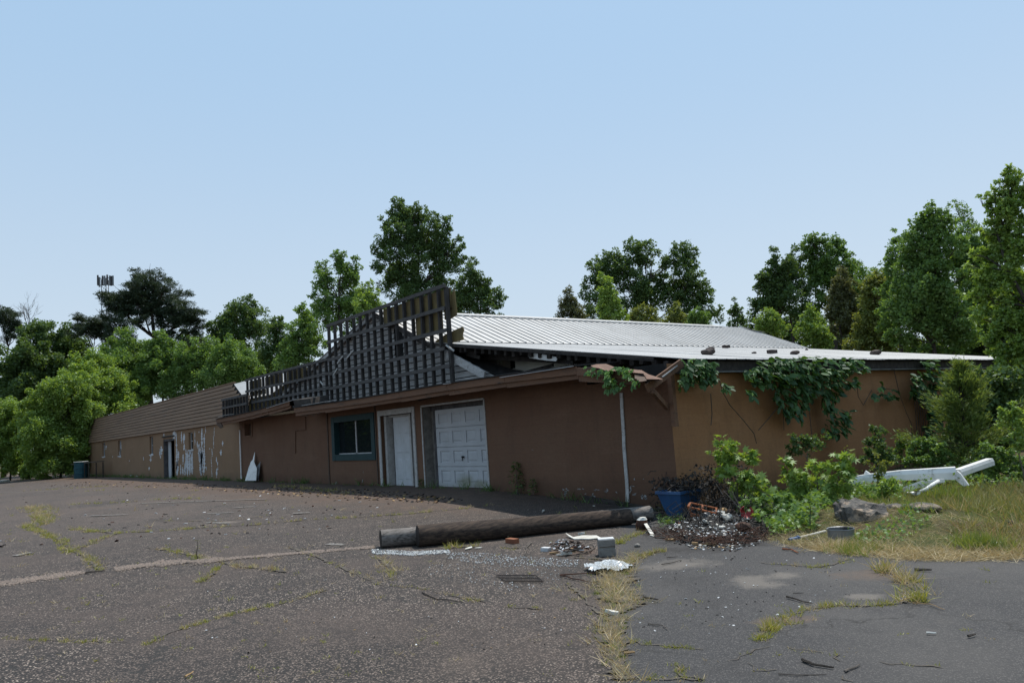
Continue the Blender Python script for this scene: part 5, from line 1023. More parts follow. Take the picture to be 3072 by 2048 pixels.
p = g(1537, 1628); m = MB(); m.box(p+[-.1, -.05, 0], p+[.1, .05, .065]); m.add([p+[-.06, -.051, .02]], []); single('brick', m, M_brick, 'orange brick lying against the dark log', 'brick', p)
# little heap of scraps left of the block
HEAP = 'scraps in the little heap by the block'
rr = random.Random(21)
for px, lab, mt, sz in (((1638, 1652), 'pale broken brick at the left of the little heap', M_peel, (.13, .08, .05)), ((1730, 1648), 'grey broken brick at the right of the little heap', M_conc, (.12, .07, .05)), ((1714, 1655), 'tan broken stub in the middle of the little heap', M_cardboard, (.05, .05, .05))):
    p = g(*px); m = MB(); c = vec(p); a = rr.uniform(-.4, .4)+.5; u = Vector((math.cos(a), math.sin(a), 0))*sz[0]; v = Vector((-math.sin(a), math.cos(a), 0))*sz[1]
    m.prism([c-u/2-v/2, c+u/2-v/2*1.1, c+u/2*.9+v/2, c-u/2+v/2], (0.01, 0, sz[2])); single('broken_brick', m, mt, lab, 'brick', p, HEAP)
flake('scrap', 'white curled scrap at the front of the little heap', 'scrap', (1705, 1664), .09, M_whitejunk, .05, 12, .5)
flake('scrap', 'long white scrap at the foot of the little heap', 'scrap', (1682, 1667), .08, M_whitejunk, .02, 13, .3)
flake('scrap', 'rusty tan scrap at the front left of the little heap', 'scrap', (1660, 1662), .07, M_cardboard, .02, 14, .5)
def litter(name, poly, n, r, mats, seed, up=.0, pile=None, sq=(.3, 1), group=None, tilt=.9):
    """loose rubbish nobody could count: real flakes, one object per colour"""
    rr = random.Random(seed); bs = [MB() for _ in mats]; k = 0
    while k < n:
        x = rr.uniform(min(p[0] for p in poly), max(p[0] for p in poly)); y = rr.uniform(min(p[1] for p in poly), max(p[1] for p in poly))
        if not in_poly(x, y, poly): continue
        p = g(x, y, up); 
        if pile: p[2] += pile(p)*rr.uniform(.7, 1.1)
        shard_poly(bs[k % len(mats)], p, r*rr.uniform(.4, 1.3), rr, r*.25, 5, tilt, rr.uniform(*sq)); k += 1
    for b, mt in zip(bs, mats): link(name, b.mesh(name), mt, None, kind='stuff')
litter('char_litter', [(1645, 1640), (1690, 1630), (1740, 1640), (1775, 1655), (1740, 1668), (1670, 1668)], 150, .035, [M_ash, M_ash, M_peel, M_darkrust], 31, .01, lambda p: .05)
litter('char_litter', [(1760, 1650), (1830, 1668), (1850, 1690), (1790, 1690)], 50, .016, [M_dirt, M_darkrust], 32, .003)
litter('lot_litter', [(1880, 1660), (2250, 1640), (2500, 1660), (2600, 1800), (2200, 1900), (1900, 1900)], 160, .012, [M_ash, M_peel], 33, .003)
litter('lot_litter', [(0, 1470), (1000, 1470), (1200, 1500), (1000, 1600), (0, 1640)], 150, .04, [M_darkrust, M_ash, M_peel], 34, .003)
litter('lot_litter', [(1200, 1700), (1800, 1750), (1700, 1950), (400, 1980), (300, 1800)], 120, .011, [M_ash, M_peel, M_cardboard], 35, .003)
litter('leaf_litter', [(300, 1442), (1180, 1470), (1400, 1500), (1330, 1512), (900, 1490), (500, 1462), (100, 1458)], 700, .045, [M_cardboard, M_darkrust, M_ash], 36, .004)

# crushed windscreen glass
def glass_bits(poly, n, seed, size=.011, name='broken_glass'):
    rr = np.random.default_rng(seed); P = []
    while len(P) < n:
        x = rr.uniform(min(p[0] for p in poly), max(p[0] for p in poly)); y = rr.uniform(min(p[1] for p in poly), max(p[1] for p in poly))
        if in_poly(x, y, poly): P.append(g(x, y, .008))
    P = np.array(P); N = len(P); T = ([(-1, -.6, 0), (1, -.5, 0), (.8, .7, 0), (-.7, .6, 0), (-1, -.6, .5), (1, -.5, .5), (.8, .7, .5), (-.7, .6, .5)], [(4, 5, 6, 7), (0, 1, 5, 4), (1, 2, 6, 5), (2, 3, 7, 6), (3, 0, 4, 7)])
    nr = rdir(N, rr)*.45+[0, 0, 1.]; me = scatter_mesh(name, *T, frames(rdir(N, rr), nr, size*rr.uniform(.4, 1.2, N)), P); link(name, me, M_shard, None, kind='stuff')
glass_bits([(1112, 1648), (1240, 1655), (1345, 1650), (1350, 1660), (1230, 1668), (1120, 1662)], 800, 41)
glass_bits([(1340, 1655), (1480, 1662), (1600, 1672), (1740, 1680), (1730, 1700), (1560, 1700), (1420, 1690), (1340, 1675)], 600, 42, .009)
glass_bits([(1270, 1690), (1740, 1700), (1650, 1790), (1300, 1740)], 200, 43, .007)
def windscreen():
    c = [g(*p) for p in ((1775, 1712), (1790, 1697), (1825, 1690), (1858, 1697), (1872, 1710), (1850, 1722), (1800, 1727))]; o = sum(c)/7; rr = np.random.default_rng(5); xs = np.linspace(-.26, .26, 20); m = MB(); vs = []; fs = []
    ux, uy = np.array([.62, .79, 0]), np.array([-.79, .62, 0])
    for j, v in enumerate(np.linspace(-.30, .30, 18)):
        for i, u in enumerate(xs): vs.append(o+ux*u+uy*v+[0, 0, .02+.03*math.sin(u*9+v*4)**2+rr.uniform(0, .022)])
    for j in range(17):
        for i in range(19):
            u, v = xs[i]/.26, (j-8.5)/8.5
            if u*u+v*v < 1.0+.15*math.sin(7*math.atan2(v, u)): fs.append((j*20+i, j*20+i+1, (j+1)*20+i+1, (j+1)*20+i))
    m.add(vs, fs); single('crushed_windscreen', m, M_shard, 'crumpled glittering sheet of crushed glass by the grassy seam', 'glass sheet', o)
windscreen()

# ---- burnt rubbish heap and the blue bin
HC = g(2160, 1590)
def pile_h(p): return .19*math.exp(-((p[0]-HC[0])**2+(p[1]-HC[1])**2)/.55)
m = MB(); vs = []; fs = []; rr = np.random.default_rng(8); n = 34
for j in range(n):
    for i in range(n):
        x, y = HC[0]-1.35+2.7*i/(n-1), HC[1]-1.0+2.1*j/(n-1); h = pile_h((x, y)); vs.append((x, y, float(gz(x))-.02+h*1.15+.035*rr.uniform(0, 1)*min(1, h*9)))
for j in range(n-1):
    for i in range(n-1):
        if pile_h(vs[j*n+i]) > .020+.012*math.sin(i*1.3+j): fs.append((j*n+i, j*n+i+1, (j+1)*n+i+1, (j+1)*n+i))
m.add(vs, fs); link('burnt_rubble', m.mesh('burnt_rubble'), M_ash, None, kind='stuff')
hp = [(1985, 1600), (2060, 1570), (2150, 1545), (2240, 1550), (2290, 1580), (2310, 1605), (2260, 1630), (2150, 1632), (2050, 1630)]
litter('burnt_rubble', hp, 800, .04, [M_ash], 51, .0, pile_h)
litter('white_rubble', [(2005, 1600), (2060, 1580), (2150, 1560), (2240, 1560), (2270, 1585), (2260, 1615), (2150, 1622), (2050, 1620)], 650, .024, [M_whitejunk, M_peel], 52, .02, pile_h, (.5, 1))
litter('burnt_rubble', [(2000, 1620), (2310, 1610), (2260, 1640), (2200, 1655), (2060, 1645)], 240, .020, [M_darkrust, M_ash, M_ash, M_peel], 53, .003)
litter('white_rubble', [(2060, 1632), (2210, 1628), (2200, 1645), (2080, 1648)], 60, .024, [M_whitejunk, M_cardboard], 54, .006)
litter('burnt_rubble', [(2020, 1590), (2120, 1555), (2240, 1560), (2280, 1600), (2150, 1622)], 60, .075, [M_ash, M_darkrust, M_ash, M_steel, M_rust, M_whitejunk], 55, .02, pile_h, (.25, .8), None, 1.3)
def wires(name, poly, n, ln, r, mat, seed, h=.06):
    rr = random.Random(seed); m = MB(); k = 0
    while k < n:
        x = rr.uniform(min(p[0] for p in poly), max(p[0] for p in poly)); y = rr.uniform(min(p[1] for p in poly), max(p[1] for p in poly))
        if not in_poly(x, y, poly): continue
        p = g(x, y, .01); p[2] += pile_h(p); a = rr.uniform(0, 6.28); l = ln*rr.uniform(.4, 1.3); q = p+[math.cos(a)*l, math.sin(a)*l, rr.uniform(0, h)]; q[2] = max(q[2], float(gz(q[0]))+.01); mid = (p+q)/2+[rr.uniform(-.05, .05), rr.uniform(-.05, .05), rr.uniform(.0, h)]
        m.tube([p, mid, q], r*rr.uniform(.6, 1.2), 4, False); k += 1
    link(name, m.mesh(name), mat, None, kind='stuff')
wires('rusty_wire', [(1975, 1598), (2020, 1612), (2150, 1622), (2290, 1600), (2315, 1610), (2300, 1628), (2180, 1640), (2000, 1626)], 200, .26, .004, M_darkrust, 61)
wires('dead_twigs', [(2000, 1610), (2080, 1560), (2240, 1560), (2290, 1610)], 120, .35, .005, M_ash, 63, .22)
wires('dead_twigs', [(2130, 1500), (2230, 1520), (2260, 1590), (2210, 1560), (2150, 1530)], 90, .4, .006, M_rot, 62, .35)
def bin_():
    p = g(2042, 1556); t = thing('rubbish_bin', 'blue plastic bin overgrown at the building corner', 'bin', p); ux, uy = Vector((1, 0, 0)), Vector((0, 1, 0)); c = vec(p)+uy*.24-ux*.17; H = .40
    def rg(w, d, z): return [c+ux*sx*w+uy*sy*d+Vector((0, 0, z)) for sx, sy in ((-1, -1), (1, -1), (1, 1), (-1, 1))]
    lo, hi, il, ih = rg(.15, .18, 0), rg(.245, .29, H), rg(.13, .16, .03), rg(.225, .27, H)
    m = MB(); m.add(lo+hi+il+ih, [(0,1,5,4), (1,2,6,5), (2,3,7,6), (3,0,4,7), (8,12,13,9), (9,13,14,10), (10,14,15,11), (11,15,12,8), (8,9,10,11), (0,3,2,1)]); part('bin_body', m, M_blue, t)
    m = MB(); o_, i_ = rg(.27, .315, H+.002), rg(.225, .27, H+.002); up = [v+Vector((0, 0, .045)) for v in o_]; ui = [v+Vector((0, 0, .045)) for v in i_]
    m.add(o_+i_+up+ui, [(0,1,9,8), (1,2,10,9), (2,3,11,10), (3,0,8,11), (8,9,13,12), (9,10,14,13), (10,11,15,14), (11,8,12,15), (4,12,13,5), (5,13,14,6), (6,14,15,7), (7,15,12,4), (0,4,5,1), (1,5,6,2), (2,6,7,3), (3,7,4,0)]); part('rim', m, M_blue, t)
    m = MB(); rr = random.Random(2)
    for _ in range(90): shard_poly(m, c+ux*rr.uniform(-.23, .3)+uy*rr.uniform(-.25, .3)+Vector((0, 0, H-.02+rr.uniform(0, .16))), .05*rr.uniform(.5, 1.4), rr, .012, 6, 1.2, rr.uniform(.3, 1))
    link('bin_debris', m.mesh('bin_debris'), M_rot, None, kind='stuff')
    # dead vines over the bin and the wall corner
    m = MB()
    for _ in range(150):
        a = c+(ux*rr.uniform(-.75, -.3)+uy*rr.uniform(.1, .7) if rr.random() < .3 else ux*rr.uniform(.2, .7)+uy*rr.uniform(-.25, 1.1))+Vector((0, 0, rr.uniform(0, .75))); b = a+Vector((rr.uniform(-.25, .25), rr.uniform(-.2, .2), -rr.uniform(.05, .45))); b.z = max(b.z, -.27)
        m.tube([a, (a+b)/2+Vector((rr.uniform(-.06, .06), rr.uniform(-.06, .06), .03)), b], rr.uniform(.003, .008), 4, False)
    link('dead_vines', m.mesh('dead_vines'), M_rot, None, kind='stuff')
    P = []; rg_ = np.random.default_rng(4)
    for _ in range(900): P.append(np.array(c+ux*rr.uniform(.25, .75)+uy*rr.uniform(-.22, 1.2)+Vector((0, 0, rr.uniform(0, .85)))))
    for _ in range(420): P.append(np.array(c+ux*rr.uniform(-.7, -.24)+uy*rr.uniform(.0, .7)+Vector((0, 0, rr.uniform(0, .6)))))
    for _ in range(300): P.append(np.array(c+ux*rr.uniform(-.3, .5)+uy*rr.uniform(-.1, .6)+Vector((0, 0, H+rr.uniform(0, .25)))))
    P = np.array(P); N = len(P); link('dead_leaves', scatter_mesh('dead_leaves', *T_rhomb, frames(rdir(N, rg_), rdir(N, rg_), .06*rg_.uniform(.5, 1.4, N)), P), M_rot, None, kind='stuff')
bin_()
def crate():
    # burnt out metal frame tilted on top of the heap
    c = g(2108, 1562); t = thing('rusty_crate', 'rusty orange metal frame lying on the rubbish heap', 'crate', c); q = {k: at_y(*p, HC[1]+d) for k, (p, d) in {'a': ((2065, 1520), .0), 'b': ((2151, 1541), .0), 'c': ((2150, 1524), .14), 'd': ((2072, 1508), .14), 'e': ((2074, 1543), -.02), 'f': ((2150, 1561), -.02), 'm': ((2108, 1533), .0), 'n': ((2108, 1514), .14)}.items()}
    for nm, e, f, w in (('bar', 'a', 'b', .034), ('bar', 'b', 'c', .034), ('bar', 'c', 'd', .026), ('bar', 'd', 'a', .034), ('cross_bar', 'm', 'n', .03), ('bar', 'e', 'f', .05), ('leg', 'a', 'e', .026), ('leg', 'b', 'f', .03)):
        m = MB(); m.beam(q[e], q[f], w, w*.8); part(nm, m, M_rust, t)
crate()
def heap_pt(px, up=0): p = g(*px); p[2] += pile_h(p)+up; return p
def can(name, label, a, b, r, mat):
    m = MB(); a, b = vec(a), vec(b); m.tube([a, a+(b-a)*.03, b-(b-a)*.03, b], [r*.9, r, r, r*.9], 12); single(name, m, mat, label, 'can', (a+b)/2, smooth=False)
can('rusty_can', 'rust brown can at the back of the rubbish heap', heap_pt((2180, 1570), .09), heap_pt((2203, 1575), .07), .05, M_darkrust)
can('cardboard_tube', 'tan cardboard tube end on the rubbish heap', heap_pt((2160, 1578), .06), heap_pt((2177, 1572), .10), .06, M_cardboard)
can('ash_drum', 'grey tapered scorched tube in the middle of the rubbish heap', heap_pt((2118, 1592), .03), heap_pt((2160, 1580), .05), .055, M_steel)
def bowl():
    c = vec(heap_pt((2244, 1588), .02)); t = thing('red_bowl', 'broken red bowl standing on edge on the rubbish heap', 'bowl', c); rot = Matrix.Rotation(math.radians(68), 3, 'X') @ Matrix.Rotation(.3, 3, 'Y'); rz = Matrix.Rotation(math.radians(38), 3, 'Z')
    m = MB(); m.lathe((0, 0, 0), [(.02, -.05), (.065, -.033), (.092, .0), (.10, .028), (.092, .028), (.082, .0), (.058, -.022), (.0, -.036)], 20); m.f = [f for i, f in enumerate(m.f) if i % 20 not in (3, 4, 5)]; m.v = [tuple(c+Vector((0, 0, .07))+rz @ rot @ Vector(v)) for v in m.v]; part('bowl_body', m, M_red, t, smooth=True)
    m = MB(); shard_poly(m, heap_pt((2240, 1600), .08), .07, random.Random(4), .015, 6, .9, .6); part('white_chip', m, M_whitejunk, t)
bowl()
chunk('rusty_lump', 'brown rusty lump under the red bowl', 'scrap', heap_pt((2232, 1608), .05), .10, M_darkrust, 5, (1.2, .9, .7))
for i, (px, r) in enumerate((((2200, 1572), .07), ((2185, 1598), .075), ((2170, 1590), .06), ((2192, 1562), .05), ((2082, 1540), .05), ((2120, 1604), .05))):
    chunk('melted_lump', ['white melted lump at the back of the heap right of the can', 'large white melted lump in front of the red bowl', 'white melted lump beside the cardboard tube', 'small white melted lump behind the can', 'white melted lump under the rusty frame', 'small white melted lump at the front of the heap'][i], 'scrap', heap_pt(px, r*.6+.02), r, M_whitejunk, 60+i, (1.2, .7, .7), 'white melted lumps on the heap', 2, .5)
def bucket():
    p = g(1925, 1588); t = thing('melted_bucket', 'half melted white bucket with a dark burnt side by the log end', 'bucket', p); c = vec(p); rr = random.Random(9); m = MB(); n = 14; vs = []
    for z, r in ((0, .085), (.08, .10), (.15, .085), (.19, .05)):
        for k in range(n): a = 6.283*k/n; q = r*rr.uniform(.82, 1.12); vs.append(c+Vector((q*math.cos(a)*1.0+z*.2, q*math.sin(a), z)))
    m.add(vs, [(j*n+k, j*n+(k+1) % n, (j+1)*n+(k+1) % n, (j+1)*n+k) for j in range(2) for k in range(n)]); part('burnt_side', m, M_darkrust, t)
    m = MB(); m.add(vs[2*n:], [(k, (k+1) % n, n+(k+1) % n, n+k) for k in range(n)]+[tuple(range(n, 2*n))]); part('white_top', m, M_whitejunk, t)
    m = MB(); m.beam(g(1938, 1590, .10), g(1958, 1607, .015), .05, .012); m.beam(g(1958, 1607, .015), g(1972, 1610, .012), .10, .01); part('peeled_strip', m, M_whitejunk, t)
bucket()
flake('scrap', 'tan sliver pointing at the heap from the asphalt', 'scrap', (2008, 1622), .09, M_cardboard, .02, 71, .25)
flake('scrap', 'long pale scrap at the front edge of the heap', 'scrap', (2128, 1636), .10, M_cardboard, .03, 72, .4)
flake('scrap', 'short tan scrap left of the long pale scrap', 'scrap', (2085, 1635), .06, M_cardboard, .03, 73, .5)
chunk('pebble', 'pale rounded stone right of the concrete block', 'stone', g(1912, 1640, .02), .04, M_conc, 74)
chunk('pebble', 'small white stone past the front scraps of the heap', 'stone', g(2196, 1625, .02), .03, M_whitejunk, 75)

# ---- spoil heap things on the verge
def vg(px, py, up=0.): p = g(px, py); p[2] = max(float(vz(p[0], p[1])), p[2])+up; return p
def boulder():
    c = BOUL+[-.1, .2, .10]; t = thing('concrete_lump', 'big dark broken concrete lump on the weedy verge', 'boulder', c); import bmesh
    bm = bmesh.new(); rr = np.random.default_rng(12); pts = []
    ux, uy = np.array([.62, .79, 0]), np.array([-.79, .62, 0])
    for u, v, z in ((-.36, -.2, .26), (.30, -.26, .14), (.38, .1, .26), (-.32, .25, .30), (-.30, -.28, -.22), (.26, -.36, -.30), (.40, 0, -.2), (-.38, .2, -.2), (0, .38, .32), (-.05, -.34, .17), (.1, -.42, -.22), (-.42, 0, .16), (.2, .3, -.2)):
        pts.append(bm.verts.new(Vector((ux*u+uy*v+[0, 0, z])*.82)))
    bmesh.ops.convex_hull(bm, input=pts); bmesh.ops.triangulate(bm, faces=bm.faces); bmesh.ops.subdivide_edges(bm, edges=bm.edges, cuts=4, use_grid_fill=True); bmesh.ops.triangulate(bm, faces=bm.faces)
    for v in bm.verts: v.co += Vector(rr.normal(0, .012, 3))+Vector((0, 0, .03*math.sin(v.co.x*19+v.co.y*7)*math.sin(v.co.y*23)))
    me = bpy.data.meshes.new('lump_body'); bm.to_mesh(me); bm.free(); link('lump_body', me, M_boulder, t)
boulder()
chunk('concrete_lump', 'small flat dark slab half hidden in the weeds right of the big lump', 'boulder', vg(2765, 1572, .03), .20, M_boulder, 14, (1.3, .8, .35), None, 3, .15)
chunk('concrete_lump', 'tiny dark lump in the weeds between the two slabs', 'boulder', vg(2690, 1570, .0), .12, M_boulder, 15, (1.3, .8, .5), None, 3, .2)
def gutter():
    t = thing('fallen_gutter', 'crushed white metal box gutter lying across the weeds', 'gutter', vg(2720, 1440))
    def bx(nm, a, b, da, db, w0, w1, h0, h1, twist=0):
        A = at_d(*a, da); B = at_d(*b, db); d = vec(B-A).normalized(); s = d.cross(Vector((0, 0, 1))).normalized(); u = s.cross(d); m = MB(); vs = []
        prof = ((-.5, -.5), (.5, -.5), (.5, .1), (.38, .5), (-.38, .5), (-.5, .2))
        for P_, w, h in ((A, w0, h0), (B, w1, h1)):
            for x, z in prof: vs.append(vec(P_)+s*x*w+u*z*h)
        n = 6; m.add(vs, [(i, (i+1) % n, n+(i+1) % n, n+i) for i in range(n)]+[tuple(range(n-1, -1, -1)), tuple(range(n, 2*n))]); part(nm, m, M_gutter, t)
    bx('gutter_run', (2552, 1441), (2606, 1433), 15.0, 15.0, .12, .16, .13, .14)
    bx('gutter_run', (2606, 1433), (2705, 1424), 15.0, 15.0, .16, .22, .14, .16)
    bx('gutter_run', (2705, 1424), (2868, 1418), 15.0, 15.0, .22, .30, .16, .20)
    bx('gutter_end', (2872, 1418), (2970, 1384), 15.3, 16.2, .15, .15, .12, .12)
    m = MB(); P_ = [at_d(*q, 14.9) for q in ((2870, 1412), (2880, 1420), (2905, 1455), (2890, 1458), (2866, 1438))]; m.prism(P_, (0, .05, 0)); part('bent_flap', m, M_gutter, t)
    m = MB(); P_ = [at_d(*q, 15.) for q in ((2596, 1411), (2616, 1424), (2608, 1430), (2592, 1420))]; m.prism(P_, (0, .03, 0)); part('curled_end', m, M_gutter, t)
    m = MB(); P_ = [at_d(*q, 14.6) for q in ((2706, 1462), (2760, 1442), (2830, 1436), (2832, 1446), (2760, 1462), (2712, 1477))]; m.prism(P_, (0, .04, 0)); part('loose_panel', m, M_gutter, t)
gutter()
m = MB(); P_ = [vg(2722, 1497, .04), at_d(2745, 1480, 13.6), at_d(2780, 1466, 13.9), at_d(2800, 1452, 14.2), at_d(2815, 1443, 14.4)]; m.tube(P_, .032, 8); single('white_pipe', m, M_gutter, 'bent white downpipe sloping down from the fallen gutter', 'pipe', P_[0], smooth=True)
m = MB(); a, b = vg(2481, 1520, .10), vg(2540, 1541, .07); m.beam(a, b, .07, .025); single('trim_board', m, M_trim, 'white grooved trim board left of the big concrete lump', 'board', (a+b)/2)
m = MB(); a, b = g(2378, 1622, .02), g(2478, 1604, .05); m.tube([a, b], .017, 8); t = thing('white_pole', 'white pole with a blue end lying at the edge of the asphalt', 'pole', a); part('shaft', m, M_whitejunk, t)
m = MB(); m.tube([g(2368, 1624, .02), g(2398, 1619, .025)], .026, 8); m.tube([g(2392, 1620, .025), g(2396, 1619, .025)], .034, 8); part('end_cap', m, M_blue, t)
def basin():
    p = g(2513, 1626); t = thing('steel_ring', 'scorched grey steel drum ring standing at the edge of the weeds', 'drum', p); m = MB(); m.lathe(vec(p)+Vector((0, .1, 0)), [(.155, 0), (.158, .15), (.15, .15), (.147, .005)], 24); part('ring_wall', m, M_steel, t, smooth=False)
    m = MB(); m.lathe(vec(p)+Vector((0, .1, 0)), [(.162, .145), (.166, .152), (.162, .16), (.15, .155)], 24); part('rolled_rim', m, M_steel, t)
basin()
flake('scrap', 'crumpled white wrapper in the dry grass', 'scrap', (2838, 1597), .10, M_whitejunk, .05, 81, .5, .06)
flake('scrap', 'white paper scrap in front of the big concrete lump', 'scrap', (2672, 1580), .07, M_whitejunk, .05, 82, .5, .06, .8)
flake('scrap', 'long white sliver standing in front of the big concrete lump', 'scrap', (2665, 1605), .12, M_whitejunk, .02, 83, .25, .05, 1.)
flake('scrap', 'white scrap low at the front of the verge', 'scrap', (2768, 1632), .05, M_whitejunk, .02, 84, .5, .03)
flake('scrap', 'small white scrap on the dry edge of the verge', 'scrap', (2690, 1625), .05, M_whitejunk, .02, 85, .6, .03)
flake('scrap', 'white bottle in the grass right of the fallen gutter', 'scrap', (2972, 1462), .13, M_whitejunk, .06, 86, .4, .06)
flake('scrap', 'dirty white rag beside the thin weed stem', 'scrap', (2460, 1558), .10, M_whitejunk, .05, 87, .6, .06)
flake('scrap', 'white paper bit lying at the right in the dry grass', 'scrap', (2995, 1645), .08, M_whitejunk, .02, 88, .4, .05)
flake('scrap', 'flat white bit at the border of verge and asphalt', 'scrap', (2738, 1645), .06, M_whitejunk, .01, 89, .25, .02)
chunk('dark_lump', 'small black lump in the dry grass at right', 'stone', vg(3030, 1592, .02), .05, M_ash, 90)
chunk('dark_lump', 'black lump at the border of verge and asphalt', 'stone', vg(2880, 1654, .01), .05, M_ash, 91)
m = MB(); a, b = vg(2510, 1520, .05), vg(2545, 1498, .08); m.beam(a, b, .10, .04); m.beam(b, vg(2552, 1500, .05), .06, .03); single('old_plank', m, M_twig, 'grey rotten plank behind the big concrete lump', 'board', a)
m = MB(); a, b = vg(2715, 1478, .06), vg(2768, 1472, .06); m.beam(a, b, .09, .04); single('old_plank', m, M_twig, 'grey plank lying under the fallen gutter', 'board', a)

# ---- left: leaning panel, drum, plank table, board, mast
def panel():
    p = at_y(756, 1442, YF-.25); p[2] = 0; t = thing('leaning_panel', 'torn white sheet panel leaning on the brown wall', 'panel', p)
    def q(px, py, k): return at_y(px, py, YF-.30+.26*k)
    m = MB(); m.prism([q(735, 1441, 0), q(768, 1441, 0), (q(770, 1405, .3)), q(762, 1385, .5), q(764, 1355, .98), q(758, 1378, .7), q(752, 1385, .6), q(745, 1405, .4)], (0, .012, 0)); part('sheet', m, M_gutter, t)
    m = MB(); m.prism([q(768, 1441, .2), q(775, 1441, .3), q(781, 1384, .9), q(776, 1392, .8), q(768, 1400, .6), q(770, 1405, .4)], (0, .012, 0)); part('backing_sheet', m, M_teal if False else M_steel, t)
panel()
def drum():
    p = g(243, 1434); t = thing('teal_drum', 'teal steel drum at the far end of the wing', 'drum', p); m = MB(); m.lathe(p, [(0, .0), (.42, .0), (.42, .3), (.45, .33), (.42, .36), (.42, .66), (.45, .69), (.42, .72), (.42, 1.05), (.45, 1.08), (.42, 1.1), (0, 1.08)], 18); part('drum_body', m, M_tealdrum, t, smooth=False)
    m = MB(); m.lathe(p+[0, 0, 0], [(.43, 1.10), (.455, 1.12), (.43, 1.14)], 18); part('rim', m, M_alu, t)
drum()
def table():
    a = g(262, 1433); b = g(300, 1432); t = thing('trestle_plank', 'plank on thin legs beside the teal drum', 'table', (a+b)/2); za = 1.02
    m = MB(); m.beam([a[0]-2.8, a[1]-.3, za-.05], [b[0], b[1], za+.05], .55, .05); part('plank', m, M_twig, t)
    for q in ((b[0]-.1, b[1]-.2), (b[0]-.1, b[1]+.2), (a[0]+.2, a[1]-.2), (a[0]+1.8, a[1]-.2)):
        m = MB(); m.beam((q[0], q[1], 0), (q[0], q[1], za-.02), .06, .06, (0, 1, 0)); part('leg', m, M_rot, t)
table()
m = MB(); a, b = g(-25, 1452, .1), g(18, 1446, .12); m.beam(a, b, .5, .12); single('old_board', m, M_whitejunk, 'pale board lying at the left edge of the lot', 'board', a)
def mast():
    d = 150; b = at_d(318, 1100, d); b[2] = 0; t = thing('cell_tower', 'lattice cell tower with antennas beside the large pine', 'tower', b); top = at_d(316, 838, d)[2]; m = MB(); w = .65; c = [(b[0]+w*math.cos(k*2.094), b[1]+w*math.sin(k*2.094)) for k in range(3)]
    for x, y in c: m.tube([(x, y, 0), (x, y, top)], .07, 5)
    part('mast_leg', m, M_steel, t); m = MB(); z = 8.
    while z < top-1.2:
        for k in range(3): p, q = c[k], c[(k+1) % 3]; m.tube([(*p, z), (*q, z+1.1)], .035, 4, False); m.tube([(*p, z), (*q, z)], .03, 4, False)
        z += 1.1
    part('lattice', m, M_steel, t)
    ux = np.array([.62, .79, 0]); bb = np.array([b[0], b[1], top]); m = MB(); m.beam(bb-ux*1.35+[0, 0, .2], bb+ux*1.35+[0, 0, .2], .1, .12); m.beam(bb-ux*1.35+[0, 0, -1], bb+ux*1.35+[0, 0, -1], .1, .12); part('cross_arm', m, M_steel, t)
    for k, u in enumerate((-1.3, -1.0, -.45, -.1, .35, .8, 1.05, 1.35)):
        m = MB(); e = bb+ux*u+[.0, 0, random.uniform(-.3, .1)]; m.box(e+[-.14, -.12, -1.0], e+[.14, .12, .75]); part('antenna', m, M_steel if k % 2 else M_ply, t)
mast()
# bricks and stones weighing the roof down
def roofpt(px, py): r = ray(px, py); s = (BRK[1]-EAV[1])/(EAV[0]-BRK[0]); tt = (BRK[1]+s*BRK[0]-EYE+.0)/(r[2]+s*r[0]); return CAM+r*tt
RB = 'bricks and stones on the low roof'
for i, (px, r, lab) in enumerate((((2126, 1064), .13, 'largest dark stone on the low roof near the corner'), ((2131, 1052), .10, 'flat dark stone behind the largest roof stone'), ((2385, 1063), .10, 'flat dark stone on the low roof above the big creeper'), ((2262, 1061), .05, 'tiny dark stone between the roof bricks'), ((2627, 1064), .14, 'dark stone farthest right on the low roof'), ((2420, 1050), .05, 'tiny dark stone high on the low roof'))):
    chunk('roof_stone', lab, 'stone', roofpt(*px)+[0, 0, r*.45], r, M_roofbrick, 120+i, (1.3, 1, .65), RB)
for px, lab in (((2179, 1045), 'dark brick high on the low roof'), ((2317, 1062), 'dark brick in the middle of the low roof')):
    p = roofpt(*px); m = MB(); m.box(p+[-.06, -.15, .02], p+[.06, .15, .11]); single('roof_brick', m, M_roofbrick, lab, 'brick', p+[0, 0, .02], RB)

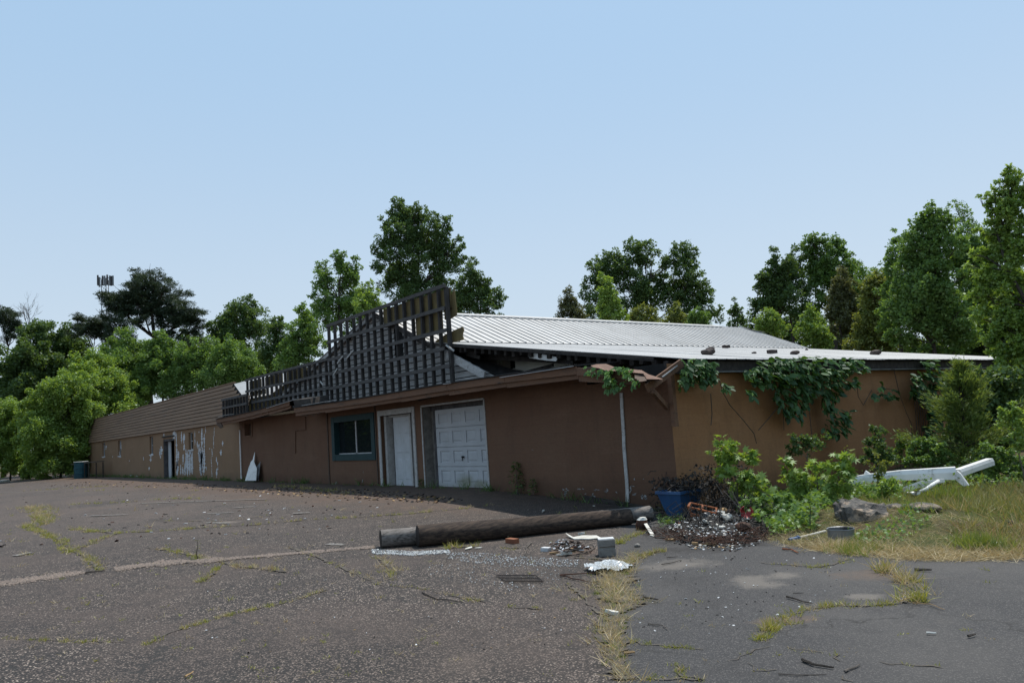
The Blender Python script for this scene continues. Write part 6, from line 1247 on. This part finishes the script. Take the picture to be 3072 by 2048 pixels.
# ---- sticks on the lot
SG = 'sticks lying on the asphalt'
def stick(label, pts, r, mat=M_twig, up=.008):
    P = [g(*p, up+r) for p in pts]; P2 = [P[0]]
    for a, b in zip(P[:-1], P[1:]): P2 += bent(a, b, 4, .03)[1:]
    for q in P2: q[2] = max(q[2], float(gz(q[0]))+r+.002)
    m = MB(); m.tube(P2, list(np.linspace(r, r*.5, len(P2))), 5); single('stick', m, mat, label, 'stick', P[0], SG)
for lab, pts, r, mt in (('long dark stick at the front right of the lot', [(2408, 1986), (2440, 2000), (2502, 2010)], .012, M_bark), ('thin pale stick next to the long dark front stick', [(2535, 2020), (2580, 1999)], .008, M_twig), ('dark straight stick in the middle of the newer asphalt', [(2360, 1794), (2435, 1814)], .010, M_bark),
                        ('short dark stick at the far right of the lot', [(2905, 1914), (2928, 1908)], .010, M_bark), ('grey flat lath near the grassy crack at right', [(2744, 1714), (2796, 1715)], .016, M_bark), ('pale twig at the end of the right grassy crack', [(2740, 1812), (2790, 1815), (2835, 1832)], .005, M_cardboard),
                        ('curved black stick in the middle of the old asphalt', [(1267, 1780), (1310, 1800), (1390, 1810)], .008, M_bark), ('pale crooked stick in front of the dark log', [(1595, 1631), (1578, 1645), (1577, 1660), (1583, 1678)], .009, M_twig), ('bent pale stick curving round the little heap', [(1722, 1669), (1760, 1660), (1785, 1645), (1780, 1637), (1764, 1636)], .010, M_twig),
                        ('twig standing over the glass scatter', [(1332, 1695), (1340, 1672), (1352, 1662)], .006, M_twig), ('dark stick ending at the grassy crack by the pebble strip', [(256, 1721), (316, 1715)], .012, M_bark), ('orange brown twig at the bottom left of the lot', [(555, 2035), (580, 2019)], .009, M_cardboard), ('short brown stick right of the grassy seam', [(1930, 1796), (1975, 1804)], .012, M_bark),
                        ('thin dark twig in the light patch by the heap', [(1985, 1695), (2040, 1683)], .006, M_bark), ('small branch on the light patch by the heap', [(2000, 1675), (2032, 1672)], .006, M_bark), ('stick beside the green crack right of the block', [(1925, 1668), (1978, 1656)], .011, M_bark), ('pale lath crossing the front right cracks', [(2335, 2025), (2480, 2027)], .005, M_twig), ('thin branch right of the grassy seam', [(1945, 1874), (1990, 1880), (2002, 1892)], .006, M_twig), ('dead branch lying in the verge litter', [(2580, 1640), (2650, 1655), (2690, 1668)], .007, M_twig),
                        ('short twig below the middle right stick', [(2380, 1782), (2412, 1782)], .005, M_bark), ('brown bark strip in the seam at the bottom', [(1872, 1966), (1905, 1963)], .014, M_cardboard), ('rusty bark pieces below the heap', [(2348, 1650), (2375, 1652), (2395, 1662)], .012, M_rust), ('curled dark vine stem left of the grassy seam', [(1680, 1728), (1740, 1724), (1790, 1722)], .009, M_darkrust), ('second dark vine stem left of the grassy seam', [(1680, 1729), (1740, 1742), (1785, 1752)], .009, M_darkrust), ('white lath on the far right asphalt', [(2780, 1904), (2810, 1905)], .010, M_whitejunk)):
    stick(lab, pts, r, mt)
def cane(label, pts, r):
    m = MB(); m.tube(bent(pts[0], pts[1], 3, .05)+[pts[2]], [r, r*.9, r*.7, r*.4], 5); single('dead_cane', m, M_twig, label, 'stick', pts[0], 'dead canes leaning on the rubbish heap')
for i, (a, b, c) in enumerate((((2280, 1600), (2230, 1530), (2180, 1460)), ((2262, 1590), (2220, 1520), (2195, 1470)), ((2230, 1560), (2215, 1520), (2170, 1470)), ((2192, 1512), (2168, 1482), (2148, 1450)), ((2005, 1620), (1975, 1595), (1950, 1560)), ((2040, 1625), (2005, 1600), (1996, 1572)), ((2340, 1610), (2310, 1580), (2300, 1560)))):
    d = 11.9 if i < 4 else (11.0 if i < 6 else 11.2)
    cane(['longest dead cane leaning right of the heap', 'second dead cane leaning right of the heap', 'short dead cane behind the red bowl', 'pale dead cane between bin and sapling', 'dead cane leaning left of the heap by the bucket', 'thin dead cane over the left of the heap', 'dead cane in the weeds right of the heap'][i], [g(*a, .02), at_d(*b, d), at_d(*c, d+.1)], .009)

# ================================================================== GRASS
def tufts(name, P, h, mat, rng, per=9, spread=.05, lean=.6, wid=1.0):
    P = np.repeat(np.asarray(P), per, axis=0); N = len(P); P = P+np.stack([rng.normal(0, spread, N), rng.normal(0, spread, N), np.zeros(N)], 1)
    d = np.stack([rng.normal(0, lean, N), rng.normal(0, lean, N), np.ones(N)], 1); hh = np.asarray(h).repeat(per) if hasattr(h, '__len__') else np.full(N, h); hh = hh*rng.uniform(.4, 1.25, N)
    nr = rdir(N, rng); M = frames(d, nr, hh, np.maximum(.09, hh*.9)*wid, hh*.8)
    return link(name, scatter_mesh(name, *T_blade, M, P, rng.uniform(0, 1, N)), mat, None, kind='stuff')
CRACKS = [  # (points, tufts per metre, height, width, dry share)
    ([(0, 1916), (60, 1917), (215, 1926), (390, 1924)], 16, .035, .03, .3), ([(434, 1934), (536, 1888), (638, 1857), (714, 1839), (791, 1821), (867, 1806)], 22, .045, .035, .3), ([(867, 1806), (930, 1784), (985, 1768)], 10, .05, .04, .5),
    ([(301, 1712), (255, 1668), (204, 1648), (194, 1628), (148, 1607), (71, 1577)], 22, .07, .10, .3), ([(235, 1648), (286, 1622), (332, 1607), (357, 1597), (459, 1594), (612, 1582), (765, 1574), (918, 1559), (1071, 1551), (1200, 1543)], 16, .06, .08, .35), ([(1200, 1543), (1350, 1530), (1475, 1515)], 8, .08, .1, .5),
    ([(194, 1584), (281, 1594), (332, 1597)], 14, .08, .12, .3), ([(439, 1643), (510, 1650), (566, 1663), (638, 1681), (668, 1684)], 18, .05, .07, .5), ([(660, 1684), (720, 1700), (800, 1706), (860, 1715)], 14, .07, .10, .85), ([(600, 1745), (640, 1720), (650, 1700)], 14, .06, .06, .1),
    ([(20, 1528), (90, 1522), (128, 1540), (140, 1560)], 14, .12, .35, .6), ([(61, 1474), (245, 1462), (330, 1458)], 6, .10, .3, .4), ([(255, 1474), (434, 1460)], 6, .10, .3, .3), ([(219, 1513), (380, 1506), (500, 1497), (612, 1495)], 7, .09, .2, .3), ([(540, 1475), (660, 1466)], 5, .08, .2, .5), ([(827, 1457), (880, 1462), (944, 1467), (1000, 1474)], 8, .11, .25, .4), ([(1000, 1474), (1060, 1482)], 5, .07, .2, .4), ([(100, 1545), (140, 1560), (110, 1580), (75, 1575)], 12, .10, .2, .4),
    ([(1148, 1756), (1254, 1765), (1373, 1790), (1458, 1805)], 11, .035, .05, .6), ([(1509, 1818), (1560, 1822), (1620, 1826)], 12, .035, .05, .3), ([(1700, 1750), (1745, 1790), (1800, 1840), (1840, 1850)], 6, .04, .08, .8), ([(870, 1640), (1000, 1690), (1148, 1756)], 5, .05, .1, .7), ([(1140, 1672), (1160, 1695), (1180, 1740)], 12, .09, .12, .7),
    ([(1866, 1918), (1943, 1935), (2049, 1945), (2110, 1950)], 16, .035, .03, .2), ([(2274, 1929), (2299, 1889), (2330, 1870), (2358, 1854), (2423, 1827), (2498, 1819), (2598, 1819), (2647, 1814), (2717, 1809)], 26, .06, .06, .35), ([(2299, 1895), (2320, 1880)], 60, .09, .06, .35), ([(2360, 1875), (2385, 1868)], 24, .05, .06, .3), ([(2717, 1809), (2757, 1784), (2727, 1744), (2667, 1720), (2642, 1695)], 24, .14, .12, .8), ([(2745, 1805), (2757, 1788)], 60, .12, .08, .05), ([(2343, 1692), (2448, 1702), (2500, 1695), (2548, 1678)], 20, .05, .09, .15), ([(2280, 1688), (2343, 1692)], 8, .03, .06, .3),
    ([(2358, 1944), (2468, 1959)], 10, .03, .03, .3), ([(2035, 1994), (2049, 2028), (2109, 2041)], 14, .035, .04, .3), ([(2510, 1965), (2515, 1985)], 30, .05, .04, .2), ([(1900, 2034), (1980, 2036), (2110, 2040)], 9, .03, .04, .4), ([(2640, 1990), (2830, 2005)], 7, .03, .04, .2), ([(2250, 1990), (2270, 2010), (2330, 2013)], 8, .025, .03, .3), ([(2190, 1985), (2300, 1940)], 5, .03, .03, .3), ([(2520, 2030), (2555, 2047)], 16, .04, .04, .2),
    ([(1855, 1632), (1890, 1612), (1935, 1598)], 40, .09, .08, .2), ([(1865, 1695), (1905, 1680), (1950, 1662), (1985, 1652)], 30, .07, .08, .5), ([(1720, 1672), (1850, 1680)], 10, .04, .1, .8), ([(1340, 1648), (1360, 1640), (1440, 1640)], 26, .10, .1, .2), ([(1540, 1570), (1600, 1562), (1650, 1560)], 20, .07, .12, .1), ([(1500, 1640), (1560, 1645)], 12, .05, .1, .5), ([(60, 1668), (80, 1660)], 12, .08, .1, .6), ([(590, 1680), (600, 1672)], 60, .09, .05, .2), ([(460, 1560), (640, 1565), (820, 1545)], 3, .03, .3, .6)]
def crack_points(pts, dens, w, rng):
    P = [g(*p) for p in pts]; out = []
    for a, b in zip(P[:-1], P[1:]):
        L_ = np.linalg.norm(b-a); n = max(1, int(L_*dens)); u = rng.uniform(0, 1, n)*1.0; cl = .5+.5*np.sin(u*L_*7+a[0]*3); cl = cl*(.6+.4*np.sin(u*L_*17+a[1]*5)); keep = rng.uniform(0, 1, n) < .12+.88*np.clip(cl, 0, 1); q = a+(b-a)*u[:, None]; dd = (b-a)/max(L_, 1e-6); nn = np.array([-dd[1], dd[0], 0])
        q = q+nn*rng.normal(0, w*.5, n)[:, None]; out.append(q[keep])
    return np.concatenate(out)
rg = np.random.default_rng(50); GP = []; GH = []; DP = []; DH = []
for pts, dens, h, w, dry in CRACKS:
    q = crack_points(pts, dens*3.4, w, rg); k = rg.uniform(0, 1, len(q)) < dry
    GP.append(q[~k]); GH.append(np.full((~k).sum(), h*1.05)); DP.append(q[k]); DH.append(np.full(k.sum(), h*1.25))
tufts('crack_grass', np.concatenate(GP), np.concatenate(GH), L_crack, rg, 9, .02, .85, .9); tufts('dry_crack_grass', np.concatenate(DP), np.concatenate(DH), L_straw, rg, 8, .024, .9, .7)
P = []; 
while len(P) < 260:
    x, y = rg.uniform(0, 3072), rg.uniform(1450, 2047); q = g(x, y)
    if q[1] < verge_y(q[0])-.2 and q[1] < 9.6 and rg.uniform() < .35+.65*(x < 1300): P.append(q)
P = np.array(P); hh = rg.uniform(.015, .06, len(P))*np.clip(np.hypot(P[:, 0], P[:, 1])/9, .5, 2.2); tufts('lot_weeds', P[:150], hh[:150], L_crack, rg, 7, .02, 1., .9); tufts('dry_lot_weeds', P[150:], hh[150:]*1.4, L_straw, rg, 7, .03, 1.1, .7)
# dark moss and soil line in the cracks themselves
mb = MB()
for pts, dens, h, w, dry in CRACKS:
    P = [g(*p) for p in pts]; rr = random.Random(len(pts)); Ls = []
    for a, b in zip(P[:-1], P[1:]):
        n = max(2, int(np.linalg.norm(b-a)/.06)); Ls += [a+(b-a)*i/n for i in range(n)]
    Ls.append(P[-1]); vs = []
    for i, p in enumerate(Ls):
        q = Ls[min(i+1, len(Ls)-1)]-Ls[max(i-1, 0)]; nn = np.array([-q[1], q[0], 0]); nn /= np.linalg.norm(nn)+1e-9; c = p+nn*rr.uniform(-.025, .025)
        for s in (-1, 1): e = c+nn*s*min(w, .10)*.34*rr.uniform(.05, 1.3)*(.5+.5*math.sin(i*.21)**2); vs.append((e[0], e[1], float(gz(e[0]))+.010))
    mb.add(vs, [(2*i, 2*i+1, 2*i+3, 2*i+2) for i in range(len(Ls)-1)])
link('crack_soil', mb.mesh('crack_soil'), M_dirt, None, kind='structure')
# the wide weedy seam between the two surfaces
SEAM = [(1900, 1660), (1880, 1690), (1850, 1715), (1852, 1740), (1838, 1765), (1862, 1790), (1885, 1812), (1850, 1838), (1838, 1870), (1835, 1905), (1850, 1930), (1845, 1975), (1860, 2010), (1880, 2047)]
SW = [.10, .14, .22, .26, .26, .26, .20, .14, .14, .14, .13, .10, .12, .12]
mb = MB(); vs = []; rr = random.Random(6); Ls = []
for (p, q, wa, wb) in zip(SEAM[:-1], SEAM[1:], SW[:-1], SW[1:]):
    A, B = g(*p), g(*q); n = max(2, int(np.linalg.norm(B-A)/.04)); Ls += [(A+(B-A)*i/n, wa+(wb-wa)*i/n) for i in range(n)]
for c, w in Ls:
    for s_ in (-1, 1): k = s_*w*rr.uniform(.15, 1.05); vs.append((c[0]+.62*k, c[1]+.79*k, float(gz(c[0]))+.012))
mb.add(vs, [(2*i, 2*i+1, 2*i+3, 2*i+2) for i in range(len(Ls)-1)]); link('seam_soil', mb.mesh('seam_soil'), M_dirt, None, kind='structure')
P = [];
for (a, b, wa, wb) in zip(SEAM[:-1], SEAM[1:], SW[:-1], SW[1:]):
    A, B = g(*a), g(*b); n = int(np.linalg.norm(B-A)*520*max(wa, .08)); u = rg.uniform(0, 1, (n, 1)); q = A+(B-A)*u; off = rg.normal(0, .44, (n, 1))*(wa+(wb-wa)*u); P.append(q+off*np.array([[.62, .79, 0]]))
P = np.concatenate(P); k = rg.uniform(0, 1, len(P)) < .72; hh = .13*rg.uniform(.4, 1.4, len(P)); tufts('dry_seam_grass', P[k], hh[k], L_straw, rg, 8, .022, 1.1, .5); tufts('seam_grass', P[~k], .07, L_grass, rg, 7, .02, .8, .7)
# verge: green at left and back, straw coloured towards the road
def verge_pts(n, x0, x1, t0, t1, rng):
    x = rng.uniform(x0, x1, n); t = rng.uniform(0, 1, n)**1.3*(t1-t0)+t0; y = verge_y(x)+t
    return np.stack([x, y, vz(x, y)-.01], 1)
P = verge_pts(6000, -6.4, 1.5, .05, 6.5, rg); tt = P[:, 1]-verge_y(P[:, 0]); bare = (P[:, 0] < -3.7+.5*np.sin(P[:, 1]*3)) & (tt < 2.6); keep = ~bare | (rg.uniform(0, 1, len(P)) < .22); P = P[keep]; tt = tt[keep]; bare = bare[keep]
f = np.clip((P[:, 0]+5.0)/2.2+.45*sl_noise(P[:, 0]*2, P[:, 1]*2), 0, 1); k = rg.uniform(0, 1, len(P)) < f*.7; hh = np.where(bare, .07, .09+.13*np.clip(tt/1.5, 0, 1))*rg.uniform(.6, 1.3, len(P))
tufts('verge_grass', P[~k], hh[~k], L_mix, rg, 9, .05, .75, .55); tufts('dry_verge_grass', P[k], hh[k]*1.15, L_dry, rg, 9, .05, .85, .45)
P = verge_pts(2200, -7.5, -2, .0, 4.5, rg); tt = P[:, 1]-verge_y(P[:, 0]); keep = (tt > 2.4) | (rg.uniform(0, 1, len(P)) < .3); P = P[keep]; tufts('verge_grass', P, np.where(tt[keep] > 2.4, .14, .06), L_grass, rg, 8, .05, .8, .7)
P = verge_pts(1500, -5.2, 1, -.10, .45, rg); P[:, 2] += .012; tufts('straw_mat', P, .20, L_straw, rg, 6, .06, 2.8, .35)
P = verge_pts(900, -6.2, -3.2, -.1, 2.2, rg); P[:, 2] += .012; tufts('straw_mat', P, .16, L_straw, rg, 5, .06, 3.0, .3)
for px, h, n in (((2950, 1655), .20, 60), ((2930, 1650), .17, 40), ((2700, 1500), .26, 40), ((2820, 1520), .30, 60), ((2860, 1515), .3, 50), ((2745, 1575), .16, 26), ((2610, 1622), .10, 20), ((3045, 1655), .14, 26), ((2550, 1660), .14, 40), ((2600, 1650), .12, 40)):
    c = vg(*px); q = c+np.stack([rg.normal(0, .13, n), rg.normal(0, .10, n), np.zeros(n)], 1); tufts('grass_tuft', q, h, L_grass if px[0] < 3000 else L_mix, rg, 8, .02, .6, .7)
litter('verge_litter', [(2330, 1612), (2440, 1590), (2560, 1540), (2700, 1530), (2830, 1580), (2800, 1650), (2600, 1655), (2480, 1635)], 420, .035, [M_dirt, M_ash, M_twig, M_darkrust], 37, .02)
# ground creepers and weeds under the saplings
def ground_leaves(name, poly, n, size, mat, h, seed, tm=T_star):
    rr = np.random.default_rng(seed); P = []
    while len(P) < n:
        x = rr.uniform(min(p[0] for p in poly), max(p[0] for p in poly)); y = rr.uniform(min(p[1] for p in poly), max(p[1] for p in poly))
        if in_poly(x, y, poly): q = vg(x, y); P.append(q+[0, 0, rr.uniform(0, 1)**.7*h*(.5+.5*math.sin(q[0]*5+q[1]*4)**2)])
    P = np.array(P); N = len(P); nr = rdir(N, rr)*.7+[0, 0, .9]; link(name, scatter_mesh(name, *tm, frames(rdir(N, rr), nr, size*rr.uniform(.5, 1.3, N)), P, rr.uniform(0, 1, N)), mat, None, kind='stuff')
ground_leaves('weeds', [(2200, 1560), (2290, 1500), (2420, 1500), (2560, 1480), (2720, 1490), (2680, 1530), (2530, 1520), (2450, 1600), (2330, 1612), (2280, 1600)], 2400, .075, L_mid, .30, 1)
ground_leaves('weeds', [(2290, 1590), (2380, 1560), (2460, 1600), (2320, 1615)], 500, .06, L_bright, .16, 2)
ground_leaves('weeds', [(2540, 1612), (2660, 1600), (2740, 1560), (2800, 1600), (2700, 1640), (2560, 1640)], 420, .05, L_mid, .10, 3, T_rhomb)
ground_leaves('weeds', [(2540, 1520), (2560, 1470), (2740, 1480), (2850, 1460), (3000, 1440), (3072, 1450), (3072, 1475), (2850, 1500), (2700, 1530)], 2200, .06, L_mid, .35, 4, T_rhomb)
ground_leaves('weeds', [(1975, 1560), (2050, 1555), (2060, 1580), (1980, 1585)], 260, .05, L_dark, .12, 5)
P = np.array([[x, 10.74-abs(rg.normal(0, .10)), float(gz(x))] for x in np.concatenate([rg.uniform(-65, -33, 260), rg.uniform(-33, -9.3, 90)])]); tufts('wall_foot_weeds', P, rg.uniform(.06, .30, len(P)), L_mid if False else L_dark, rg, 9, .07, .6, 1.2)
# single weeds one can tell apart
def weed(label, px, h, seed, mat=L_dark, n=70, plane=None, size=.06):
    rr = np.random.default_rng(seed); b = g(*px) if plane is None else plane; t = thing('weed_plant', label, 'weed', b); m = MB(); m.tube(bent(b, b+[0, 0, h], 4, .06, rr), [.008, .007, .005, .002], 5); part('stem', m, M_bark, t)
    u = rr.uniform(.12, 1, n); a = rr.uniform(0, 6.28, n); r = h*.28*(1.1-u)*rr.uniform(.2, 1.2, n); P = b+np.stack([r*np.cos(a), r*np.sin(a), u*h], 1); D = np.stack([np.cos(a), np.sin(a), rr.uniform(-.4, .5, n)], 1)
    link('foliage', scatter_mesh('foliage', *T_oval, frames(D, rdir(n, rr)*.5+[0, 0, 1], size*rr.uniform(.5, 1.2, n)), P, rr.uniform(0, 1, n), ORG[t.name]), mat, t)
weed('tall dark weed against the brown wall right of the garage door', None, .72, 1, L_dark, 150, at_y(1553, 1476, YF-.12)*[1, 1, 0]+[0, 0, -.08], .085)
weed('smaller dark weed beside the tall weed on the brown wall', None, .38, 2, L_dark, 80, at_y(1600, 1480, YF-.12)*[1, 1, 0]+[0, 0, -.10], .07)
weed('low dark weed at the post between door and garage', None, .22, 3, L_dark, 50, at_y(1262, 1450, YF-.1)*[1, 1, 0], .07)
weed('single upright weed in the crack by the pebble strip', (594, 1677), .27, 4, L_brown, 26, None, .035)
weed('thin dry weed in the shadow behind the dark log', (1727, 1556), .22, 5, L_olive, 20, None, .04)
weed('upright dark weed stem in front of the left sapling', (2432, 1600), .50, 6, L_dark, 60, None, .08)
weed('yellowish shoot at the wall above the right sapling', (2545, 1420), .3, 7, L_olive, 24, at_d(2545, 1370, 15.5)-[0, 0, .1], .09)
# trees on the far side of the street, seen in the window glass
def street_tree():
    rng = np.random.default_rng(9); cs = np.array([[0, 0, 7.], [1.8, .5, 5.5], [-1.8, 0, 5.4], [.4, -1.7, 6], [0, 1.6, 4.6], [-1, -1, 4.2], [1.2, -1.2, 4]]); rs = np.array([2, 1.8, 1.8, 1.8, 1.8, 1.7, 1.6]); P, M, tint = leafy(cs, rs, 7, .34, rng)
    me = scatter_mesh('crown', *T_rhomb, M, P, tint); me.materials.append(L_dark); m = MB(); m.tube([(0, 0, -.2), (.1, 0, 3), (0, 0, 6)], [.25, .2, .08], 8); tm = m.mesh('trunk'); tm.materials.append(M_bark)
    for i, (x, y, s) in enumerate(((-66, -9, 1.3), (-74, -14, 1.5), (-80, -22, 1.6), (-64, -19, 1.3), (-88, -13, 1.7), (-95, -30, 1.8))):
        t = thing('street_tree', 'tree across the street, mirrored in the shop window', 'tree', (x, y, 0), 'trees mirrored in the shop window'); q = link('crown', me, None, t); q.scale = (s*1.5, s*1.5, s*1.1); q.location = (0, 0, -2.6*s); link('trunk', tm, None, t).scale = (s, s, s)
    for i, (x, y, s) in enumerate(((3.5, 33, 1.1), (9, 36, 1.25), (15, 31, 1.15), (6, 44, 1.3))):
        t = thing('verge_tree', 'tree of the wood edge beyond the right end of the verge', 'tree', (x, y, -.28), 'wood edge trees beyond the verge'); q = link('crown', me, None, t); q.scale = (s*1.3, s*1.3, s*1.2); q.location = (0, 0, -1.2*s); link('trunk', tm, None, t).scale = (s, s, s)
street_tree()
